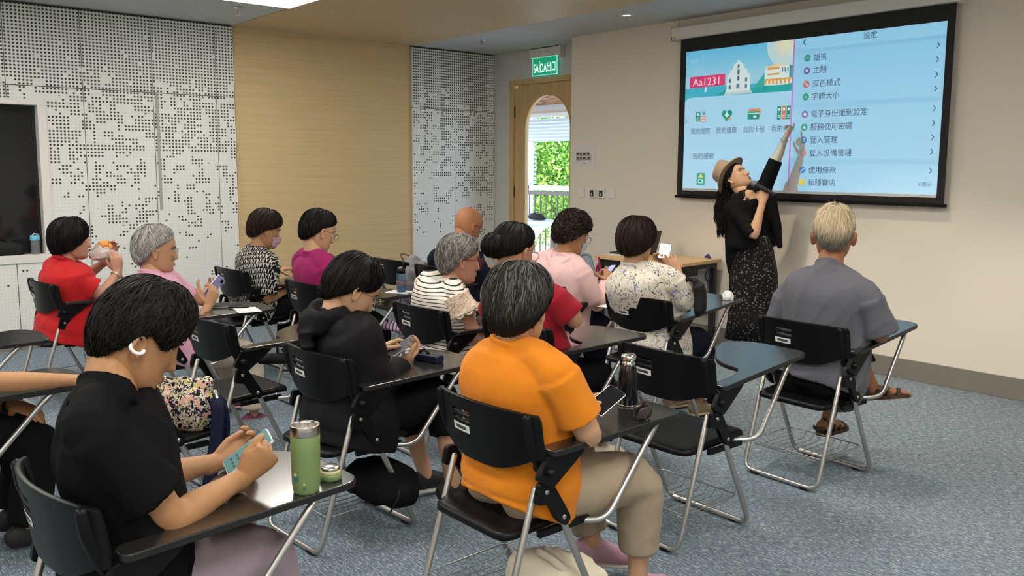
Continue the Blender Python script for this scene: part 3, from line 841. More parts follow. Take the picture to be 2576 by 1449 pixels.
        c.text(t, .553, v, .046, L(58, 74, 86), 'l', 1.0)
        if i < 9: c.line([(.974, v - .015), (.980, v), (.974, v + .015)], .0055, L(70, 88, 100))
    c.text('不顯示', .983, .94, .026, L(80, 100, 112), 'r')
    return c.img
ROOM = np.array([.27, .235, .18], np.float32)      # what the lit room alone adds to the white fabric
def picture_image(name, arr):
    h, w, _ = arr.shape
    im = bpy.data.images.new(name, w, h, float_buffer=True)
    im.colorspace_settings.name = 'Non-Color'
    buf = np.ones((h, w, 4), np.float32); buf[..., :3] = arr[::-1]
    im.pixels.foreach_set(buf.ravel()); im.update(); im.pack()
    return im
def projector():
    """ceiling projector: its beam carries the two phone pages drawn above; ink that must be darker than the lit room is a flat print in the fabric"""
    pic = projected_picture()
    beam = np.clip(pic - ROOM, 0, 1); fab = np.clip(pic / ROOM, .1, 1) * .66
    im_b, im_f = picture_image('beam_picture', beam), picture_image('fabric_picture', fab)
    m, nt, b = new_mat('screen_fabric'); k = NT(nt)
    x, y, z = k.sep(k.coord())
    cx0 = (SX0 + SX1) / 2
    u = k.m('DIVIDE', k.m('SUBTRACT', x, IX0 - cx0), IX1 - IX0)
    v = k.m('DIVIDE', k.m('SUBTRACT', z, IZ0 - SZ1), IZ1 - IZ0)
    c = k.n('ShaderNodeCombineXYZ'); k.link(u, c.inputs[0]); k.link(v, c.inputs[1])
    tx = k.n('ShaderNodeTexImage', image=im_f, extension='EXTEND', interpolation='Linear'); k.link(c.outputs[0], tx.inputs[0])
    k.link(k.mix(k.m('LESS_THAN', v, 0.0), tx.outputs[0], (.66, .66, .65)), b.inputs['Base Color'])
    b.inputs['Roughness'].default_value = .9; b.inputs['Specular IOR Level'].default_value = .1
    SCREEN_FACE.data.materials.clear(); SCREEN_FACE.data.materials.append(m)
    d = bpy.data.lights.new('projector_beam', 'SPOT')
    d.energy = PROJECTOR_W; d.spot_size = radians(150); d.spot_blend = 0; d.shadow_soft_size = 0.002
    PX, PY, PZ = -4.08, 4.8, 2.95
    o = bpy.data.objects.new('projector_beam', d); COL.objects.link(o)
    o.location = (PX, PY, PZ); o.rotation_euler = (radians(90), 0, 0)
    d.use_nodes = True; nt = d.node_tree; k = NT(nt)
    em = nt.nodes['Emission']
    x, y, z = k.sep(k.coord('Normal'))
    t = YS - PY
    iz = k.m('DIVIDE', 1.0, k.m('ABSOLUTE', z))
    u = k.m('DIVIDE', k.m('SUBTRACT', k.m('MULTIPLY', k.m('MULTIPLY', x, iz), t), IX0 - PX), IX1 - IX0)
    v = k.m('DIVIDE', k.m('SUBTRACT', k.m('MULTIPLY', k.m('MULTIPLY', y, iz), t), IZ0 - PZ), IZ1 - IZ0)
    c = k.n('ShaderNodeCombineXYZ'); k.link(u, c.inputs[0]); k.link(v, c.inputs[1])
    tx = k.n('ShaderNodeTexImage', image=im_b, extension='CLIP', interpolation='Linear'); k.link(c.outputs[0], tx.inputs[0])
    k.link(tx.outputs[0], em.inputs[0])
    # even lens output: undo the cosine falloff towards the corners of the flat screen
    k.link(k.m('MULTIPLY', k.m('MULTIPLY', iz, iz), iz), em.inputs[1])
    return o
projector()

# ------------------------------------------------------------------ folding chairs with a writing tablet
M_tube = plain('silver_tube', (.50, .49, .47), .34, metal=.85, noise=.06, nscale=30)
M_tablet = plain('tablet_laminate', (.018, .017, .016), .18, spec=.5, noise=.25, nscale=120)
M_tablet.node_tree.nodes['Principled BSDF'].inputs['IOR'].default_value = 2.35
M_edge = plain('tablet_edge', (.010, .010, .010), .45)
M_label = plain('label_white', (.74, .74, .72), .5)
M_wire = plain('basket_wire', (.42, .42, .41), .35, metal=.8)
M_rivet = plain('rivet_steel', (.62, .6, .57), .3, metal=1)
TABLET_Z = .715
def make_chair():
    t = empty('tablet_chair')
    H = .235
    # backrest: curved shell with two open slots
    xs = [-.268, -.262, -.25, -.235, -.215, -.19, -.16, -.13, -.075, -.02, .03, .08, .12, .16, .19, .215, .235, .25, .262, .268]
    ts = [0, .06, .15, .27, .40, .50, .555, .60, .665, .72, .785, .84, .9, .96, 1.0]
    V, F = [], []
    for s in ts:
        for x in xs:
            a = abs(x) / .268
            zb = .622 + .075 * max(0, (a - .25) / .75) ** 1.7
            if a > .9: zb -= .01
            zt = .842 - .012 * a ** 3 - (.02 if a > .99 else 0)
            z = zb + (zt - zb) * s
            y = -.148 + .062 * a ** 2.2 - .16 * (z - .73) + .05 * max(0, a - .85)
            V.append((x, y, z))
    n = len(xs)
    for i in range(len(ts) - 1):
        for j in range(n - 1):
            if 7 <= j <= 8 and (ts[i] in (.60, .72)): continue
            F.append((i * n + j, i * n + j + 1, (i + 1) * n + j + 1, (i + 1) * n + j))
    o = put('backrest', V, F, M_black, t, True)
    m = o.modifiers.new('thickness', 'SOLIDIFY'); m.thickness = .014; m.offset = 0
    m = o.modifiers.new('edge', 'BEVEL'); m.width = .004; m.segments = 2; m.limit_method = 'ANGLE'; m.angle_limit = radians(50)
    def patch(x0, x1, z0, z1, off):
        q = np.linspace(x0, x1, 9)
        return [(x, -.148 + .062 * (abs(x) / .268) ** 2.2 - .16 * (z - .73) - off, z) for z in (z0, z1) for x in q], [(i, i + 1, i + 10, i + 9) for i in range(8)]
    put('label_sticker', *patch(-.128, -.026, .714, .742, .0082), M_label, o)
    put('barcode', *patch(-.110, -.044, .722, .734, .0090), M_ink, o)
    # front frame: both back posts, down to the front feet and across the floor
    P = corner_path([(-H, -.078, .68), (-H, .245, .018), (H, .245, .018), (H, -.078, .68)], .06)
    put('front_frame', *tube(P, .0135, 8, ref=(0, .9, .44), R2=.0115), M_tube, t, True)
    P = corner_path([(-H + .014, -.075, .572), (-H + .014, -.245, .018), (H - .014, -.245, .018), (H - .014, -.075, .572)], .06)
    put('rear_frame', *tube(P, .0115, 8), M_tube, t, True)
    for s in (-1, 1):
        put('post_cover', *tube([(s * H, -.068, .655), (s * H, -.090, .70), (s * H, -.112, .77), (s * H, -.124, .822)], [.0165, .018, .018, .016], 10, ref=(1, 0, 0), R2=[.019, .022, .022, .017]), M_black, t, True)
        # folding bracket between rear leg, post and seat
        b = MB()
        out = round_outline([(-.105, .535), (-.09, .605), (-.035, .60), (.02, .515), (.055, .455), (.03, .43), (-.01, .46), (-.05, .525)], .014, 3)
        Vb, Fb = slab(out, -.011, .011)
        b.add([(s * (H + .018) + v[2], v[0], v[1]) for v in Vb], Fb)
        br = b.build('bracket', M_black, t, bevel=.003)
        for (y, z) in ((-.062, .572), (.018, .467)): MB().lathe([(.0095, 0), (.0085, .004), (.004, .0055)], 10, M=Matrix.Translation((s * (H + .029), y, z)) @ Matrix.Rotation(s * pi / 2, 4, 'Y')).build('rivet', M_rivet, br, True)
        for y in (-.245, .245):
            f = MB().tube([(s * .13, y, .0125), (s * .165, y, .0125)], .0125, 10).build('rubber_foot', M_blackmatte, t, True)
    # seat
    out = round_outline([(-.205, -.19), (.205, -.19), (.212, .235), (-.212, .235)], [.06, .06, .05, .05], 5)
    nO = len(out); V, F = [], []
    cz = lambda x, y: .438 + .03 * (y + .19) / .425 - .012 * (1 - (x / .22) ** 2) * (1 - ((y - .0) / .26) ** 2) - (.014 * ((y - .17) / .065) if y > .17 else 0)
    levels = [(0, 0.0), (.55, 0.0), (.86, 0.0), (.96, -.001), (1.0, -.010), (1.0, -.026), (.9, -.034), (0, -.034)]
    V.append((0, .02, cz(0, .02)))
    for (s, dz) in levels[1:-1]:
        for p in out:
            x, y = p[0] * s, .02 + (p[1] - .02) * s
            V.append((x, y, cz(x, y) + dz))
    V.append((0, .02, .40))
    for j in range(nO): F.append((0, 1 + j, 1 + (j + 1) % nO))
    for i in range(len(levels) - 3):
        for j in range(nO): F.append((1 + i * nO + j, 1 + (i + 1) * nO + j, 1 + (i + 1) * nO + (j + 1) % nO, 1 + i * nO + (j + 1) % nO))
    k = 1 + (len(levels) - 3) * nO
    for j in range(nO): F.append((len(V) - 1, k + (j + 1) % nO, k + j))
    put('seat', V, F, M_black, t, True)
    for s in (-1, 1): MB().box(s * (H - .012) - .009, -.06, .402, s * (H - .012) + .009, .17, .424).build('seat_rail', M_black, t)
    # writing tablet on its arm and stay
    out = round_outline([(.298, -.06), (.262, .645), (-.05, .655), (-.185, .575), (-.10, .40), (.0, .275), (.085, .225), (.175, .215), (.215, .12), (.22, -.06)],
                        [.03, .07, .10, .09, .2, .1, .05, .05, .2, .03], 5)
    Vt, Ft = slab(out, TABLET_Z - .022, TABLET_Z)
    mi = [1] * len(Ft); mi[1] = 0
    tb = put('tablet', Vt, Ft, [M_tablet, M_edge], t, False, mi)
    bev(tb, .005)
    a = MB()
    Vb, Fb = slab(round_outline([(-.115, .625), (-.05, .585), (.06, .66), (.10, .692), (-.075, .694)], .012, 3), -.011, .011)
    a.add([(H + .036 + v[2], v[0], v[1]) for v in Vb], Fb)
    a.tube([(H - .01, -.068, .645), (H + .055, -.068, .645)], .016, 10)
    a.build('tablet_arm', M_black, t, bevel=.003)
    P = corner_path([(H - .03, .13, .408), (H + .035, .215, .405), (H + .02, .46, .665), (H + .012, .50, .697)], .06)
    put('tablet_stay', *tube(P, .0115, 8), M_tube, t, True)
    # wire basket under the seat
    b = MB()
    z0 = .165
    b.tube(corner_path([(-H + .02, -.20, z0), (-H + .02, .165, z0 + .005), (H - .02, .165, z0 + .005), (H - .02, -.20, z0), (-H + .02, -.20, z0)], .02, 3), .003, 5)
    for x in np.linspace(-.19, .19, 10): b.tube([(x, -.2, z0), (x + .0, -.17, z0 - .028), (x, .13, z0 - .028), (x, .165, z0 + .005)], .002, 4, cap=0)
    b.tube([(-H + .02, -.17, z0 - .028), (H - .02, -.17, z0 - .028)], .002, 4, cap=0)
    b.build('basket', M_wire, t, True)
    return t
CH = {}; CHAIR = {}
def place_chair(key, x, y, deg, label, first=[None]):
    if first[0] is None: first[0] = make_chair(); o = first[0]
    else: o = copy_tree(first[0])
    o.location = (x, y, 0); o.rotation_euler = (0, 0, radians(deg))
    tag(o, label, 'chair', 'folding tablet chairs')
    CH[key] = (x, y, radians(deg)); CHAIR[key] = o
    return o
def L(key, x, y, z):
    cx, cy, a = CH[key]
    return np.array([cx + x * cos(a) - y * sin(a), cy + x * sin(a) + y * cos(a), z])
K = 'black folding tablet chair '
place_chair('p15', -2.27, 1.92, 0, K + 'under the person in the orange T-shirt')
place_chair('p14', -2.43, 4.15, -2, K + 'under the man in the blue-grey T-shirt')
place_chair('e1', -2.43, 3.045, 0, 'empty ' + K + 'between the orange and blue-grey T-shirts')
place_chair('p1', -2.36, .60, 5, K + 'under the person in the black T-shirt in front')
place_chair('p7', -3.375, 1.865, 3, K + 'under the person in the black hooded jacket')
place_chair('p8', -4.10, 2.90, 0, K + 'under the woman in the striped top')
place_chair('p12', -3.57, 4.16, 0, K + 'under the woman in the floral blouse')
place_chair('p3', -6.58, 1.49, 4, K + 'under the woman in the bright red polo shirt')
place_chair('e2', -4.43, 1.80, 4, 'empty ' + K + 'between the pink shirt and the hooded jacket')
place_chair('p4', -5.45, 1.80, 0, K + 'under the woman in the pink shirt holding a lilac phone')
place_chair('p10', -3.35, 2.98, 0, K + 'under the woman with the hair bun')
place_chair('p11', -4.42, 4.10, 0, K + 'under the woman in the pale pink jacket')
place_chair('p9', -5.68, 4.12, 0, K + 'under the bald man in navy')
place_chair('p6', -5.43, 2.86, 0, K + 'under the woman in the magenta top')
place_chair('p5', -6.51, 2.79, 2, K + 'under the woman in the lettered black and white shirt')
place_chair('e3', -6.33, 4.12, 0, 'empty ' + K + 'with a grey backpack behind it')
place_chair('e4', -5.24, .43, 0, 'empty ' + K + 'reaching in from the left edge')
CE5 = place_chair('e5', -3.90, 1.20, 6, K + 'carrying the floral bag')
for c_ in [x for x in CE5.children if x.name.split('.')[0] in ('tablet', 'tablet_arm', 'tablet_stay')]: bpy.data.objects.remove(c_)     # this chair's tablet is folded away
place_chair('p2', -4.12, .33, 0, K + 'under the person cut off at the left edge')
def tilt_tablet(chair, deg):
    """this tablet rises towards its front, tilted to mirror the bright screen"""
    p = Vector((.26, -.06, .69)); M = Matrix.Translation(p) @ Matrix.Rotation(radians(deg), 4, 'X') @ Matrix.Translation(-p)
    for c in chair.children:
        if c.name.split('.')[0] in ('tablet', 'tablet_arm', 'tablet_stay'): c.matrix_local = M
for k_, d_ in (('e1', 4.0), ('p12', 5.5), ('p14', 5.5)): tilt_tablet(CHAIR[k_], d_)  # tilts chosen so these tablet tops reflect the lit screen
#--PEOPLE--
# ------------------------------------------------------------------ figures
def vox(name, parts, voxel, mat, parent, smooth=4, origin=(0, 0, 0), disp=None, extra=None, mats=None):
    """join closed shapes into one continuous skin (voxel union), relax it, optionally displace; extra: (V,F) joined unchanged"""
    mb = MB()
    for V, F in parts: mb.add(V, F)
    me = bpy.data.meshes.new('tmp_union'); me.from_pydata(mb.V, [], mb.F)
    o = bpy.data.objects.new('tmp_union', me); COL.objects.link(o)
    r = o.modifiers.new('r', 'REMESH'); r.mode = 'VOXEL'; r.voxel_size = voxel
    if smooth:
        s = o.modifiers.new('s', 'SMOOTH'); s.factor = .5; s.iterations = smooth
    dg = bpy.context.evaluated_depsgraph_get()
    out = bpy.data.meshes.new_from_object(o.evaluated_get(dg))
    bpy.data.objects.remove(o); bpy.data.meshes.remove(me)
    n = len(out.vertices)
    co = np.empty(n * 3); out.vertices.foreach_get('co', co); co = co.reshape(-1, 3)
    if disp is not None:
        no = np.empty(n * 3); out.vertices.foreach_get('normal', no); no = no.reshape(-1, 3)
        co = co + disp(co, no)
    F = [tuple(p.vertices) for p in out.polygons]
    bpy.data.meshes.remove(out)
    V = list(map(tuple, co))
    if extra:
        for EV, EF in extra:
            b = len(V); V += [tuple(map(float, v)) for v in EV]; F += [tuple(i + b for i in f) for f in EF]
    V = np.array(V) - np.asarray(origin)
    return put(name, V, F, mat, parent, True)
def folds(amp, freq, axis, seed, stretch=.25, pts=None, reach=.16):
    """cloth folds: ridges that run along axis, strongest near the points pts"""
    ax = nrm(axis)
    def f(co, no):
        along = co @ ax
        q = co - np.outer(along, ax) * (1 - stretch)
        q = q * freq + seed * 3.7
        q = q + .6 * np.stack([vnoise(co * 5 + seed), vnoise(co * 5 + seed + 9), vnoise(co * 5 + seed + 21)], 1)
        a = vnoise(q); r = 1 - np.abs(2 * a - 1)
        b = vnoise(q * 2.1 + 5)
        w = np.full(len(co), .42)
        if pts is not None:
            for p in pts: w = np.maximum(w, np.exp(-((co - np.asarray(p)) ** 2).sum(1) / reach ** 2))
        return no * (amp * w * ((r ** 2 - .35) + .35 * (b - .5)))[:, None]
    return f
def frame_of(f, up):
    f = nrm(f); r = nrm(np.cross(f, up)); u = np.cross(r, f)
    return np.stack([r, f, u], 1)      # columns: right, forward, up
# --- head
HZ = np.array([-.122, -.117, -.108, -.092, -.074, -.055, -.035, -.012, .012, .035, .060, .082, .099, .109, .1145])
HW = np.array([.012, .027, .041, .0535, .0615, .067, .0705, .0735, .0755, .0765, .0725, .0620, .0460, .0290, .008])
HF = np.array([.060, .074, .085, .0880, .0880, .0880, .0895, .0890, .0890, .0930, .0880, .0730, .0500, .0250, -.004])
HB = np.array([.030, .016, -.010, -.035, -.052, -.070, -.084, -.0935, -.0985, -.1005, -.0960, -.0830, -.0620, -.0420, -.016])
def head_mesh(fem=1.0, nose=1.0, jaw=1.0):
    na, nz = 72, 64
    zz = HZ[0] + (HZ[-1] - HZ[0]) * (.5 - .5 * np.cos(np.linspace(0, pi, nz))) * .55 + (HZ[-1] - HZ[0]) * np.linspace(0, 1, nz) * .45
    w, f, b = np.interp(zz, HZ, HW), np.interp(zz, HZ, HF), np.interp(zz, HZ, HB)
    ker = np.array([1, 2, 3, 2, 1]) / 9
    def sm(a): return np.convolve(np.pad(a, 2, mode='edge'), ker, 'valid')
    w, f, b = sm(w), sm(f), sm(b)
    w = np.where(zz < -.05, w * (1 + (jaw - 1) * np.clip((-.05 - zz) / .05, 0, 1)), w)
    V = []
    for i in range(nz):
        a = np.arange(na) * 2 * pi / na
        # denser near the face
        a = a - .32 * np.sin(a)
        s, c = np.sin(a), np.cos(a)
        p = .86
        x = w[i] * np.sign(s) * np.abs(s) ** p
        mid = (f[i] + b[i]) / 2 - .006; hf = f[i] - mid; hb = mid - b[i]
        y = mid + np.where(c > 0, hf * np.abs(c) ** .92, -hb * np.abs(c) ** .92)
        z = np.full(na, zz[i])
        front = np.clip((y - .02) / .06, 0, 1)
        g = lambda x0, z0, sx, sz: np.exp(-((np.abs(x) - x0) / sx) ** 2 - ((z - z0) / sz) ** 2)
        t = np.clip((.010 - z) / .050, 0, 1)
        ridge = np.where((z < .014) & (z > -.06), np.exp(-(x / (.0085 + .006 * t)) ** 2) * (.004 + .0185 * t ** 1.15) * np.clip((z + .053) / .009, 0, 1) * nose, 0)
        y = y + front * ridge
        y = y + front * .0055 * nose * g(.0115, -.038, .006, .006)
        y = y - front * .0115 * g(.032, .004, .017, .0115)
        y = y + front * .0035 * g(.030, .021, .022, .007)
        y = y + front * .0045 * g(.043, -.020, .018, .016)
        y = y - front * .0035 * g(.030, -.050, .012, .016)
        mx = np.exp(-(x / .021) ** 4)
        y = y + front * mx * (.0065 * np.exp(-((z + .0655) / .0052) ** 2) + .0070 * np.exp(-((z + .0775) / .0058) ** 2) - .0038 * np.exp(-((z + .0715) / .0022) ** 2) - .0030 * np.exp(-((z + .0875) / .005) ** 2))
        y = y + front * .0060 * np.exp(-(x / .017) ** 2 - ((z + .1035) / .010) ** 2)
        V += list(zip(x, y, z))
    F = []
    for i in range(nz - 1):
        for j in range(na): F.append((i * na + j, (i + 1) * na + j, (i + 1) * na + (j + 1) % na, i * na + (j + 1) % na))
    F.append(tuple(range(na))); F.append(tuple(range((nz - 1) * na, nz * na))[::-1])
    return np.array(V), F
def ear_mesh(s):
    """auricle: rim raised round a hollow bowl, lobe below"""
    na, nr = 22, 7
    V, F = [], []
    for i in range(nr):
        q = i / (nr - 1)
        for j in range(na):
            a = 2 * pi * j / na
            oy, oz = .0165 * cos(a) * (1.12 if sin(a) > 0 else .80) , .0315 * sin(a)
            oy -= .004 * sin(a)
            h = .010 * np.exp(-((q - .86) / .15) ** 2) + .0045 * np.exp(-((q - .5) / .12) ** 2) * (1 if cos(a) < .3 else .2) + .001
            if q > .97: h = .003
            V.append((h + .003, oy * q, oz * q - .004))
    b = len(V)
    for j in range(na):
        a = 2 * pi * j / na
        oy, oz = .0165 * cos(a) * (1.12 if sin(a) > 0 else .80) - .004 * sin(a), .0315 * sin(a)
        V.append((-.012, oy * .62 + .004, oz * .62 - .004))
    for i in range(nr - 1):
        for j in range(na): F.append((i * na + j, i * na + (j + 1) % na, (i + 1) * na + (j + 1) % na, (i + 1) * na + j))
    for j in range(na): F.append(((nr - 1) * na + j, (nr - 1) * na + (j + 1) % na, b + (j + 1) % na, b + j))
    V = np.array(V)
    ca, sa = cos(radians(24)), sin(radians(24))
    X = V[:, 0] * ca - V[:, 1] * sa; Y = V[:, 0] * sa + V[:, 1] * ca
    # back edge swings outwards
    V = np.stack([X, Y, V[:, 2]], 1)
    V = V + np.array([.0755, -.010, -.012])
    V[:, 0] *= s
    return V, F
# --- hand
def hand_parts(wrist, d, n, side, curl=(25, 35, 25), spread=4, thumb=(.55, .65, .45), scale=1.0, curls=None, fore=None):
    """closed shapes of a hand: d towards the knuckles, n out of the palm, side 'R'/'L'; curl degrees per joint; thumb = mix of (d, sideways, n)"""
    d = nrm(d); n = nrm(np.asarray(n, float) - d * np.dot(n, d)); t = np.cross(d, n) * (1 if side == 'R' else -1)
    w = np.asarray(wrist, float); S = scale
    out = []
    pts = [w - d * .03 * S, w, w + d * .03 * S, w + d * .065 * S, w + d * .090 * S]
    out.append(tube(pts, [.0275 * S, .028 * S, .036 * S, .0415 * S, .0385 * S], 14, ref=t, R2=[.021 * S, .0195 * S, .0165 * S, .0145 * S, .011 * S]))
    fing = [(.0290, .088, .070, .0088), (.0100, .093, .078, .0090), (-.0095, .089, .072, .0086), (-.0280, .080, .057, .0076)]
    for k, (o, l0, ln, r) in enumerate(fing):
        cu = curls[k] if curls else curl
        p = w + t * o * S + d * (l0 - .022) * S
        ang = 0; P = [p, w + t * o * S + d * l0 * S]; R = [r * S * 1.0, r * S * 1.12]
        lat = radians(spread) * (1.5 - k)
        for seg, c in zip((.45, .31, .24), cu):
            ang += radians(c)
            dirv = (d * cos(ang) + n * sin(ang)) * cos(lat) + t * sin(lat)
            q = P[-1]
            P.append(q + dirv * ln * seg * S * .55); R.append(r * S * .94)
            P.append(q + dirv * ln * seg * S); R.append(r * S * (1.0 if seg > .25 else .72))
        out.append(tube(P, R, 10))
    td = nrm(d * thumb[0] + t * thumb[1] + n * thumb[2])
    b = w + d * .018 * S + t * .018 * S + n * .004 * S
    q1 = b + nrm(td + t * .5) * .040 * S
    q2 = q1 + td * .034 * S
    q3 = q2 + nrm(td + d * .5 - t * .25) * .026 * S
    out.append(tube([b, (b + q1) / 2, q1, (q1 + q2) / 2, q2, (q2 + q3) / 2, q3], np.array([.0150, .0140, .0118, .0102, .0106, .0098, .0075]) * S, 10))
    if fore is not None:
        e = np.asarray(fore, float); v = e - w
        out.append(tube([w + v * .26, w + v * .12, w + v * .02, w + d * .01], [.0285 * S, .0275 * S, .0262 * S, .0258 * S], 14, ref=t, R2=[.0265 * S, .0245 * S, .0222 * S, .0208 * S]))
    return out
# --- hair
def hair(name, parent, origin, HM, HC, st, mat, n=1200, width=.0032, seed=1, lift=.006, wave=0.0, rough=.0, length=(.25, .6), sc=1.16, fly=0, tap=.011):
    """cap + individual locks. st: ax, af, ab, at, abt half axes, line: polar limit by azimuth (0 front .. 180 back), crown tilt"""
    rng = np.random.default_rng(seed)
    cyc = np.array([0, 30, 60, 90, 120, 150, 180.0])
    def limit(phi):
        a = np.degrees(np.abs((phi + pi) % (2 * pi) - pi))
        lim = np.where(((phi + pi) % (2 * pi) - pi) >= 0, np.interp(a, cyc, st['line']), np.interp(a, cyc, st.get('line2', st['line'])))
        return np.radians(lim)
    off = np.array(st.get('c', (0, -.008, .008)))
    def R(th, ph):
        dx, dy, dz = np.sin(th) * np.sin(ph), np.sin(th) * np.cos(ph), np.cos(th)
        a = np.where(dy > 0, st['af'], st['ab']); t = np.where(dz > 0, st['at'], st['abt'])
        e = st.get('e', 2.3)
        return (np.abs(dx / st['ax']) ** e + np.abs(dy / a) ** e + np.abs(dz / t) ** e) ** (-1 / e)
    tilt = radians(st.get('tilt', -18))      # crown towards the back
    def P(th, ph, h):
        r = R(th, ph) + h
        x, y, z = r * np.sin(th) * np.sin(ph), r * np.sin(th) * np.cos(ph), r * np.cos(th)
        return np.stack([x, y, z], -1) + off
    na, nt = 64, 26
    V, F = [], []
    phis = np.arange(na) * 2 * pi / na
    for i in range(nt + 1):
        q = min(i, nt - 1) / (nt - 1)
        th = limit(phis) * q
        h = (np.full(na, -.002) if i < nt else np.full(na, -.026)) - tap * max(0, (q - .6) / .4) ** 1.5
        pn = np.stack([np.cos(phis) * 5 * (q + .3), np.sin(phis) * 5 * (q + .3), np.full(na, q * 2.2 + seed)], 1)
        h = h + (vnoise(pn * 1.6) - .5) * .010 * (1 + rough * 2.2) + (vnoise(pn * np.array([4, 4, 1.2])) - .5) * .006 * (1 + rough)
        V += list(P(th, phis, h))
    for i in range(nt):
        for j in range(na): F.append((i * na + j, (i + 1) * na + j, (i + 1) * na + (j + 1) % na, i * na + (j + 1) % na))
    top = len(V); V.append(P(np.array(0.0), np.array(0.0), np.array(-.002)))
    # locks: flat tapering ribbons lying on the shape of the haircut
    Q = [min(i, nt - 1) / (nt - 1) for i in range(nt + 1) for j in range(na)] + [0.0]
    m = 7
    for k in range(n):
        ph = rng.uniform(0, 2 * pi); lim = float(limit(np.array(ph)))
        q0 = rng.uniform(.0, .95) ** .7; ln = rng.uniform(*length)
        q1 = min(1.0 + rng.uniform(-.02, .04), q0 + ln)
        qs = np.linspace(q0, q1, m)
        drift = (rng.normal(0, .18) + .25 * np.sin(3 * ph + seed)) * (.35 + .65 * (1 - q0))
        pp = ph + drift * (qs - q0) + wave * .14 * np.sin(qs * 22 + rng.uniform(0, 6)) / np.maximum(.35, np.sin(np.minimum(qs * lim, 2.4)))
        base = rng.uniform(-.002, lift)
        hh = base + rough * .012 * np.sin(qs * 18 + rng.uniform(0, 6)) + .004 * np.sin(np.linspace(0, pi, m)) - np.linspace(0, 1, m) ** 3 * rng.uniform(-.001, .006)
        hh = hh - tap * np.maximum(0, (qs - .6) / .4) ** 1.5
        if k < fly: hh = hh + np.linspace(0, 1, m) ** 1.5 * rng.uniform(.006, .024)
        C = P(qs * lim, pp, hh)
        T = np.gradient(C, axis=0); N = C - off
        W = np.cross(T, N); W /= np.linalg.norm(W, axis=1)[:, None] + 1e-9
        W = W + (N / (np.linalg.norm(N, axis=1)[:, None] + 1e-9)) * rng.normal(0, .35)
        wd = width * rng.uniform(.5, 1.3) * (.35 if k < fly else 1) * np.array([.25, .8, 1, .95, .8, .5, .08])[:, None]
        b = len(V)
        V += list(C - W * wd) + list(C + W * wd)
        Q += list(qs) + list(qs)
        for i in range(m - 1): F.append((b + i, b + m + i, b + m + i + 1, b + i + 1))
    V = np.array(V) * sc
    V = V @ HM.T + HC - np.asarray(origin)
    for j in range(na): F.append((top, j, (j + 1) % na))
    o = put(name, V, F, mat, parent, True)
    at = o.data.attributes.new('along', 'FLOAT', 'POINT'); at.data.foreach_set('value', np.array(Q, np.float32))
    return o
ST_BOWL = dict(ax=.092, af=.106, ab=.116, at=.118, abt=.135, line=[62, 70, 88, 102, 124, 138, 143])
ST_SHORT = dict(ax=.088, af=.103, ab=.112, at=.116, abt=.128, line=[52, 56, 68, 88, 120, 136, 141])
ST_BOB = dict(ax=.094, af=.104, ab=.116, at=.117, abt=.175, line=[66, 76, 98, 124, 134, 137, 138])
ST_CROP = dict(ax=.083, af=.098, ab=.107, at=.113, abt=.125, line=[46, 52, 62, 80, 114, 130, 136])
EYE_W = plain('eye_white', (.72, .70, .66), .25); EYE_D = plain('eye_iris', (.02, .012, .008), .15); M_lip = plain('lip', srgb(160, 92, 84), .45)
M_brow = plain('brow_dark', (.02, .015, .012), .7)
def glasses(parent, origin, HM, HC, mat, lens=None, sc=1.0, dz=0.0, w=.0275, h=.019, r=.0016):
    b = MB()
    T = lambda p: (HM @ (np.asarray(p) * sc) + HC - origin)
    for s in (-1, 1):
        P = [T((s * .033 + w * cos(a), .1065 - .05 * abs(s * .033 + w * cos(a)) ** 2 * 20, -.004 + dz + h * sin(a) * (1 if sin(a) > 0 else 1.1))) for a in np.linspace(0, 2 * pi, 25)[:-1]]
        b.tube(P, r, 6, closed=True)
        b.tube([T((s * .060, .103, .003 + dz)), T((s * .074, .075, .004 + dz)), T((s * .081, .03, .004 + dz)), T((s * .083, -.008, .004)), T((s * .081, -.024, -.012))], r, 6)
    b.tube([T((-.008, .107, .0 + dz)), T((0, .110, .003 + dz)), T((.008, .107, .0 + dz))], r, 6)
    return b.build('glasses', mat, parent, True)
def face_mask(parent, origin, HM, HC, mat, sc=1.0):
    V0, _ = HEADV
    na, nz = 25, 13
    def surf(ang, z):
        f, bk, w = np.interp(z, HZ, HF), np.interp(z, HZ, HB), np.interp(z, HZ, HW)
        mid = (f + bk) / 2
        s, c = sin(ang), cos(ang)
        y = mid + (f - mid) * max(c, 0) ** .85
        bulge = .024 * np.exp(-(ang / .42) ** 2) * np.exp(-((z + .045) / .035) ** 2) + .010 * np.exp(-(ang / .8) ** 2)
        return np.array([w * np.sign(s) * abs(s) ** .86 * 1.02, y + .004 + bulge, z])
    V, F = [], []
    for i in range(nz):
        q = i / (nz - 1)
        for j in range(na):
            a = (j / (na - 1) * 2 - 1) * 1.12
            z = -.018 - .098 * q - .022 * (1 - q) * (abs(a) / 1.12) ** 1.5 + .020 * q * (abs(a) / 1.12) ** 2
            p = surf(a, z) + np.array([0, .0016 * sin(q * 18), 0])
            V.append(p)
    for i in range(nz - 1):
        for j in range(na - 1): F.append((i * na + j, i * na + j + 1, (i + 1) * na + j + 1, (i + 1) * na + j))
    Vw = np.array(V) * sc @ HM.T + HC - origin
    o = put('face_mask', Vw, F, mat, parent, True)
    o.modifiers.new('thick', 'SOLIDIFY').thickness = .0015
    b = MB()
    for s, col in ((-1, 0), (1, na - 1)):
        top, bot = V[2 * na + col], V[(nz - 3) * na + col]
        e1, e2 = np.array([s * .083, -.012, .016]), np.array([s * .084, -.018, -.030])
        b.tube([HM @ (p * sc) + HC - origin for p in (top, e1, np.array([s * .084, -.028, -.006]), e2, bot)], .0014, 5)
    b.build('ear_loops', M_white, o, True)
    return o
HEADV = head_mesh()
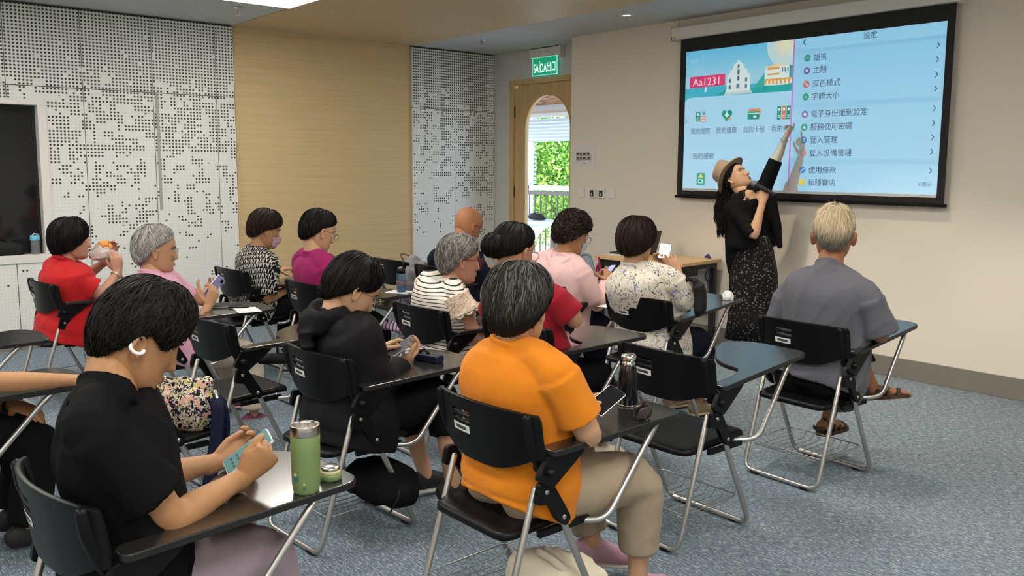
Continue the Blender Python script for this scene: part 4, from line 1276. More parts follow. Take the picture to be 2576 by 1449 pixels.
EARS = [ear_mesh(1), ear_mesh(-1)]

BS = 1.12
class Person:
    """one figure: joints J in world metres, a continuous body skin, clothing, hair and features as its parts"""
    def __init__(s, label, base, J, face, up=(0, 0, 1), sc=1.0, tone=None, girth=1.0, voxel=.012, name='person'):
        sc = sc * 1.16
        s.o = empty(name, base); tag(s.o, label, 'person')
        s.b = np.array([base[0], base[1], base[2]], float)
        s.J = {k: np.asarray(v, float) for k, v in J.items()}
        s.HM = frame_of(face, up); s.HC = s.J['head']; s.sc = sc
        s.skin = tone; s.g = girth; s.vx = voxel
        s.extra = []; s.small = []
        j = s.J
        s.lat = nrm(j['shR'] - j['shL'])
        s.neck0 = s.HC + s.HM @ (np.array([0, -.028, -.07]) * sc)
        s.spine = smooth_path([j['pelvis'], j['waist'], j['chest'], j['neck']], 6)
    def torso(s, ease=0.0, top=1.0, bot=0.0, drop=None, neck_r=None, flare=0.0, hang=0.0):
        """rings up the spine"""
        g = s.g
        prof_t = [0, .10, .25, .42, .58, .74, .86, .94, 1.0]
        wid = np.array([.165, .178, .168, .158, .163, .176, .168, .125, .068]) * np.array([g, g, g, g, g, .5 + .5 * g, .6 + .4 * g, 1, 1]) * 1.06
        dep = np.array([.112, .120, .110, .103, .106, .110, .100, .080, .060]) * np.array([g, g, g, g, g, g, .5 + .5 * g, 1, 1])
        n = len(s.spine); tt = np.linspace(0, 1, n)
        ts = np.linspace(bot, top, 16)
        C = np.stack([np.interp(ts, tt, s.spine[:, k]) for k in range(3)], 1)
        W = np.interp(ts, prof_t, wid) + ease + flare * np.clip(1 - ts / .5, 0, 1)
        D = np.interp(ts, prof_t, dep) + ease + flare * np.clip(1 - ts / .5, 0, 1)
        if drop is not None:
            C = np.vstack([np.asarray(drop, float), C]); W = np.concatenate([[W[0]], W]); D = np.concatenate([[D[0]], D])
        hipl = nrm(s.J['hipR'] - s.J['hipL'])
        lat = np.array([nrm(hipl * (1 - q) + s.lat * q) for q in np.linspace(0, 1, len(C))])
        V, F = [], []
        T = np.gradient(C, axis=0)
        nn = 24
        for i in range(len(C)):
            t = nrm(T[i]); u = nrm(lat[i] - t * np.dot(lat[i], t)); w = np.cross(t, u)
            for q in np.arange(nn) * 2 * pi / nn:
                c, si = cos(q), sin(q)
                V.append(C[i] + u * W[i] * np.sign(c) * abs(c) ** .85 + w * D[i] * np.sign(si) * abs(si) ** .9)
        for i in range(len(C) - 1):
            for k in range(nn): F.append((i * nn + k, i * nn + (k + 1) % nn, (i + 1) * nn + (k + 1) % nn, (i + 1) * nn + k))
        F.append(tuple(range(nn))[::-1]); F.append(tuple(range((len(C) - 1) * nn, len(C) * nn)))
        return V, F
    def shoulders(s, e=0.0):
        out = []
        for k in 'LR':
            sh = s.J['sh' + k]
            m = (s.J['neck'] * .45 + sh * .55) + np.array([0, 0, .012])
            out.append(tube([s.J['neck'] + np.array([0, 0, -.015]), m, sh], [.045 + e, .050 + e, .056 + e], 14))
        return out
    def arm(s, k, e=0.0, upto=2.0):
        sh, el, wr = s.J['sh' + k], s.J['el' + k], s.J['wr' + k]
        g = .6 + .4 * s.g
        pts = [sh, sh * .6 + el * .4, sh * .2 + el * .8, el, el * .72 + wr * .28, el * .35 + wr * .65, wr]
        r = np.array([.050 * g, .046 * g, .041 * g, .0385, .038, .030, .0220]) * BS
        return tube(smooth_path(pts, 2), np.interp(np.linspace(0, 6, 13), range(7), r) + e, 14)
    def leg(s, k, e=0.0):
        hp, kn, an = s.J['hip' + k], s.J['kn' + k], s.J['an' + k]
        g = .5 + .5 * s.g
        pts = [hp, hp * .55 + kn * .45, hp * .15 + kn * .85, kn, kn * .7 + an * .3, kn * .35 + an * .65, an]
        r = np.array([.088 * g, .075 * g, .060, .056, .054, .044, .036]) * BS
        return tube(smooth_path(pts, 2), np.interp(np.linspace(0, 6, 13), range(7), r) + e, 14)
    def body(s, hands=(), feet=False, necklen=.0, legs=True, hvox=.0040, hscale=1.06):
        """hands: list of dicts for hand_parts"""
        j = s.J; parts = [s.torso(-.012)] + s.shoulders(-.010)
        sc = s.sc
        nk = tube(smooth_path([j['neck'] + (j['chest'] - j['neck']) * .25, j['neck'] * .55 + s.neck0 * .45, s.neck0, s.HC + s.HM @ (np.array([0, -.018, -.035]) * sc)], 3), np.array([.078, .064, .057, .053, .051, .0505, .0505, .0505, .0505, .050]) * sc, 18)
        parts.append(nk)
        for k in 'LR': parts.append(s.arm(k))
        if legs:
            for k in 'LR': parts.append(s.leg(k, -.012 if not feet else -.004))
        ex = [((HEADV[0] * sc) @ s.HM.T + s.HC, HEADV[1])]
        for V, F in EARS: ex.append(((V * sc) @ s.HM.T + s.HC, F))
        for h in hands:
            hp = hand_parts(fore=j['el' + h['side']], scale=h.pop('scale', hscale), wrist=j['wr' + h['side']], **h)
            tmp = vox('tmp_hand', hp, hvox, None, None, 3)
            V = np.empty(len(tmp.data.vertices) * 3); tmp.data.vertices.foreach_get('co', V)
            ex.append((V.reshape(-1, 3), [tuple(p.vertices) for p in tmp.data.polygons]))
            m = tmp.data; bpy.data.objects.remove(tmp); bpy.data.meshes.remove(m)
        s.bodyo = vox('body', parts, s.vx, s.skin, s.o, 5, s.b, None, ex + s.extra)
        return s
    def face(s, lips=True, brow=M_brow, eyes=True):
        sc = s.sc
        T = lambda p: s.HM @ (np.asarray(p, float) * sc) + s.HC - s.b
        if eyes:
            for q in (-1, 1):
                e = MB()
                V, F = [], []
                na, nr = 14, 9
                for i in range(nr):
                    th = pi * (i + .5) / nr
                    for k in range(na):
                        a = 2 * pi * k / na
                        V.append((sin(th) * cos(a), cos(th), sin(th) * sin(a)))
                mi = []
                for i in range(nr - 1):
                    for k in range(na): F.append((i * na + k, (i + 1) * na + k, (i + 1) * na + (k + 1) % na, i * na + (k + 1) % na)); mi.append(1 if i < 2 else 0)
                F.append(tuple(range(na))); mi.append(1)
                W = [T(np.array(v) * np.array([.0125, .0095, .0052]) + np.array([q * .031, .0670, .0035])) for v in V]
                put('eye', W, F, [EYE_W, EYE_D], s.o, True, mi)
        if brow:
            for q in (-1, 1):
                put('eyebrow', *tube([T((q * .016, .0925, .019)), T((q * .030, .0905, .0245)), T((q * .046, .078, .0205))], [.002, .0032, .0012], 6), brow, s.o, True)
        if lips:
            b = MB()
            for dz, r in ((-.0665, .0030), (-.0762, .0036)):
                b.tube([T((-.021, .0805, -.0712)), T((-.010, .0925, dz)), T((0, .0955, dz)), T((.010, .0925, dz)), T((.021, .0805, -.0712))], [.001, r, r, r, .001], 8)
            b.build('lips', M_lip, s.o, True)
        return s
    def sleeve(s, k, to, e=.018, hem=.026, open_end=True):
        """sleeve tube from inside the shoulder to the share 'to' of the arm (1 elbow, 2 wrist) with a hollow hem"""
        sh, el, wr = s.J['sh' + k], s.J['el' + k], s.J['wr' + k]
        g = .6 + .4 * s.g
        q = np.linspace(0, to, 10)
        f = lambda v: sh + (el - sh) * v if v <= 1 else el + (wr - el) * (v - 1)
        P = np.array([f(v) for v in q])
        P[1:-1] = (P[:-2] + 2 * P[1:-1] + P[2:]) / 4
        base = np.interp(q, [0, .4, .8, 1, 1.3, 1.65, 2], np.array([.050 * g, .046 * g, .041 * g, .0385, .038, .031, .0245]) * BS)
        R = base + e + (hem - e) * np.clip((q / to), 0, 1) ** 2
        t = nrm(P[-1] - P[-2])
        if open_end:
            P = np.vstack([P, P[-1] + t * .002, P[-1] - t * .03]); R = np.concatenate([R, [max(.012, R[-1] - .013)], [max(.012, R[-1] - .014)]])
            V, F = tube(P[:-2], R[:-2], 18, cap=0)
            V = list(V); F = list(F)[:-1]
            n = 18; base_i = len(V) - n
            u = np.array(V[base_i:]) - P[-3]
            V += [P[-3] + v * (R[-2] / R[-3]) for v in u]; V += [P[-3] - t * .03 + v * (R[-1] / R[-3]) for v in u]
            for r in range(2):
                a = base_i + r * n
                for j in range(n): F.append((a + j, a + (j + 1) % n, a + n + (j + 1) % n, a + n + j))
            F.append(tuple(range(base_i + 2 * n, base_i + 3 * n)))
            return V, F
        return tube(P, R, 18)
    def shirt(s, name, mat, sleeves=(.75, .75), ease=.016, hem=.028, bot=-.0, drop=None, top=.965, amp=.008, freq=16, seed=1, voxel=.0085, flare=.0, sl_e=.018, extra=None, axis=(.3, .2, 1), smooth=4, reach=.15, neckr=.074):
        parts = [s.torso(ease, top, bot, drop, flare=flare)] + s.shoulders(ease * .55) + (s.band(neckr) if neckr else [])
        for k, t in zip('LR', sleeves):
            if t: parts.append(s.sleeve(k, t, sl_e, hem))
        if extra: parts += extra
        j = s.J
        pts = ([j['elL'], j['elR']] if max(sleeves) > 1 else []) + [j['waist'] + s.lat * .16, j['waist'] - s.lat * .16, (j['shR'] * .6 + j['chest'] * .4), (j['shL'] * .6 + j['chest'] * .4), j['waist'] * .5 + j['pelvis'] * .5]
        s.top = vox(name, parts, voxel, mat, s.o, smooth, s.b, folds(amp, freq, axis, seed, .35, pts, reach))
        return s.top
    def band(s, r=.070, rr=.0085, lift=.010, depth=.92, tilt=.016):
        nk = s.J['neck']; ax = nrm(s.neck0 - nk)
        u = nrm(s.lat - ax * np.dot(s.lat, ax)); w = np.cross(ax, u)
        c = nk + ax * lift
        P = [c + u * r * cos(a) + w * (r * depth) * sin(a) + ax * (-tilt * sin(a)) for a in np.linspace(0, 2 * pi, 33)[:-1]]
        return [tube(P, rr, 8, closed=True, ref=None), tube([nk - ax * .05, nk + ax * (lift - .004)], [r + .016, r * .99], 20, ref=u, cap=0)]
    def collar(s, mat, r=.066, rr=.0085, lift=.0, depth=.9, parent=None, dy=0.0, name='collar'):
        V, F = s.band(r, rr, lift + .006, depth)[0]
        return put(name, np.array(V) - s.b, F, mat, parent or s.top, True)
    def trousers(s, mat, e=.014, to=(1.9, 1.9), hem=.02, amp=.007, seed=3, voxel=.012, freq=15, name='trousers', bell=0.0):
        j = s.J; parts = []
        pv = s.torso(.010, .30, 0.0); parts.append(pv)
        for k, t in zip('LR', to):
            hp, kn, an = j['hip' + k], j['kn' + k], j['an' + k]
            q = np.linspace(0, t, 12)
            f = lambda v: hp + (kn - hp) * v if v <= 1 else kn + (an - kn) * (v - 1)
            P = np.array([f(v) for v in q]); P[1:-1] = (P[:-2] + 2 * P[1:-1] + P[2:]) / 4
            g = .5 + .5 * s.g
            R = np.interp(q, [0, .45, .85, 1, 1.3, 1.65, 2], np.array([.092 * g, .080 * g, .066, .063, .058, .050, .044]) * BS) + e + (hem) * np.clip(q - 1, 0, 1) ** 2 + bell * np.clip(q / max(t, .1), 0, 1) ** 2
            V, F = tube(P, R, 18, cap=0)
            n = 18; V = list(V); F = list(F)[:-1]; bi = len(V) - n
            t_ = nrm(P[-1] - P[-2]); u = np.array(V[bi:]) - P[-1]
            V += [P[-1] + v * .80 for v in u]; V += [P[-1] - t_ * .04 + v * .78 for v in u]
            for r in range(2):
                a = bi + r * n
                for i in range(n): F.append((a + i, a + (i + 1) % n, a + n + (i + 1) % n, a + n + i))
            F.append(tuple(range(bi + 2 * n, bi + 3 * n)))
            parts.append((V, F))
            dv = nrm(kn - hp); rr = .096 * g + e * .5; parts.append(tube([hp + dv * .005, hp + dv * .06], [rr, rr], 18))
        pts = [j['knL'], j['knR'], j['hipL'], j['hipR'], j['anL'], j['anR']]
        return vox(name, parts, voxel, mat, s.o, 4, s.b, folds(amp, freq, (.2, 1, .3), seed, .4, pts, .16))
    def shoe(s, k, mat, fwd, length=.245, sole=None, up=(0, 0, 1), open_=False, width=.043):
        an = s.J['an' + k]; f = nrm(fwd); u = nrm(np.asarray(up, float) - f * np.dot(up, f)); r = np.cross(f, u)
        heel = an - f * .065 - u * .045
        P = [heel + f * x * length for x in (0.0, .10, .28, .50, .72, .90, 1.0)]
        hgt = [.045, .055, .058, .046, .034, .028, .018]; wid = [.024, .031, .033, .036, width, .036, .018]
        pts = [p + u * (h - .03) for p, h in zip(P, hgt)]
        V, F = tube(pts, wid, 16, ref=r, R2=[h * .95 for h in hgt])
        V = [np.asarray(v) for v in V]
        V = [v - u * min(0, np.dot(v - heel, u) + .028) for v in V]   # flat underside
        o = put('shoe', np.array(V) - s.b, F, mat, s.o, True)
        if sole:
            V2, F2 = tube([p - u * .026 for p in P], [w * 1.08 for w in wid], 16, ref=r, R2=[.011] * 7)
            put('sole', np.array(V2) - s.b, F2, sole, o, True)
        return o
def seated(key, head, over=None, lean=0.0, wide=1.0, hunch=.03):
    """joints of a sitter on chair key; head: photo pixel of the head centre; over: joints replaced (pixel pair or 3D local tuple)"""
    Lc = lambda x, y, z: L(key, x, y, z)
    J = dict(pelvis=Lc(0, .05, .475), waist=Lc(0, .055 + lean * .3, .66), chest=Lc(0, .035 + lean * .6 - hunch * .4, .85), neck=Lc(0, .0 + lean, .995),
             shL=Lc(-.178 * wide, -.01 + lean, .935), shR=Lc(.178 * wide, -.01 + lean, .935),
             hipL=Lc(-.09, .01, .50), hipR=Lc(.09, .01, .50), knL=Lc(-.11, .42, .52), knR=Lc(.11, .42, .52), anL=Lc(-.11, .40, .09), anR=Lc(.11, .40, .09),
             elL=Lc(-.235, .10 + lean, .72), elR=Lc(.235, .10 + lean, .72), wrL=Lc(-.10, .30 + lean, .78), wrR=Lc(.10, .30 + lean, .78), head=Lc(0, .05 + lean, 1.15))
    g0 = J['head'].copy(); J['head'] = snap(*head, g0); d = J['head'] - g0
    for k, w in (('neck', .9), ('shL', .85), ('shR', .85), ('chest', .65), ('waist', .25), ('elL', .5), ('elR', .5)): J[k] = J[k] + d * w
    for k, v in (over or {}).items():
        v = list(v)
        if len(v) == 2: J[k] = snap(v[0], v[1], J[k])
        elif len(v) == 3: J[k] = Lc(*v)
        elif len(v) == 5: J[k] = snap(v[0], v[1], Lc(*v[2:]))     # pixel at the depth of a local point
    return J
#--FOLK--
# skin tones, cloth and hair colours
T_fair = skin('skin_fair', srgb(198, 160, 128)); T_mid = skin('skin_mid', srgb(188, 146, 114)); T_warm = skin('skin_warm', srgb(182, 138, 98)); T_tan = skin('skin_tan', srgb(160, 112, 80)); T_rosy = skin('skin_rosy', srgb(194, 150, 126))
H_black = hair_mat('hair_black', (.004, .0035, .0035), (.011, .009, .008), .2); H_brown = hair_mat('hair_brown', (.012, .006, .0045), (.030, .015, .010), .3)
H_dark = hair_mat('hair_dark', (.006, .005, .0045), (.016, .012, .010), .3); H_salt = hair_mat('hair_salt', (.022, .020, .017), (.15, .14, .12), .22, .5, (.012, .011, .010))
H_grey = hair_mat('hair_grey', (.10, .096, .088), (.30, .285, .26), .5, .5); H_silver = hair_mat('hair_silver', (.22, .215, .20), (.46, .44, .41), .6, .5); H_blond = hair_mat('hair_yellow_white', (.46, .36, .22), (.66, .54, .37), .6, .5, (.16, .145, .12))
C_black = fabric('cotton_black', (.0065, .0065, .007), .85, .15); C_navyblack = fabric('navy_black', (.010, .011, .016), .85); C_jacket = fabric('nylon_black', (.011, .011, .012), .62, .2, 500, .2)
C_orange = fabric('cotton_orange', srgb(216, 128, 26), .88, .06); C_greyblue = fabric('jersey_grey_blue', srgb(96, 96, 104), .85, .08); C_red = fabric('polo_red', srgb(184, 26, 30), .85, .08); C_crimson = fabric('cotton_crimson', srgb(150, 20, 38), .85, .08)
C_magenta = fabric('jersey_magenta', srgb(150, 28, 92), .85, .1); C_pink = fabric('jacket_pink', srgb(222, 184, 182), .85, .06); C_pinkshirt = fabric('shirt_pink', srgb(214, 160, 182), .85, .1, 300, .4)
C_khaki = fabric('trousers_khaki', srgb(158, 142, 122), .88, .08); C_lilac = fabric('trousers_lilac_grey', srgb(150, 134, 146), .88, .08); C_beige = fabric('trousers_beige', srgb(196, 182, 166), .88, .06); C_navy = fabric('navy_knit', srgb(28, 32, 44), .9, .15); C_cream = fabric('cream', srgb(226, 214, 196), .9, .05)
M_steelrim = plain('rim_gold', (.5, .4, .28), .25, metal=1); M_darkrim = plain('rim_dark', (.02, .018, .018), .35); M_redrim = plain('rim_red', srgb(130, 20, 36), .35)
M_shoe_dark = plain('shoe_dark', (.014, .013, .013), .6); M_soleW = plain('sole_white', (.6, .57, .52), .6)

def uv_cloth(o, over, c0, lat):
    """cylindrical cloth coordinates round the figure: u metres round, v metres up"""
    me = o.data
    n = len(me.vertices); co = np.empty(n * 3); me.vertices.foreach_get('co', co); co = co.reshape(-1, 3)
    lat = nrm(lat); f = np.cross([0, 0, 1.0], lat)
    q = co - np.asarray(c0)
    ang = np.arctan2(q @ lat, -(q @ f))
    me.attributes.new('cloth_uv', 'FLOAT_VECTOR', 'POINT')
    val = np.stack([q @ lat + .9 * (q @ f), q[:, 2] + .3 * (q @ f - q @ lat), np.zeros(n)], 1) if over else np.stack([ang * .17, q[:, 2], np.zeros(n)], 1)
    me.attributes['cloth_uv'].data.foreach_set('vector', val.astype(np.float32).ravel())
def stripes_mat():
    m, nt, b = new_mat('striped_knit'); k = NT(nt)
    a = k.n('ShaderNodeAttribute', attribute_name='cloth_uv'); u, v, w = k.sep(a.outputs['Vector'])
    wob = k.m('MULTIPLY', k.m('SUBTRACT', k.noise(k.coord(), 2.5, 1), .5), .10)
    t = k.m('FRACT', k.m('DIVIDE', k.m('ADD', v, wob), .0205))
    s = k.m('LESS_THAN', t, .24)
    k.link(k.mix(s, srgb(226, 218, 208), (.022, .020, .022)), b.inputs['Base Color']); b.inputs['Roughness'].default_value = .9; b.inputs['Specular IOR Level'].default_value = .2
    return m
def lettered_mat():
    """black cloth printed all over with rows of interlocked white letters N and Y"""
    m, nt, b = new_mat('lettered_print'); k = NT(nt)
    a = k.n('ShaderNodeAttribute', attribute_name='cloth_uv'); u, v, w = k.sep(a.outputs['Vector'])
    cu, cv = .033, .042
    row = k.m('FLOOR', k.m('DIVIDE', v, cv))
    uu = k.m('ADD', k.m('DIVIDE', u, cu), k.m('MULTIPLY', row, .5))
    col = k.m('FLOOR', uu)
    x = k.m('SUBTRACT', k.m('FRACT', uu), .5); y = k.m('SUBTRACT', k.m('FRACT', k.m('DIVIDE', v, cv)), .5)
    x = k.m('ADD', x, k.m('MULTIPLY', y, -.12))
    def seg(ax, ay, bx, by):
        dx, dy = bx - ax, by - ay; l2 = dx * dx + dy * dy
        px, py = k.m('SUBTRACT', x, ax), k.m('SUBTRACT', y, ay)
        t = k.m('DIVIDE', k.m('ADD', k.m('MULTIPLY', px, dx), k.m('MULTIPLY', py, dy)), l2, clamp=True)
        ex, ey = k.m('SUBTRACT', px, k.m('MULTIPLY', t, dx)), k.m('SUBTRACT', py, k.m('MULTIPLY', t, dy))
        return k.m('SQRT', k.m('ADD', k.m('MULTIPLY', ex, ex), k.m('MULTIPLY', ey, ey)))
    def mn(*d):
        r = d[0]
        for e in d[1:]: r = k.m('MINIMUM', r, e)
        return r
    N = mn(seg(-.26, -.36, -.26, .36), seg(-.26, .36, .26, -.36), seg(.26, -.36, .26, .36))
    Y = mn(seg(-.28, .36, 0, .02), seg(.28, .36, 0, .02), seg(0, .02, 0, -.38))
    par = k.m('MODULO', k.m('ABSOLUTE', k.m('ADD', col, row)), 2.0)
    d = k.m('ADD', k.m('MULTIPLY', N, k.m('SUBTRACT', 1.0, par)), k.m('MULTIPLY', Y, par))
    on = k.m('LESS_THAN', d, .092)
    k.link(k.mix(on, (.010, .010, .011), srgb(206, 202, 190)), b.inputs['Base Color']); b.inputs['Roughness'].default_value = .85; b.inputs['Specular IOR Level'].default_value = .2
    return m
def floral_mat(name, ground, inks, scale, thr):
    """scattered brush marks: thin curved strokes cut from warped noise"""
    m, nt, b = new_mat(name); k = NT(nt)
    c = k.coord()
    w = k.n('ShaderNodeTexNoise'); k.link(c, w.inputs['Vector']); w.inputs['Scale'].default_value = scale * .5
    add = k.n('ShaderNodeVectorMath', operation='MULTIPLY_ADD'); k.link(w.outputs['Color'], add.inputs[0]); add.inputs[1].default_value = (.06, .06, .06); k.link(c, add.inputs[2])
    col = ground
    first = True
    for i, (ink, s, t, dens) in enumerate(inks):
        f = k.noise(k.mapping(add.outputs[0], loc=(i * 3.1, i * 1.7, i)), s, 2, .5)
        line = k.m('LESS_THAN', k.m('ABSOLUTE', k.m('SUBTRACT', f, .5)), t)
        msk = k.m('GREATER_THAN', k.noise(k.mapping(c, loc=(i * 2.2, 5, i)), s * .8, 2, .5), dens)
        col = k.mix(k.m('MULTIPLY', line, msk), col, ink)
    k.link(col, b.inputs['Base Color']); b.inputs['Roughness'].default_value = .88; b.inputs['Specular IOR Level'].default_value = .2
    return m
M_stripes = stripes_mat(); M_letters = lettered_mat()
M_floral = floral_mat('floral_blouse', srgb(214, 206, 190), [(srgb(150, 158, 176), 14, .020, .55), (srgb(56, 58, 68), 17, .0115, .52), (srgb(70, 80, 104), 22, .012, .52), (srgb(50, 52, 60), 30, .012, .54)], 30, .02)
def skirt_mat():
    m, nt, b = new_mat('flower_skirt'); k = NT(nt)
    c = k.coord()
    v = k.n('ShaderNodeTexVoronoi', feature='F1'); k.link(c, v.inputs['Vector']); v.inputs['Scale'].default_value = 46
    d = v.outputs['Distance']
    on = k.m('MULTIPLY', k.m('LESS_THAN', d, k.m('ADD', .20, k.m('MULTIPLY', k.noise(c, 90, 2), .22))), k.m('GREATER_THAN', k.noise(c, 25, 1), .40))
    k.link(k.mix(on, (.008, .007, .008), srgb(112, 106, 98)), b.inputs['Base Color']); b.inputs['Roughness'].default_value = .85; b.inputs['Specular IOR Level'].default_value = .2
    return m
def base_of(key): 
    p = L(key, 0, 0, 0); return (p[0], p[1], 0.0)
def toward(p, px, py, push=0.0): return snap(px, py, p, push) - np.asarray(p)

# ---- P15, orange T-shirt
J = seated('p15', (1308, 766), dict(shL=(1205, 925), shR=(1402, 945), elR=(1484, 1098, .27, .13, .77), wrR=(1424, 1012, .12, .34, .78), elL=(-.25, .12, .76), wrL=(1440, 1010, -.02, .36, .80), knR=(1612, 1195, .13, .44, .53), anR=(1604, 1462, .13, .42, .10), knL=(-.13, .44, .52), anL=(1492, 1372, -.10, .40, .09), neck=(1288, 868, 0, .0, 1.0)), wide=1.12)
p = Person('person in an orange T-shirt and khaki trousers, seen from behind, holding a phone', base_of('p15'), J, (-.36, .93, -.14), sc=1.0, tone=T_fair, girth=1.16)
p.body([dict(side='R', d=toward(J['wrR'], 1532, 1010, .05), n=(.1, -.2, .95), curl=(8, 14, 10), thumb=(.8, .5, .3), spread=2)], feet=True)
p.face()
p.shirt('t_shirt', C_orange, (.70, .70), .026, .032, amp=.012, freq=13, seed=4, flare=.012, drop=L('p15', 0, .03, .43), voxel=.008)
p.trousers(C_khaki, .022, (1.86, 1.72), -.004, .012, seed=8, freq=12)
hair('hair', p.o, p.b, p.HM, p.HC, dict(ST_BOWL, ax=.096, ab=.118, line=[60, 66, 84, 104, 128, 141, 147]), H_salt, 8000, .0016, 11, .008, wave=.25, fly=60, tap=.016)
SHOE_PINK = fabric('slipper_pink', srgb(190, 150, 168), .95)
for k_, f in (('L', toward(J['anL'], 1515, 1375)), ('R', L('p15', .14, 1, 0) - L('p15', .13, 0, 0))):
    sh = p.shoe(k_, SHOE_PINK, (f[0], f[1], 0), .24, M_soleW)
    lace = MB(); a = J['an' + k_] + nrm(np.array([f[0], f[1], 0])) * .05 - p.b
    r_ = np.cross(nrm(np.array([f[0], f[1], 0])), [0, 0, 1])
    for i in range(4):
        q = a + nrm(np.array([f[0], f[1], 0])) * (.022 * i) + np.array([0, 0, -.012 - .006 * i])
        lace.tube([q - r_ * .02, q + np.array([0, 0, .004]), q + r_ * .02], .0035, 6)
    lace.build('laces', plain('lace_grey', (.16, .12, .14), .8), sh, True)

# ---- P14, blue-grey T-shirt
J = seated('p14', (2097, 590), dict(shL=(1982, 748), shR=(2186, 752), elR=(2216, 842, .28, .06, .76), wrR=(.14, .34, .76), elL=(1952, 842, -.27, .05, .76), wrL=(-.10, .34, .76), knR=(2150, 900, .10, .46, .60), anR=(2196, 975, .28, .52, .27), knL=(-.06, .45, .53), anL=(2080, 1062, .0, .36, .10)), wide=1.3)
for k_ in ('waist', 'chest', 'neck'): J[k_] = J[k_] + np.array([.02, 0, 0])
p = Person('man with yellow-white hair in a blue-grey T-shirt, seen from behind', base_of('p14'), J, (-.48, .87, .08), sc=1.07, tone=T_tan, girth=1.22)
p.body([], feet=True)
p.face()
p.shirt('t_shirt', C_greyblue, (.95, .95), .030, .045, amp=.024, freq=9, seed=2, flare=.01, drop=L('p14', .0, .03, .46), axis=(.6, .1, .8))
p.trousers(C_black, .022, (1.55, 1.35), .03, .010, seed=5)
hair('hair', p.o, p.b, p.HM, p.HC, dict(ST_CROP, ax=.081, ab=.104, at=.120, line=[50, 56, 64, 72, 100, 120, 126]), H_blond, 7000, .0017, 5, .008, wave=.2, sc=1.24, fly=90, tap=.014, length=(.18, .4))
M_sandal = plain('sandal_brown', srgb(66, 42, 32), .6)
for k_, f, up in (('R', L('p14', .28, .15, 0) - L('p14', 0, 0, 0) + np.array([0, 0, .06]), (-.15, .1, 1)), ('L', np.array([.05, 1, 0]), (0, 0, 1))):
    an = J['an' + k_]; f = nrm(f); u = nrm(np.asarray(up, float) - f * np.dot(up, f)); r_ = np.cross(f, u)
    h0 = an - f * .06 - u * .05
    hg = [.05, .055, .045, .032, .026, .014]; P = [h0 + f * x + u * (h - .012) for x, h in zip((.0, .03, .09, .15, .20, .235), hg)]
    put('foot', *(lambda VF: (np.array(VF[0]) - p.b, VF[1]))(tube(P, [.026, .032, .036, .042, .040, .026], 14, ref=r_, R2=[.03, .034, .03, .024, .017, .011])), T_tan, p.o, True)
    V, F = slab([(x, y) for x, y in round_outline([(-.035, -.01), (.035, -.01), (.050, .13), (.046, .23), (-.040, .25), (-.042, .12)], .03, 5)], -.016, .004)
    sd = put('sandal', [h0 + r_ * v[0] + f * v[1] + u * v[2] - p.b for v in V], F, M_sandal, p.o)
    st = MB()
    for (y, h, w) in ((.035, .075, .038), (.085, .06, .042), (.135, .046, .047), (.185, .036, .046)):
        q = [h0 + f * y + r_ * w * cos(a) + u * (h * sin(a)) - p.b for a in np.linspace(0, pi, 11)]
        st.tube(q, .013, 8, ref=f, R2=.0045)
    st.tube([h0 - f * .012 + r_ * .034 * cos(a) + f * (-.02 * sin(a)) + u * .03 - p.b for a in np.linspace(0, pi, 9)], .012, 8, ref=u, R2=.004)
    st.build('strap', M_sandal, sd, True)

# ---- P12, floral blouse
J = seated('p12', (1603, 606), dict(shL=(1568, 700), shR=(1694, 706), elR=(1722, 758, .29, .12, .80), wrR=(1706, 690, .20, .30, .98), elL=(1580, 745, -.26, .14, .80), wrL=(1652, 690, .0, .30, .98)), wide=1.1)
p = Person('woman with brown bobbed hair in a cream blouse with dark leaf print', base_of('p12'), J, (-.22, .96, -.14), tone=T_mid, girth=1.22)
p.body([dict(side='R', d=toward(J['wrR'], 1690, 660, .03), n=(-.75, .6, .1), curl=(16, 26, 20), spread=5, thumb=(.7, .5, .3)), dict(side='L', d=toward(J['wrL'], 1656, 664, .03), n=(.6, -.6, .3), curl=(40, 50, 30))])
p.face()
p.shirt('blouse', M_floral, (1.08, 1.08), .028, .03, amp=.013, freq=13, seed=6, flare=.025, drop=L('p12', 0, .03, .42))
p.trousers(C_navy, .016)
hair('hair', p.o, p.b, p.HM, p.HC, dict(ST_BOWL, ax=.098, ab=.122, at=.124, line=[64, 72, 92, 112, 128, 136, 140]), H_brown, 4500, .0020, 21, .006)
for k_, f in (('L', (.1, 1, 0)), ('R', (.2, 1, 0))): p.shoe(k_, plain('shoe_tan', srgb(150, 132, 104), .8), f, .24, plain('sole_cream', srgb(196, 180, 150), .7))

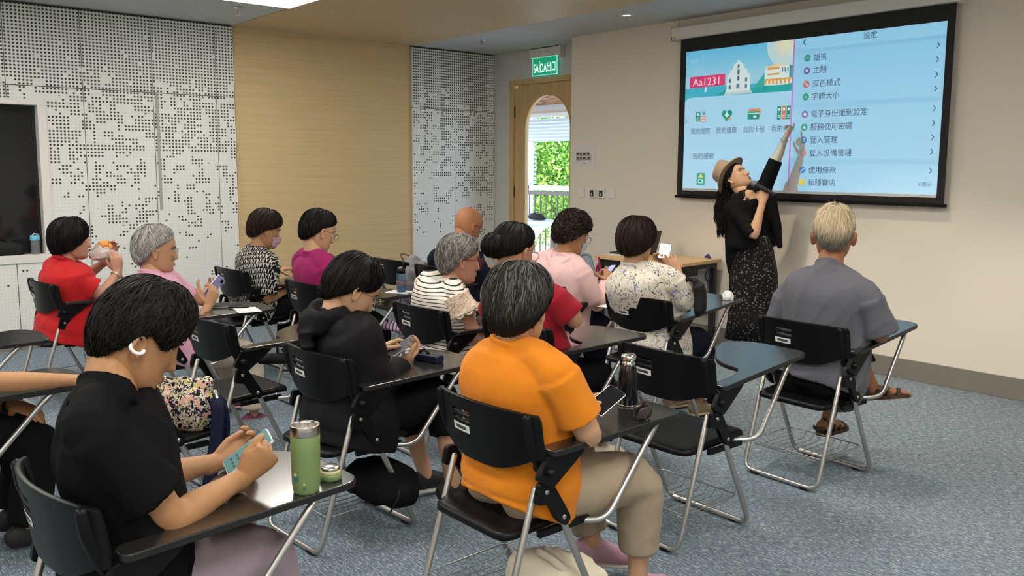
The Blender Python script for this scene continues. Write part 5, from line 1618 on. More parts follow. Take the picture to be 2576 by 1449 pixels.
# ---- P11, pale pink jacket, mask
J = seated('p11', (1441, 588), dict(shL=(-.19, .06, .95), shR=(1462, 690, .17, .03, .95), elR=(1502, 768, .27, .14, .78), wrR=(1530, 712, .18, .40, .88), elL=(-.22, .2, .80), wrL=(1520, 716, .02, .44, .86)), lean=.04, wide=1.08)
p = Person('woman with curly dark hair, pale blue mask and pale pink hooded jacket', base_of('p11'), J, (.12, .92, -.36), tone=T_warm, girth=1.18)
p.body([dict(side='R', d=toward(J['wrR'], 1530, 694, .03), n=(-.6, .35, .5), curl=(60, 60, 40)), dict(side='L', d=(.3, .6, .4), n=(.6, -.1, .7), curl=(60, 60, 40))])
p.face(lips=False)
p.shirt('jacket', C_pink, (1.88, 1.88), .030, .022, amp=.014, freq=12, seed=9, flare=.03, drop=L('p11', 0, .03, .40))
nk = J['neck']
V, F = tube(smooth_path([nk + p.lat * .10 + np.array([0, .01, .01]), nk + p.lat * .085 + np.array([0, -.07, -.03]), nk + np.array([0, -.115, -.075]), nk - p.lat * .085 + np.array([0, -.07, -.03]), nk - p.lat * .10 + np.array([0, .01, .01])], 5), [.02] + [.042] * 19 + [.02], 12, R2=[.02] + [.028] * 19 + [.02])
vox('hood', [(V, F)], .007, C_pink, p.o, 3, p.b, folds(.010, 22, (0, 0, 1), 3, .4, [nk], .3))
p.trousers(C_navy, .016)
hair('hair', p.o, p.b, p.HM, p.HC, dict(ST_SHORT, ax=.088, af=.100, ab=.106, at=.120, line=[54, 60, 74, 92, 122, 136, 140]), hair_mat('hair_curly_dark', (.011, .007, .006), (.035, .022, .016), .3), 5000, .0028, 13, .010, wave=1.3, rough=1.3, length=(.12, .3))
glasses(p.o, p.b, p.HM, p.HC, M_darkrim, sc=1.16)
face_mask(p.o, p.b, p.HM, p.HC, plain('mask_pale_blue', srgb(196, 214, 226), .8), 1.16)
for k_ in 'LR': p.shoe(k_, M_shoe_dark, (.1, 1, 0))

# ---- P10, hair bun, crimson shirt
J = seated('p10', (1294, 628), dict(shL=(-.18, .0, .97), shR=(1392, 748, .17, .0, .95), elR=(1446, 806, .27, .12, .80), wrR=(1420, 790, .0, .30, .80), elL=(1225, 800, -.26, .10, .80), wrL=(1330, 800, -.04, .30, .80)), wide=1.1)
p = Person('woman with a black hair bun in a crimson T-shirt behind the orange one', base_of('p10'), J, (-.10, .95, -.28), tone=T_mid, girth=1.16)
p.body([dict(side='R', d=(-.3, .95, .1), n=(0, 0, -1)), dict(side='L', d=(.3, .95, .1), n=(0, 0, -1))])
p.face()
p.shirt('t_shirt', C_crimson, (.82, .82), .026, .036, amp=.010, freq=13, seed=12, flare=.014, drop=L('p10', 0, .03, .44))
p.trousers(C_black, .016)
hair('hair', p.o, p.b, p.HM, p.HC, dict(ST_CROP, ax=.086, ab=.108, line=[50, 56, 70, 92, 112, 120, 124]), H_black, 4000, .0018, 31, .004, length=(.4, .8))
bc = p.HM @ np.array([-.03, -.118, -.010]) + p.HC
hair('bun', p.o, p.b, p.HM, bc, dict(ax=.056, af=.050, ab=.054, at=.054, abt=.056, line=[172] * 7, e=2.0, c=(0, 0, 0), tilt=0), H_black, 1500, .002, 33, .006, length=(.4, .9))
hb_ = [p.HM @ (np.array([-.018, -.098, .032]) + np.array([.050 * cos(a), -.012 * sin(a), .048 * sin(a)])) + p.HC - p.b for a in np.linspace(0, 2 * pi, 25)[:-1]]
put('hair_tie', *tube(hb_, .0075, 8, closed=True), plain('hair_tie_pale', (.5, .49, .47), .5), p.o, True)
glasses(p.o, p.b, p.HM, p.HC, M_steelrim, sc=1.16)
for k_ in 'LR': p.shoe(k_, C_cream, (.1, 1, 0), .245, M_soleW)

# ---- P9, bald man
J = seated('p9', (1178, 566), dict(neck=(1150, 628, 0, .03, 1.0), shL=(1098, 648, -.2, .04, .94), shR=(1200, 668, .2, .0, .94), elL=(1095, 730, -.28, .1, .75)), wide=1.2, lean=.04)
p = Person('bald man with dark glasses in a navy top by the perforated panels', base_of('p9'), J, (.02, .90, -.40), sc=1.05, tone=skin('skin_ruddy', srgb(176, 122, 84)), girth=1.2)
p.body([dict(side='R', d=(-.3, .9, .1), n=(0, 0, -1)), dict(side='L', d=(.3, .9, .1), n=(0, 0, -1))])
p.face()
p.shirt('sweater', C_navy, (1.85, 1.85), .03, .02, amp=.010, seed=14, drop=L('p9', 0, .03, .44))
p.trousers(C_navyblack, .016)
glasses(p.o, p.b, p.HM, p.HC, M_darkrim, sc=1.22, r=.002)
for k_ in 'LR': p.shoe(k_, M_shoe_dark, (0, 1, 0))

# ---- P8, striped top with lace sleeves
J = seated('p8', (1157, 651), dict(shL=(-.16, .06, .94), shR=(1142, 742, .17, .05, .92), elR=(1200, 862, .27, .16, .74), wrR=(1268, 800, .18, .42, .77), elL=(-.24, .2, .78), wrL=(1232, 772, -.02, .42, .79), waist=(0, .06, .66), chest=(0, .06, .83)), lean=.07, wide=1.08)
p = Person('woman with grey hair and red glasses in a black and white striped top', base_of('p8'), J, (.36, .92, -.12), tone=T_rosy, girth=1.24)
p.body([dict(side='R', d=(-.2, .9, .1), n=(-.3, 0, -1)), dict(side='L', d=(.3, .9, -.1), n=(0, 0, -1))])
p.face()
t = p.shirt('striped_top', M_stripes, (.18, .18), .024, .02, amp=.009, freq=14, seed=15, flare=.02, drop=L('p8', 0, .03, .43))
uv_cloth(t, False, L('p8', 0, .05, 0) - p.b, p.lat)
M_lace = floral_mat('lace_cream', srgb(232, 216, 196), [(srgb(176, 140, 108), 46, .03, .42), (srgb(196, 166, 136), 70, .03, .45)], 30, .02)
for k_ in 'LR':
    sv = vox('lace_sleeve', [p.sleeve(k_, .40, .028, .048)], .006, M_lace, p.o, 3, p.b, folds(.006, 20, (0, 0, 1), 4, .5, [J['sh' + k_]], .3))
    sh, el = J['sh' + k_], J['el' + k_]; q = sh + (el - sh) * .41; a_ = nrm(el - sh); u = nrm(np.cross(a_, [0, 0, 1])); w = np.cross(a_, u)
    ruf = []
    for i in range(60):
        a = 2 * pi * i / 60
        ruf.append(q + (u * cos(a) + w * sin(a)) * (.093 + .004 * cos(10 * a)) + a_ * (.008 * cos(10 * a)) - p.b)
    put('frill', *tube(np.array(ruf), .007, 8, closed=True), C_cream, sv, True)
p.trousers(C_black, .018)
hair('hair', p.o, p.b, p.HM, p.HC, dict(ST_SHORT, ax=.093, af=.107, ab=.116, at=.122, line=[58, 64, 78, 94, 124, 139, 144]), H_grey, 5000, .0022, 41, .009, wave=.5, sc=1.10)
glasses(p.o, p.b, p.HM, p.HC, M_redrim, r=.0024, sc=1.16)
for k_ in 'LR': p.shoe(k_, M_shoe_dark, (.1, 1, 0))

# ---- P7, black hooded jacket
J = seated('p7', (888, 726), dict(shL=(-.16, .06, .92), shR=(868, 836, .16, .02, .91), elR=(962, 962, .26, .16, .75), wrR=(1010, 922, .14, .38, .80), elL=(-.2, .22, .80), wrL=(942, 884, -.06, .40, .82), knR=(1110, 985, .12, .46, .53), anR=(1140, 1222, .14, .42, .09), anL=(-.05, .52, .10), neck=(838, 800, .0, .02, 1.0), chest=(0, .04, .84), waist=(0, .05, .66)), lean=.05, wide=1.05)
p = Person('person with black bowl-cut hair in a black hooded jacket, tapping a phone', base_of('p7'), J, (.16, .82, -.54), tone=T_fair, girth=1.14)
p.body([dict(side='R', d=toward(J['wrR'], 1040, 890, .04), n=(-.35, -.2, .9), curl=(30, 40, 25), thumb=(.7, .5, .35)), dict(side='L', d=toward(J['wrL'], 965, 872, .03), n=(.35, -.1, -.9), curls=[(10, 30, 20), (50, 55, 30), (60, 60, 30), (60, 60, 30)], thumb=(.6, .6, .3))], feet=True)
p.face()
p.shirt('hooded_jacket', C_jacket, (1.86, 1.86), .034, .028, amp=.016, freq=12, seed=17, flare=.03, drop=L('p7', 0, .03, .40), voxel=.008)
nk = J['neck']
V, F = tube(smooth_path([nk + p.lat * .09 + np.array([0, .05, .03]), nk + p.lat * .115 + np.array([0, -.04, .02]), nk + np.array([0, -.125, -.03]), nk - p.lat * .115 + np.array([0, -.04, .02]), nk - p.lat * .09 + np.array([0, .05, .03])], 6), [.02] + [.045] * 23 + [.02], 12, R2=[.02] + [.032] * 23 + [.02])
V2, F2 = tube(smooth_path([nk + np.array([0, -.10, .01]), nk + np.array([0, -.135, -.05]), nk + np.array([0, -.125, -.12])], 6), np.linspace(.10, .07, 13), 14, ref=p.lat, R2=np.linspace(.045, .02, 13))
vox('hood', [(V, F), (V2, F2)], .0065, C_jacket, p.o, 4, p.b, folds(.016, 18, (1, 0, .3), 5, .4, [nk, nk + np.array([0, -.12, -.1])], .3))
p.trousers(C_black, .018, (1.45, 1.45), .012)
hair('hair', p.o, p.b, p.HM, p.HC, dict(ST_BOWL, ax=.091, af=.104, ab=.112, at=.126, line=[60, 68, 86, 98, 124, 138, 143]), H_black, 7000, .0016, 51, .006, fly=40, tap=.014)
glasses(p.o, p.b, p.HM, p.HC, M_steelrim, sc=1.16)
for k_ in 'LR': p.shoe(k_, M_shoe_dark, (.15, 1, 0), .24, M_soleW)

# ---- P6, magenta top
J = seated('p6', (803, 580), {}, lean=.02)
p = Person('woman with short black hair and glasses in a magenta top', base_of('p6'), J, (.06, .93, -.36), tone=T_fair, girth=1.1)
p.body([dict(side='R', d=(-.3, .9, .1), n=(0, 0, -1)), dict(side='L', d=(.3, .9, .1), n=(0, 0, -1))])
p.face()
p.shirt('top', C_magenta, (1.4, 1.4), .026, .022, amp=.014, freq=14, seed=19, drop=L('p6', 0, .03, .43))
p.trousers(C_black, .016)
hair('hair', p.o, p.b, p.HM, p.HC, dict(ST_SHORT, line=[54, 58, 68, 82, 120, 137, 142]), H_black, 3000, .0024, 61, .007)
glasses(p.o, p.b, p.HM, p.HC, M_darkrim, sc=1.16)
for k_ in 'LR': p.shoe(k_, M_shoe_dark, (0, 1, 0))

# ---- P5, lettered shirt, pink mask
J = seated('p5', (668, 576), dict(shR=(668, 664, .16, .0, .94), elR=(672, 752, .24, .08, .75), wrR=(736, 722, .10, .34, .78)), lean=.03)
p = Person('woman with reddish brown hair, pink mask and black shirt with white letters', base_of('p5'), J, (.16, .93, -.34), tone=T_warm, girth=1.14)
p.body([dict(side='R', d=(-.4, .9, .1), n=(0, 0, -1)), dict(side='L', d=(.3, .9, .1), n=(0, 0, -1))])
p.face(lips=False)
t = p.shirt('lettered_shirt', M_letters, (.86, .86), .026, .04, amp=.009, freq=13, seed=22, drop=L('p5', 0, .03, .43))
uv_cloth(t, True, L('p5', 0, .05, 0) - p.b, p.lat)
tr = p.trousers(C_black, .016)
for dx in (-.012, .004, .020):
    a, b_ = J['hipR'] - p.b, J['knR'] - p.b
    put('side_stripe', *tube([a + np.array([.108, .12, dx]), (a + b_) / 2 + np.array([.098, .02, dx]), b_ + np.array([.083, 0, dx])], .0035, 5), M_white, tr, True)
hair('hair', p.o, p.b, p.HM, p.HC, dict(ST_SHORT, ax=.094, af=.108, at=.122, line=[60, 66, 80, 96, 124, 136, 140]), H_brown, 3000, .0026, 71, .010, wave=.4)
face_mask(p.o, p.b, p.HM, p.HC, plain('mask_pink', srgb(214, 166, 184), .8), 1.16)
for k_ in 'LR': p.shoe(k_, M_shoe_dark, (0, 1, 0))

# ---- P4, pink shirt, silver hair
J = seated('p4', (394, 628), dict(shR=(405, 735, .17, .04, .92), shL=(-.17, .06, .93), elR=(470, 850, .25, .22, .72), wrR=(524, 770, .18, .43, .84), elL=(-.18, .25, .75), wrL=(512, 752, .02, .44, .86), knR=(625, 885, .12, .44, .53), anR=(640, 1050, .12, .46, .09)), lean=.03)
p = Person('woman with short silver hair and glasses in a pink shirt', base_of('p4'), J, (.30, .95, -.10), tone=T_mid, girth=1.12)
p.body([dict(side='R', d=toward(J['wrR'], 536, 740, .01), n=(-.7, .1, .5), curl=(35, 50, 30)), dict(side='L', d=toward(J['wrL'], 530, 728, .05), n=(.6, -.2, .4), curl=(30, 40, 30))])
p.face()
p.shirt('shirt', C_pinkshirt, (.9, .9), .028, .03, amp=.012, freq=14, seed=24, flare=.02, drop=L('p4', 0, .03, .42))
p.collar(C_pinkshirt, .072, .012, .004)
p.trousers(C_beige, .020, (1.85, 1.85), .012, .012)
hair('hair', p.o, p.b, p.HM, p.HC, dict(ST_SHORT, ax=.092, at=.120, line=[52, 56, 66, 82, 120, 138, 143]), H_silver, 4000, .0024, 81, .009, wave=.5, fly=40)
glasses(p.o, p.b, p.HM, p.HC, M_steelrim, sc=1.16)
for k_ in 'LR': p.shoe(k_, plain('shoe_plum', srgb(130, 62, 88), .8), (.2, 1, 0), .24, plain('sole_pink', srgb(214, 178, 184), .7))

# ---- P3, red polo, eating
J = seated('p3', (180, 602), dict(shR=(178, 704, .17, .02, .93), elR=(258, 742, .26, .26, .84), wrR=(296, 684, .16, .36, .98), elL=(-.2, .2, .80), wrL=(-.02, .34, .95)), wide=1.05)
p = Person('woman with a black bob in a bright red polo shirt, eating', base_of('p3'), J, (.02, .99, -.05), tone=T_rosy, girth=1.24)
p.body([dict(side='R', d=toward(J['wrR'], 292, 650, -.01), n=(-.9, .2, .0), curl=(25, 40, 25), thumb=(.7, .3, .6)), dict(side='L', d=(.1, .3, .9), n=(.8, -.1, .1), curl=(30, 40, 25))])
p.face()
p.shirt('polo_shirt', C_red, (.72, .72), .030, .04, amp=.015, freq=12, seed=26, flare=.045, drop=L('p3', 0, .03, .40), axis=(.5, .3, .8))
p.collar(C_red, .075, .016, .006)
p.trousers(C_navyblack, .016)
hair('hair', p.o, p.b, p.HM, p.HC, dict(ST_BOB, ax=.100, af=.108, ab=.122, at=.124, abt=.16, line=[70, 78, 104, 128, 134, 136, 136]), H_black, 3000, .0024, 91, .004)
b_ = MB(); w_ = J['wrR'] - nrm(J['wrR'] - J['elR']) * .03; ax = nrm(J['wrR'] - J['elR']); u = nrm(np.cross(ax, [1, 0, 0])); v = np.cross(ax, u)
put('bracelet', *tube([w_ + u * .033 * cos(a) + v * .03 * sin(a) - p.b for a in np.linspace(0, 2 * pi, 21)[:-1]], .004, 6, closed=True), plain('bracelet_pale', (.8, .74, .68), .2, metal=.5), p.o, True)
for k_ in 'LR': p.shoe(k_, M_shoe_dark, (0, 1, 0))

# ---- P2, cut off at the left edge
J = seated('p2', (-120, 800), dict(elR=(-8, 962, .24, .22, .77), wrR=(196, 956, .16, .50, .765), elL=(-.3, .15, .72), wrL=(30, 1016, .02, .36, .71), knR=(.14, .46, .50), knL=(-.08, .46, .49)))
p = Person('person at the left edge with a dark watch and black trousers', base_of('p2'), J, (0, .95, -.3), tone=T_warm, girth=1.1)
p.body([dict(side='R', d=(-.2, 1, .0), n=(0, 0, -1), curl=(10, 15, 10)), dict(side='L', d=toward(J['wrL'], 75, 1032), n=(0, .2, -1), curl=(25, 30, 20))])
p.face()
p.shirt('t_shirt', C_black, (.7, .7), .024, .03, amp=.01, seed=28, drop=L('p2', 0, .03, .44))
p.trousers(C_black, .020, amp=.010)
hair('hair', p.o, p.b, p.HM, p.HC, ST_SHORT, H_black, 500, .004, 95, .006)
ax = nrm(J['wrL'] - J['elL']); u = nrm(np.cross(ax, [1, 0, 0])); v = np.cross(ax, u); w_ = J['wrL'] - ax * .01
wt = put('watch', *tube([w_ + u * .035 * cos(a) + v * .031 * sin(a) - p.b for a in np.linspace(0, 2 * pi, 21)[:-1]], .010, 8, ref=ax, R2=.004, closed=True), M_blackmatte, p.o, True)
for k_ in 'LR': p.shoe(k_, M_shoe_dark, (0, 1, 0))

# ---- P1, black T-shirt in front
J = seated('p1', (348, 846), dict(shL=(-.16, .10, .97), neck=(268, 985, .02, -.02, 1.0), shR=(232, 1085, .20, -.04, .94), elR=(436, 1306, .27, .19, .765), wrR=(612, 1200, .20, .42, .82), elL=(395, 1200, -.20, .22, .82), wrL=(545, 1162, -.07, .44, .85), chest=(0, .05, .86)), lean=.06, wide=1.1)
p = Person('person in a black T-shirt with a white ear clip, in front, holding a phone', base_of('p1'), J, (.12, .85, -.48), sc=.99, tone=T_warm, girth=1.12, voxel=.009)
p.body([dict(side='R', d=toward(J['wrR'], 662, 1152, .0), n=(-.62, .30, .30), curl=(84, 90, 60), thumb=(1.0, .02, .30), spread=0), dict(side='L', d=toward(J['wrL'], 612, 1128, .03), n=(.60, -.10, .55), curl=(40, 55, 30), thumb=(1.0, .05, .15))], hvox=.0030)
p.face()
p.shirt('t_shirt', C_black, (.72, .72), .028, .036, amp=.013, freq=12, seed=30, drop=L('p1', 0, .03, .42), voxel=.008)
p.trousers(C_lilac, .022, (1.9, 1.9), .015, .013)
hair('hair', p.o, p.b, p.HM, p.HC, dict(ST_BOWL, c=(0, .004, .008), ax=.098, af=.110, ab=.112, at=.134, abt=.132, line=[60, 70, 97, 80, 116, 140, 150]), H_dark, 8000, .0016, 101, .009, wave=.35, fly=260, sc=1.11, tap=.020)
T_ = lambda q: p.HM @ (np.asarray(q, float) * 1.2) + p.HC - p.b
put('ear_clip', *tube(smooth_path([T_((.081, -.022, -.014)), T_((.086, -.022, -.021)), T_((.089, -.011, -.026)), T_((.089, .001, -.024)), T_((.086, .005, -.017))], 6), [.0052] * 5 + [.0046] * 15 + [.0056] * 5, 12), plain('white_gloss', (.82, .82, .82), .15), p.o, True)
for k_ in 'LR': p.shoe(k_, M_shoe_dark, (0, 1, 0))

# ---- P13, the presenter
Y0 = 6.18
Q = lambda x, y, d=0.0: on_y(x, y, Y0 + d)
J = dict(pelvis=Q(1893, 625, 0), waist=Q(1890, 585), chest=Q(1886, 528), neck=Q(1878, 484, -.01), head=Q(1851, 448, .0),
         shR=Q(1846, 525, -.14), shL=Q(1922, 474, .10), elR=Q(1896, 592, -.20), wrR=Q(1917, 512, -.14), elL=Q(1952, 402, .14), wrL=Q(1976, 346, .17),
         hipL=Q(1902, 655, .03), hipR=Q(1888, 655, -.03), knL=Q(1902, 765, .05), knR=Q(1886, 765, -.05), anL=Q(1905, 862, .05), anR=Q(1872, 868, -.07))
J['anL'][2] = J['anR'][2] = .078
p = Person('woman in a straw hat and black top with a microphone, pointing up at the screen', (J['pelvis'][0], Y0, 0), J, (.78, .08, .68), tone=T_fair, girth=1.06, sc=.94)
p.spine = smooth_path([J['pelvis'], J['waist'], J['chest'], J['neck']], 6)
p.body([dict(side='L', d=toward(J['wrL'], 1992, 318, .02), n=(-.2, .3, .6), curls=[(4, 6, 4), (60, 80, 50), (70, 80, 50), (70, 80, 50)], thumb=(.6, .5, .5)), dict(side='R', d=toward(J['wrR'], 1923, 478, -.01), n=(-.2, .85, .1), curl=(45, 65, 40), thumb=(.7, .4, .5))], legs=True)
p.face()
p.shirt('black_top', C_black, (1.0, 1.0), .022, .014, amp=.010, freq=13, seed=32, sl_e=.008, top=.84, neckr=None, extra=[tube([Q(1848, 590, -.10), Q(1850, 650, -.10), Q(1852, 706, -.08)], [.09, .095, .06], 14, ref=(1, 0, 0), R2=[.05, .05, .03]), tube([Q(1938, 500, .06), Q(1952, 570, .05), Q(1961, 620, .04)], [.05, .05, .025], 14, ref=(1, 0, 0), R2=[.04, .035, .02])])
V, F = [], []
ringp = [(1894, 590, .135), (1895, 625, .165), (1895, 680, .195), (1895, 740, .205), (1895, 800, .215), (1893, 852, .235)]
nn = 40
for i, (x, y, r_) in enumerate(ringp + [(1893, 846, .22)]):
    c = Q(x, y)
    for k_ in range(nn):
        a = 2 * pi * k_ / nn; wv = 1 + (.035 * i / 5) * cos(9 * a + i * .3)
        V.append(c + np.array([cos(a) * r_ * wv, sin(a) * r_ * .92 * wv, 0]))
for i in range(len(ringp)):
    for k_ in range(nn): F.append((i * nn + k_, i * nn + (k_ + 1) % nn, (i + 1) * nn + (k_ + 1) % nn, (i + 1) * nn + k_))
put('skirt', np.array(V) - p.b, F, skirt_mat(), p.o, True)
for k_ in 'LR': p.shoe(k_, M_shoe_dark, (.7, -.7, 0), .23)
p.trousers(C_black, .004, (1.98, 1.98), -.004, 0, name='leggings')
hair('hair', p.o, p.b, p.HM, p.HC, dict(ST_SHORT, line=[50, 58, 74, 100, 124, 132, 134]), H_dark, 2500, .0024, 111, .006, wave=.4, sc=1.08)
rng = np.random.default_rng(9); V, F = [], []
for i in range(900):
    u_ = rng.random(); s0 = Q(1812 + 28 * rng.random(), 470 + 25 * rng.random(), -.06 + .12 * rng.random()); e0 = Q(1808 + 32 * rng.random(), 545 + 55 * rng.random(), -.14 + .14 * rng.random())
    ph_ = 12 * s0[0] + rng.normal(0, .5); pts = [s0 + (e0 - s0) * q + np.array([-.05 * sin(pi * q) + .016 * sin(q * 14 + ph_), .012 * cos(q * 14 + ph_), 0]) for q in np.linspace(0, 1, 14)]
    Vt, Ft = tube(pts, [.0032 * (1 - .7 * q) for q in np.linspace(0, 1, 14)], 4, cap=0)
    b0 = len(V); V += Vt; F += [tuple(x + b0 for x in f) for f in Ft]
put('long_hair', np.array(V) - p.b, F, H_dark, p.o, True)
# hat
HT = p.HM @ np.array(Matrix.Rotation(radians(27), 3, 'X'))
prof = [(.168, -.004), (.172, .002), (.150, .002), (.118, -.006), (.104, .004), (.102, .04), (.098, .095), (.088, .132), (.060, .145), (.02, .136), (.001, .134)]
V, F = [], []
for (r_, z) in prof:
    for k_ in range(40):
        a = 2 * pi * k_ / 40
        dip = .018 * cos(2 * a) * max(0, (r_ - .11) / .06) + (.012 * max(0, cos(a)) if r_ < .09 else 0) * (-1)
        V.append(HT @ (.95 * np.array([r_ * .92 * sin(a), r_ * 1.06 * cos(a) - .0, z + .058 - dip])) + p.HC - p.b)
for i in range(len(prof) - 1):
    for k_ in range(40): F.append((i * 40 + k_, i * 40 + (k_ + 1) % 40, (i + 1) * 40 + (k_ + 1) % 40, (i + 1) * 40 + k_))
M_straw = fabric('straw_hat', srgb(150, 132, 108), .9, .15, 400, .6)
ht = put('hat', V, F, M_straw, p.o, True)
V, F = [], []
for (r_, z) in ((.1065, .006), (.1055, .042)):
    for k_ in range(40):
        a = 2 * pi * k_ / 40
        V.append(HT @ (.95 * np.array([r_ * .92 * sin(a), r_ * 1.06 * cos(a) - .0, z + .058])) + p.HC - p.b)
for k_ in range(40): F.append((k_, (k_ + 1) % 40, 40 + (k_ + 1) % 40, 40 + k_))
put('hat_band', V, F, C_black, ht, True)
c = Q(1880, 501, -.22) - p.b
V, F = [], []
pd = MB().tube(smooth_path([Q(1866, 476, -.12) - p.b, Q(1873, 494, -.19) - p.b, c, Q(1890, 490, -.19) - p.b, Q(1898, 474, -.12) - p.b], 5), .0018, 5)
pd.build('necklace', M_steelrim, p.o, True)
MB().lathe([(.001, -.006), (.016, -.004), (.016, .004), (.001, .006)], 14, loc=tuple(c), M=Matrix.Rotation(pi / 2, 4, 'X')).build('pendant', plain('pendant_dark', (.03, .02, .02), .3), p.o, True)
ax = nrm(J['wrL'] - J['elL']); u = nrm(np.cross(ax, [1, 0, 0])); v = np.cross(ax, u); w_ = J['wrL'] - ax * .02
put('bracelet', *tube([w_ + u * .032 * cos(a) + v * .030 * sin(a) - p.b for a in np.linspace(0, 2 * pi, 21)[:-1]], .004, 6, closed=True), M_steelrim, p.o, True)
PJ = J; PHAND = J['wrR'] + nrm(toward(J['wrR'], 1923, 478, -.01)) * .075
#--PROPS--
# ------------------------------------------------------------------ table by the front wall
TZ = .80
tFR, tFL, tBR = on_z(1717, 664, TZ), on_z(1494, 642, TZ), on_z(1823, 647, TZ)
ex = nrm(tFR - tFL); ey = nrm(np.cross([0, 0, 1.0], ex))
tw, td = float(np.linalg.norm(tFR - tFL)), min(.62, YF - .02 - float(tFR[1]))
tbl = empty('work_table', tFL, math.atan2(ex[1], ex[0])); tag(tbl, 'beech-topped work table with black metal legs against the front wall', 'table')
tbl.location = (tFL[0], tFL[1], 0)
V, F = slab(round_outline([(0, 0), (tw, 0), (tw, td), (0, td)], .01, 3), TZ - .03, TZ)
bev(put('tabletop', V, F, M_oaktable, tbl), .003)
M_legs = plain('table_black', (.012, .012, .013), .45)
for x in (.05, tw - .05):
    for y in (.06, td - .06): MB().box(x - .025, y - .025, 0, x + .025, y + .025, TZ - .03).build('leg', M_legs, tbl, bevel=.004)
    MB().box(x - .025, .06, TZ - .075, x + .025, td - .06, TZ - .031).build('side_rail', M_legs, tbl)
MB().box(.07, .05, TZ - .10, tw - .07, .07, TZ - .031).build('apron', M_legs, tbl)
MB().box(tw - .30, .10, TZ - .13, tw - .04, .30, TZ - .031).build('cable_box', M_legs, tbl, bevel=.006)
MB().box(.09, td - .10, .30, tw - .09, td - .08, TZ - .12).build('modesty_panel', M_wall2, tbl)
def on_table(px, py, z=TZ): return on_z(px, py, z)
lp0 = on_table(1532, 636)
lap = empty('laptop', on_table(1590, 640) + np.array([0, .05, 0]), radians(8)); tag(lap, 'dark open laptop on the beech table behind the brown bob', 'laptop')
M_lap = plain('laptop_grey', (.045, .045, .048), .4, metal=.4)
MB().box(-.22, -.12, .0, .14, .12, .016).build('base', M_lap, lap, bevel=.004)
MB().box(-.20, -.10, .016, .10, .10, .0175).build('keyboard', M_blackmatte, lap)
MB().box(.0, -.125, .0, .012, .125, .23, M=Matrix.Translation((.14, 0, .012)) @ Matrix.Rotation(radians(16), 4, 'Y')).build('screen_lid', M_lap, lap, bevel=.004)
pp = empty('paper_sheet', on_table(1552, 641)); tag(pp, 'white paper sheet on the left end of the beech table', 'paper')
MB().box(-.12, -.06, .0, .10, .05, .002).build('sheet', plain('paper_white', (.75, .75, .74), .7), pp)
sn = empty('wrapped_snack', on_table(1729, 639)); tag(sn, 'small cream wrapped snack lying on the beech table', 'snack')
V, F = tube([(-.05, 0, .014), (-.02, .005, .018), (.02, 0, .02), (.05, 0, .012)], [.008, .02, .022, .008], 10)
put('wrapper', V, F, plain('wrapper_cream', srgb(226, 212, 170), .5, noise=.2, bump=.4), sn, True)
ky = empty('lanyard', on_table(1781, 650)); tag(ky, 'blue key lanyard hanging over the table edge by the presenter', 'lanyard')
M_blue = fabric('strap_blue', srgb(52, 54, 120), .8)
put('knot', *tube([(-.03, 0, .012), (0, .0, .022), (.03, -.01, .010)], [.008, .02, .008], 8), M_blue, ky, True)
put('strap', *tube(smooth_path([(.02, -.01, .012), (.05, -.05, .006), (.06, -.085, -.03), (.06, -.09, -.10), (.045, -.09, -.155), (.075, -.09, -.20), (.095, -.09, -.15), (.07, -.088, -.05)], 5), .006, 6), M_blue, ky, True)
pk = empty('wrist_strap', on_table(1509, 648) + np.array([0, -.012, -.022])); tag(pk, 'crimson loop strap hanging from the left corner of the table', 'strap')
put('loop', *tube(smooth_path([(0, 0, .022), (.0, -.004, -.03), (-.02, -.004, -.07), (-.026, -.004, -.12), (0, -.004, -.15), (.026, -.004, -.12), (.02, -.004, -.07), (.004, -.004, -.03)], 5), .009, 8), fabric('strap_crimson', srgb(170, 30, 80), .8), pk, True)
put('ribbon', *tube([(0, .02, .021), (0, .0, .022), (0, -.006, -.02)], .008, 6), fabric('strap_pale', srgb(206, 180, 176), .8), pk, True)
ez = empty('folded_stand', on_z(1490, 720, .0) * np.array([1, 0, 0]) + np.array([0, 6.25, 0])); tag(ez, 'pale grey folded panel stand leaning beside the beech table', 'stand')
e0 = on_y(1462, 640, 6.2); e1 = on_y(1484, 640, 6.2); e2 = on_y(1506, 735, 6.2); e3 = on_y(1455, 735, 6.2)
eb = np.array(ez.location)
M_pale = plain('stand_grey', srgb(150, 156, 164), .4, metal=.3)
put('frame', *tube(corner_path([np.array([e3[0] - .02, 6.2, 0.01]) - eb, e0 - eb, e1 - eb, np.array([e2[0] + .16, 6.2, .01]) - eb], .05), .013, 8), M_pale, ez, True)
MB().add([tuple(q - eb + np.array([0, dy, 0])) for dy in (-.004, .004) for q in (e0, e1, e2, e3)], [(0, 1, 2, 3), (7, 6, 5, 4), (0, 4, 5, 1), (1, 5, 6, 2), (2, 6, 7, 3), (3, 7, 4, 0)]).build('panel', plain('stand_panel', srgb(172, 178, 188), .6), ez)

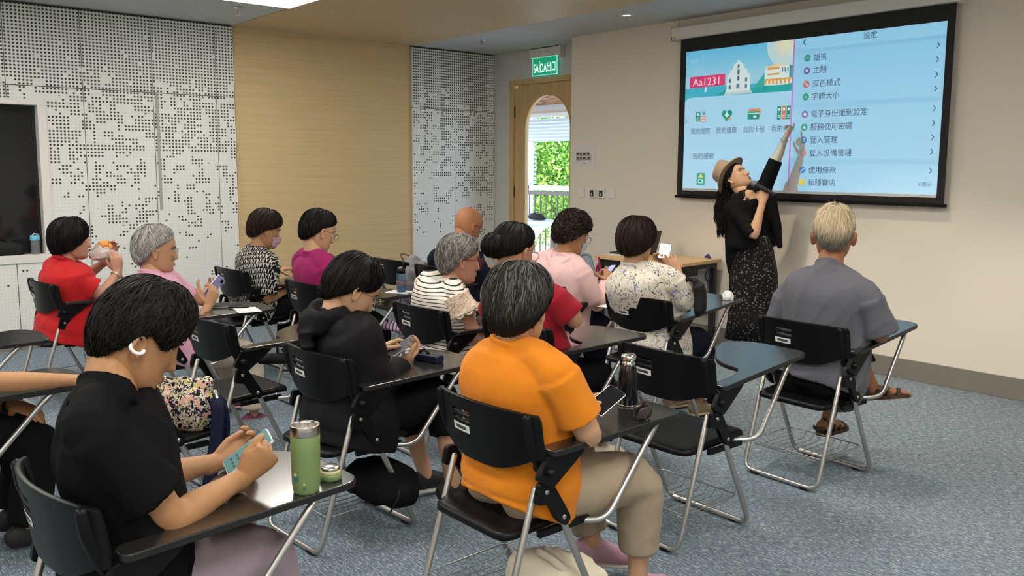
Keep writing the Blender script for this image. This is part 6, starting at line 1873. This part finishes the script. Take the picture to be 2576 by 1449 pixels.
# ------------------------------------------------------------------ hand-held phones
def phone(label, bot, top, guess, dtop, whint, face, frame, w=.074, l=.152, facing=1, items=(), l_fix=True):
    """bot, top: photo pixels of the middles of the short edges; whint: rough direction of the short edge"""
    a, b = snap(*bot, guess), snap(*top, guess, dtop)
    ly = nrm(b - a); c = (a + b) / 2
    wx = nrm(np.asarray(whint, float) - ly * np.dot(whint, ly)); n = np.cross(wx, ly)
    if np.dot(n, CAM_P - c) * facing < 0: n = -n; wx = -wx
    o = empty('mobile_phone', c); tag(o, label, 'phone', 'phones held by the audience')
    M = Matrix(((wx[0], ly[0], n[0]), (wx[1], ly[1], n[1]), (wx[2], ly[2], n[2])))
    o.rotation_euler = M.to_euler()
    V, F = slab(round_outline([(-w / 2, -l / 2), (w / 2, -l / 2), (w / 2, l / 2), (-w / 2, l / 2)], .009, 4), -.0045, .0042)
    bev(put('case', V, F, frame, o), .0025)
    V, F = slab(round_outline([(-w / 2 + .003, -l / 2 + .003), (w / 2 - .003, -l / 2 + .003), (w / 2 - .003, l / 2 - .003), (-w / 2 + .003, l / 2 - .003)], .007, 4), .0040, .0049)
    sc = put('screen', V, F, face, o)
    for nm, x0, y0, x1, y1, m in items: MB().box(x0, y0, .0049, x1, y1, .0052).build(nm, m, sc)
    return o
def screen_mat(name, col, e): return plain(name, col, .12, emit=col, estr=e)
M_off = plain('phone_glass_off', (.010, .011, .013), .08, spec=.5)
M_ink2 = plain('screen_ink', (.03, .06, .06), .4)
g1 = L('p1', .075, .46, .86)
rows = []
for y in (-.055, -.035, .0, .03, .052):
    for x in (-.022, -.004, .014): rows.append(('text_mark', x, y, x + .012, y + .007, M_ink2))
phone('phone with teal page in front, in both hands over the green flask', (569, 1180), (679, 1095), g1, .03, AX_R * .043 - AX_U * .021 - AX_F * .054, plain('screen_teal', srgb(84, 120, 118), .12, emit=srgb(110, 160, 156), estr=.16), M_white, .073, .158, 1, rows)
phone('dark phone with pale edge held by the person in the hooded jacket', (982, 892), (1042, 850), L('p7', .04, .44, .83), .06, AX_R * .5 - AX_F * .8 - AX_U * .25, plain('phone_slate', srgb(64, 66, 78), .25), plain('phone_edge_silver', (.66, .65, .64), .25, metal=.7))
phone('phone with black screen and silver rim over the black bottle tablet', (1496, 1032), (1552, 984), L('p15', .22, .38, .90), .085, AX_R * .041 - AX_U * .021 - AX_F * .02, M_off, plain('phone_rim_silver', (.72, .70, .66), .22, metal=.8), .075, .155, 1)
phone('lilac backed phone held up by the woman in the pink shirt', (522, 742), (556, 700), L('p4', .10, .46, .90), .05, AX_R * .5 + AX_U * .35 + AX_F * .6, plain('phone_lilac', srgb(150, 146, 200), .35), plain('phone_lilac_edge', srgb(196, 190, 214), .3), .075, .155, 1, [('camera', .008, .045, .03, .068, M_black)])
phone('phone with violet screen held by the woman in the pale pink jacket', (1514, 712), (1545, 666), L('p11', .13, .47, .92), .05, AX_R * .4 - AX_F * .7 + AX_U * .1, screen_mat('screen_violet', srgb(140, 140, 226), .8), M_black, .075, .16, 1)
phone('phone with white page held up by the woman in the leaf print blouse', (1668, 649), (1675, 618), L('p12', .08, .42, 1.03), .09, AX_R, screen_mat('screen_whitepage', srgb(226, 224, 232), .7), M_black, .078, .155, 1, [('page_title', -.02, .035, .018, .042, M_inkgrey), ('page_box', -.022, .0, .022, .022, plain('page_grey', (.6, .6, .66), .4))])

# ------------------------------------------------------------------ things on the tablets
def stand_on(px, py, z=TABLET_Z): return on_z(px, py, z)
# green flask and its lid
p0 = stand_on(771, 1236)
fl = empty('vacuum_flask', p0); tag(fl, 'light green vacuum flask without lid on the front tablet', 'flask')
pm = float(np.dot(p0 - CAM_P, AX_F)) / FPX          # metres per photo pixel there
R_ = 36 * pm
M_green = plain('flask_green', srgb(118, 140, 88), .42, noise=.04, nscale=300)
MB().lathe([(R_ * .80, 0), (R_ * .88, .003), (R_ * .92, .012), (R_ * .98, .03), (R_ * 1.0, .12), (R_ * 1.02, 146 * pm), (R_ * .99, 148 * pm)], 40).build('body', M_green, fl, True)
M_steel = plain('brushed_steel', (.55, .52, .48), .25, metal=1)
MB().lathe([(R_ * 1.0, 147 * pm), (R_ * 1.02, 150 * pm), (R_ * 1.02, 172 * pm), (R_ * 1.0, 174 * pm), (R_ * .90, 174 * pm), (R_ * .86, 168 * pm), (R_ * .84, 150 * pm), (R_ * .74, 146 * pm), (R_ * .72, 90 * pm), (.002, 88 * pm)], 40).build('steel_neck', M_steel, fl, True)
def decal(px, py, r, mat, nm, rx=1.0, rz=1.0):
    """small flat print wrapped on the flask"""
    z = (1236 - py) * pm * 1.03
    vdir = nrm((CAM_P - p0) * np.array([1, 1, 0])); right = np.cross([0, 0, 1.0], vdir) * 1.0
    a0 = math.asin(max(-.95, min(.95, (px - 771) / 36)))
    V = []
    for i in range(18):
        a = 2 * pi * i / 18; aa = a0 + r * rx * cos(a) / 36
        V.append((right * sin(aa) + vdir * cos(aa)) * (R_ * 1.012) + np.array([0, 0, z + r * rz * sin(a) * pm]))
    put(nm, V, [tuple(range(18))], mat, fl)
decal(747, 1195, 8, plain('print_teal', srgb(58, 112, 116), .5), 'print', .9, 1.1); decal(745, 1184, 5, plain('print_cream', srgb(206, 204, 150), .5), 'print'); decal(766, 1206, 3, plain('print_pale', srgb(176, 204, 140), .5), 'print'); decal(766, 1218, 3.5, plain('print_teal', srgb(58, 112, 116), .5), 'print')
p0 = stand_on(832, 1205)
ld = empty('flask_lid', p0); tag(ld, 'green and steel flask lid standing upside down beside the green flask', 'lid')
Rl = 29 * pm
MB().lathe([(Rl * .85, 0), (Rl * .98, .003), (Rl, .012), (Rl * .97, .020), (Rl * .80, .021)], 32).build('green_ring', M_green, ld, True)
MB().lathe([(Rl * .90, .020), (Rl * .92, .024), (Rl * .90, .030)], 32).build('cream_seal', plain('seal_cream', srgb(206, 196, 150), .5), ld, True)
MB().lathe([(Rl * .86, .030), (Rl * .88, .033), (Rl * .86, .038), (Rl * .70, .041), (.002, .040)], 32).build('steel_cup', M_steel, ld, True)
# black bottle
p0 = stand_on(1579, 1018)
bo = empty('black_bottle', p0); tag(bo, 'black glossy bottle with silver cap on the tablet of the orange T-shirt', 'bottle')
pm2 = float(np.dot(p0 - CAM_P, AX_F)) / FPX
r = 24.5 * pm2; hpx = pm2 * 1.03
MB().lathe([(r * .9, 0), (r, .004), (r, 60 * hpx), (r * .97, 78 * hpx), (r * .86, 90 * hpx), (r * .72, 98 * hpx), (r * .68, 101 * hpx)], 36).build('body', plain('bottle_black', (.006, .006, .007), .22, spec=.35), bo, True)
MB().lathe([(r * .70, 100 * hpx), (r * .72, 103 * hpx), (r * .70, 106 * hpx), (r * .62, 108 * hpx), (r * .62, 111 * hpx), (r * .76, 113 * hpx), (r * .80, 118 * hpx), (r * .76, 124 * hpx), (r * .55, 127 * hpx), (.002, 127.5 * hpx)], 36).build('silver_cap', M_chrome, bo, True)
MB().lathe([(r * 1.01, .001), (r * 1.015, .005), (r * 1.0, .006)], 36).build('base_ring', M_steel, bo, True)
p0 = stand_on(1614, 1053)
cl = empty('hair_claw', p0); tag(cl, 'dark tortoiseshell hair claw on the tablet beside the black bottle', 'hair clip')
M_tort = plain('tortoise', (.05, .035, .035), .15, noise=.6, nscale=90)
for s in (-1, 1):
    V, F = tube(smooth_path([(s * .010, -.034, .018), (s * .022, -.012, .024), (s * .020, .014, .026), (s * .010, .034, .016)], 5), .0035, 10, ref=(1, 0, 0), R2=[.010] + [.022] * 14 + [.010])
    V = np.array(V); V = V + np.stack([vnoise(V * 120 + s), V[:, 0] * 0, vnoise(V * 90 + 5)], 1) * .008
    put('jaw', V, F, M_tort, cl, True)
    for i in range(4): put('tooth', *tube([(s * .018, -.024 + .016 * i, .010), (s * .008, -.024 + .016 * i, .003)], [.004, .002], 6), M_tort, cl, True)
put('spine', *tube([(0, -.03, .046), (0, 0, .052), (0, .03, .046)], [.005, .008, .005], 8), M_tort, cl, True)
for s in (-1, 1): put('grip', *tube([(s * .004, 0, .048), (s * .010, 0, .062), (s * .016, 0, .070)], [.006, .008, .005], 8, ref=(0, 1, 0), R2=[.004, .004, .003]), M_tort, cl, True)
# crumpled tissue
p0 = L('p12', .19, .555, TABLET_Z + .0585)
ti = empty('crumpled_tissue', p0); tag(ti, 'crumpled white tissue on the tablet near the presenter', 'tissue')
V, F = tube([(0, 0, .002), (0, 0, .02), (0, 0, .04), (0, 0, .05)], [.03, .036, .030, .012], 20)
V = np.array(V); V = V + (vnoise(V * 60) - .5)[:, None] * .02 * nrm(np.array([1, 1, .6])) + np.stack([vnoise(V * 90 + 4), vnoise(V * 90 + 9), vnoise(V * 70 + 2)], 1) * .014 - .007
V[:, 2] = np.maximum(V[:, 2], 0)
put('tissue', V, F, plain('tissue_white', (.8, .79, .78), .9, bump=.5), ti, False)
# glasses case
p0 = stand_on(1078, 908)
gc = empty('spectacle_case', p0, radians(14)); tag(gc, 'navy spectacle case on the tablet of the hooded jacket', 'case')
M_ncase = plain('case_navy', srgb(24, 28, 52), .3)
bev(put('case_box', *slab(round_outline([(-.075, -.028), (.075, -.028), (.075, .028), (-.075, .028)], .012, 4), 0, .034), M_ncase, gc), .008)
MB().box(-.074, -.0285, .018, .074, .0285, .0195).build('seam', M_black, gc)
V, F = tube([(-.06, .0, .036), (-.03, .005, .05), (0, 0, .038)], .007, 8)
put('folded_cloth', V, F, M_blackmatte, gc, True)
# blue bottle on a napkin (tablet of the magenta top)
p0 = stand_on(1010, 735)
nk_ = empty('paper_napkin', p0); tag(nk_, 'white paper napkin under the blue bottle', 'napkin')
MB().box(-.10, -.07, 0, .08, .075, .003, M=Matrix.Rotation(.5, 4, 'Z')).build('sheet', plain('paper_white', (.75, .75, .74), .7), nk_)
bb = empty('blue_bottle', p0 + np.array([0, 0, .003])); tag(bb, 'clear blue bottle with black lid and loop standing on a napkin', 'bottle')
MB().lathe([(.030, 0), (.035, .005), (.036, .12), (.033, .13), (.028, .134)], 28).build('body', bottle_glass('bottle_blue', srgb(50, 104, 140)), bb, True)
MB().lathe([(.026, .004), (.031, .008), (.031, .030), (.02, .032)], 28).build('water', plain('blue_base', srgb(40, 96, 150), .3), bb, True)
MB().lathe([(.027, .134), (.029, .136), (.029, .165), (.024, .17)], 28).build('lid', M_black, bb, True)
put('carry_loop', *tube(smooth_path([(-.026, 0, .16), (-.05, 0, .165), (-.062, 0, .14), (-.05, 0, .115), (-.03, 0, .118)], 4), .005, 6), M_black, bb, True)
MB().lathe([(.0365, .055), (.0368, .057), (.0368, .08), (.0365, .082)], 28).build('printed_band', plain('band_rose', srgb(120, 90, 104), .5, noise=.6, nscale=60), bb, True)
# sheet, pen and dark notebook on the tablet of the pink shirt
p0 = stand_on(622, 780)
s1 = empty('note_sheet', p0, radians(-12)); tag(s1, 'white paper sheet on the tablet left of the lettered shirt', 'paper')
MB().box(-.10, -.07, 0, .10, .07, .002).build('sheet', plain('paper_white', (.75, .75, .74), .7), s1)
pn = empty('black_pen', stand_on(600, 776) + np.array([0, 0, .002]), radians(52)); tag(pn, 'black pen lying across the white paper sheet', 'pen')
put('barrel', *tube([(-.06, 0, .006), (.05, 0, .006)], .005, 10), M_black, pn, True); put('tip', *tube([(.05, 0, .006), (.068, 0, .004)], [.004, .001], 8), M_black, pn, True)
nb = empty('black_notebook', stand_on(568, 770), radians(-15)); tag(nb, 'black slim notebook lying beside the white paper sheet', 'notebook')
MB().box(-.08, -.09, 0, .08, .09, .004).build('back_cover', M_black, nb); MB().box(-.077, -.088, .004, .079, .088, .011).build('pages', M_inkgrey, nb); MB().box(-.08, -.09, .011, .08, .09, .014).build('front_cover', M_black, nb)
p0 = stand_on(1568, 772)
s2 = empty('handout_sheet', p0, radians(10)); tag(s2, 'white handout sheet on the tablet behind the pale pink jacket', 'paper')
MB().box(-.14, -.10, 0, .12, .10, .002).build('sheet', plain('paper_white', (.75, .75, .74), .7), s2)
# burger in its wrapper
g3 = L('p3', .13, .40, 1.03)
c3 = snap(262, 636, g3)
bg_ = empty('sandwich', c3); tag(bg_, 'half wrapped sandwich held in the hand of the red polo shirt', 'food')
V, F = tube([(-.0, -.07, -.02), (0, -.03, .0), (0, .02, .005), (0, .055, -.0)], [.035, .062, .058, .03], 18, ref=(0, 0, 1), R2=[.03, .05, .045, .025])
V = np.array(V); V = V + (np.stack([vnoise(V * 45 + 3), vnoise(V * 45 + 8), vnoise(V * 45 + 1)], 1) - .5) * .03
put('wrapper', V, F, plain('wrapper_print', srgb(226, 214, 208), .5, noise=.3, nscale=22, bump=.4), bg_)
for (y, z, r) in ((-.015, .045, .030), (.035, .035, .028), (.01, .052, .026)):
    V, F = tube([(-.02, y, z), (.0, y, z + .012), (.02, y, z)], [r * .7, r, r * .7], 14)
    put('filling', V, F, plain('fried_filling', srgb(214, 142, 66), .6, noise=.4, nscale=60, bump=.6), bg_, True)
V, F = tube([(0, -.05, -.015), (0, -.02, -.01)], [.03, .034], 12); put('print', V, F, plain('wrapper_violet', srgb(120, 104, 150), .5), bg_, True)
# microphone
m0, m1 = PHAND + np.array([-.03, 0, .015]), None
ma, mb_ = on_y(1893, 461, float(PHAND[1]) + .01), on_y(1950, 490, float(PHAND[1]) - .03)
mc = empty('microphone', ma); tag(mc, 'black hand microphone held to the mouth of the presenter', 'microphone')
d_ = mb_ - ma
put('handle', *tube([d_ * .18, d_ * .6, d_], [.021, .018, .014], 14), M_blackmatte, mc, True)
put('mesh_head', *tube([d_ * -.04, d_ * .02, d_ * .12, d_ * .17], [.018, .027, .027, .022], 14), plain('mesh_grey', (.16, .16, .16), .45, metal=.7, bump=.6, nscale=300), mc, True)

# ------------------------------------------------------------------ bags
def blob(parts, voxel, nm, mat, parent, origin, amp=.01, freq=16, seed=1):
    return vox(nm, parts, voxel, mat, parent, 3, origin, folds(amp, freq, (.3, .5, 1), seed, .4, [np.asarray(origin)], 1.0))
M_florbag = floral_mat('floral_bag_print', srgb(26, 26, 44), [(srgb(196, 182, 158), 40, .045, .44), (srgb(206, 150, 140), 20, .05, .50), (srgb(172, 166, 92), 24, .028, .53), (srgb(206, 196, 178), 60, .045, .5)], 30, .03)
sb = L('e5', .0, .03, .45)
fb = empty('floral_handbag', sb); tag(fb, 'navy handbag with pink and cream flower print standing on a chair seat', 'handbag')
cA, cB = snap(345, 1045, sb), snap(525, 1040, sb)
ax_ = nrm(cB - cA)
pts = [cA + np.array([0, 0, -.03]), cA * .7 + cB * .3, cA * .3 + cB * .7, cB + np.array([0, 0, .0])]
up_ = np.array([0, 0, 1.0])
pts = [np.array([q[0], q[1], .45 + .105]) for q in pts]
V, F = tube(smooth_path(pts, 4), [.095] + [.108] * 11 + [.085], 18, ref=up_, R2=[.06] + [.085] * 11 + [.06])
V2, F2 = tube(smooth_path([q + np.array([0, 0, .09]) for q in pts], 4), .045, 14, ref=up_, R2=[.03] * 13)
blob([(V, F), (V2, F2)], .007, 'bag_body', M_florbag, fb, sb, .014, 15, 3)
put('zip_opening', *tube(smooth_path([snap(330, 1000, sb) - sb, snap(370, 975, sb) - sb, snap(430, 968, sb) - sb], 5), [.01] + [.022] * 9 + [.008], 10), M_black, fb, True)
M_navystrap = fabric('strap_navy', srgb(26, 28, 50), .7)
st_ = [snap(540, 1000, sb, -.06), snap(548, 1030, sb, -.09), snap(545, 1100, sb, -.10), snap(535, 1165, sb, -.10), snap(525, 1228, sb, -.10)]
put('strap', *tube(smooth_path([q - sb for q in st_], 5), .030, 10, ref=AX_R, R2=.004), M_navystrap, fb, True)
st_ = [snap(552, 1005, sb, -.05), snap(564, 1040, sb, -.07), snap(566, 1085, sb, -.07), snap(560, 1110, sb, -.07)]
put('strap', *tube(smooth_path([q - sb for q in st_], 5), .022, 10, ref=AX_R, R2=.004), M_navystrap, fb, True)
put('buckle', *tube([snap(541, 985, sb, -.05) - sb, snap(549, 1008, sb, -.06) - sb], .010, 10), M_steel, fb, True)
# black bag in the basket under the hooded jacket's chair
bc_ = L('p7', .02, -.02, .15); q = snap(962, 1228, bc_)
bk = empty('black_cloth_bag', (q[0], q[1], .14)); tag(bk, 'black soft bag in the wire basket under the hooded jacket', 'bag')
o_ = np.array([q[0], q[1], .14])
V, F = tube([o_ + np.array([-.19, 0, .08]), o_ + np.array([-.09, 0, .085]), o_ + np.array([.07, .0, .085]), o_ + np.array([.17, .0, .07])], [.055, .085, .085, .05], 16, ref=(0, 0, 1), R2=[.08, .14, .14, .08])
blob([(V, F)], .008, 'bag_body', fabric('bag_black', (.008, .008, .009), .9), bk, o_, .014, 16, 7)
put('drawstring', *tube(smooth_path([o_ * 0 + np.array([.17, -.02, .11]), np.array([.21, -.05, .09]), np.array([.19, -.08, .02])], 4), .004, 6), M_blackmatte, bk, True)
# cream tote with black print
tq = on_z(1400, 1475, .12)
tt_ = empty('canvas_tote', (tq[0], tq[1], 0)); tag(tt_, 'cream canvas tote with black print on the floor under the orange T-shirt', 'tote bag')
o_ = np.array([tq[0], tq[1], 0.0]); rv = nrm(np.array([AX_R[0], AX_R[1], 0]))
V, F = tube([o_ - rv * .13 + np.array([0, 0, .13]), o_ - rv * .05 + np.array([0, 0, .14]), o_ + rv * .06 + np.array([0, 0, .13]), o_ + rv * .13 + np.array([0, 0, .10])], [.12, .13, .12, .09], 16, ref=(0, 0, 1), R2=[.05, .08, .08, .04])
blob([(V, F)], .007, 'tote_body', fabric('canvas_cream', srgb(220, 210, 188), .9, .06), tt_, o_, .016, 15, 9)
for k_ in (0, .03): put('handle', *tube(smooth_path([rv * -.05 + np.array([0, -k_, .25]), rv * -.01 + np.array([0, -.04 - k_, .27]), rv * .07 + np.array([0, -.07 - k_, .24]), rv * .13 + np.array([0, -.05 - k_, .17])], 5), .014, 8, ref=(0, 0, 1), R2=.004), C_cream, tt_, True)
vd = nrm(np.array([-AX_F[0], -AX_F[1], 0.0]))
pr = [(rv * x + np.array([0, 0, .14 + z]) + vd * .088) for x, z in ((-.02, .02), (.0, .035), (.02, .03), (.03, .0), (.015, -.03), (-.015, -.02))]
put('print', *tube(np.array(pr), .009, 6, closed=True), M_ink, tt_, True)
# grey backpack behind the empty chair
bq = snap(1042, 702, L('e3', .22, -.02, .80))
bp = empty('grey_backpack', bq); tag(bp, 'grey backpack hung behind the empty chair near the bald man', 'backpack')
rv2 = nrm(np.array([AX_R[0], AX_R[1], 0])); fv2 = nrm(np.array([AX_F[0], AX_F[1], 0]))
V, F = tube(smooth_path([bq + np.array([0, 0, -.22]), bq + np.array([0, 0, -.10]), bq + np.array([0, 0, .05]), bq + np.array([0, 0, .16])], 4), [.10] * 3 + [.14] * 7 + [.12, .10, .06], 18, ref=rv2, R2=[.07] * 3 + [.09] * 7 + [.07, .06, .04])
blob([(V, F)], .009, 'pack_body', fabric('pack_grey', srgb(128, 126, 128), .85), bp, bq, .02, 13, 11)
put('haul_loop', *tube(smooth_path([rv2 * -.08 + np.array([0, 0, .14]), rv2 * -.11 + np.array([0, 0, .21]), rv2 * -.05 + np.array([0, 0, .20]), rv2 * .02 + np.array([0, 0, .16])], 5), .006, 6), fabric('pack_loop', srgb(104, 84, 66), .8), bp, True)
put('front_pocket', *tube([rv2 * -.02 - fv2 * .09 + np.array([0, 0, -.16]), rv2 * -.01 - fv2 * .10 + np.array([0, 0, -.04])], [.07, .08], 14, ref=rv2, R2=[.03, .035]), fabric('pack_dark', srgb(92, 90, 94), .85), bp, True)
# black shoulder bag beside the blouse
sq = snap(1748, 748, L('p12', .32, .06, .80))
sbg = empty('black_shoulder_bag', sq); tag(sbg, 'black shoulder bag hanging beside the arm of the floral blouse', 'bag')
V, F = tube(smooth_path([sq + np.array([0, 0, .10]), sq + rv2 * .03 + np.array([0, 0, .04]), sq + rv2 * .035 + np.array([0, 0, -.05]), sq + rv2 * .02 + np.array([0, 0, -.10])], 4), [.022] * 2 + [.036] * 9 + [.03, .02], 14, ref=rv2, R2=[.03] * 2 + [.06] * 9 + [.05, .03])
blob([(V, F)], .007, 'bag_body', M_blackmatte, sbg, sq, .006, 15, 13)
put('strap', *tube(smooth_path([rv2 * -.01 + np.array([0, 0, .10]), rv2 * -.05 + np.array([0, 0, .11]), rv2 * -.07 + np.array([0, 0, .06])], 4), .012, 8, R2=.004), M_blackmatte, sbg, True)
# black pouch hanging under the empty chair's tablet
uq = snap(698, 902, L('e2', .22, .30, .64))
up2 = empty('black_pouch', uq); tag(up2, 'black folded umbrella pouch hanging under the empty tablet', 'pouch')
put('pouch_body', *tube([-rv2 * .09 + np.array([0, 0, -.01]), -rv2 * .04, rv2 * .05, rv2 * .10 + np.array([0, 0, .005])], [.022, .03, .03, .02], 14), M_blackmatte, up2, True)
put('cord', *tube(smooth_path([rv2 * .06 + np.array([0, 0, -.02]), rv2 * .07 + np.array([0, 0, -.06]), rv2 * .09 + np.array([0, 0, -.03])], 4), .003, 6), M_blackmatte, up2, True)
put('hanger', *tube([np.array([0, 0, .02]), np.array([0, .0, float(TABLET_Z - .018 - uq[2])])], .006, 6), M_blackmatte, up2, True)
# striped shawl on the lap in front of the magenta top
lq = snap(975, 822, L('p6', .10, .36, .60))
sw = empty('striped_shawl', lq); tag(sw, 'lilac and dark striped shawl on the lap in front of the magenta top', 'shawl')
def shawl_mat():
    m, nt, b = new_mat('shawl_stripes'); k = NT(nt)
    x, y, z = k.sep(k.coord())
    t = k.m('FRACT', k.m('DIVIDE', k.m('ADD', x, y), .035))
    k.link(k.mix(k.m('LESS_THAN', t, .35), srgb(176, 150, 172), srgb(60, 48, 60)), b.inputs['Base Color']); b.inputs['Roughness'].default_value = .9
    return m
V, F = tube(smooth_path([lq - rv2 * .13, lq - rv2 * .04 + np.array([0, 0, .012]), lq + rv2 * .06 + np.array([0, 0, .0]), lq + rv2 * .13 + np.array([0, 0, -.03])], 4), .03, 14, ref=(0, 0, 1), R2=.08)
blob([(V, F)], .008, 'cloth', shawl_mat(), sw, lq, .012, 18, 17)
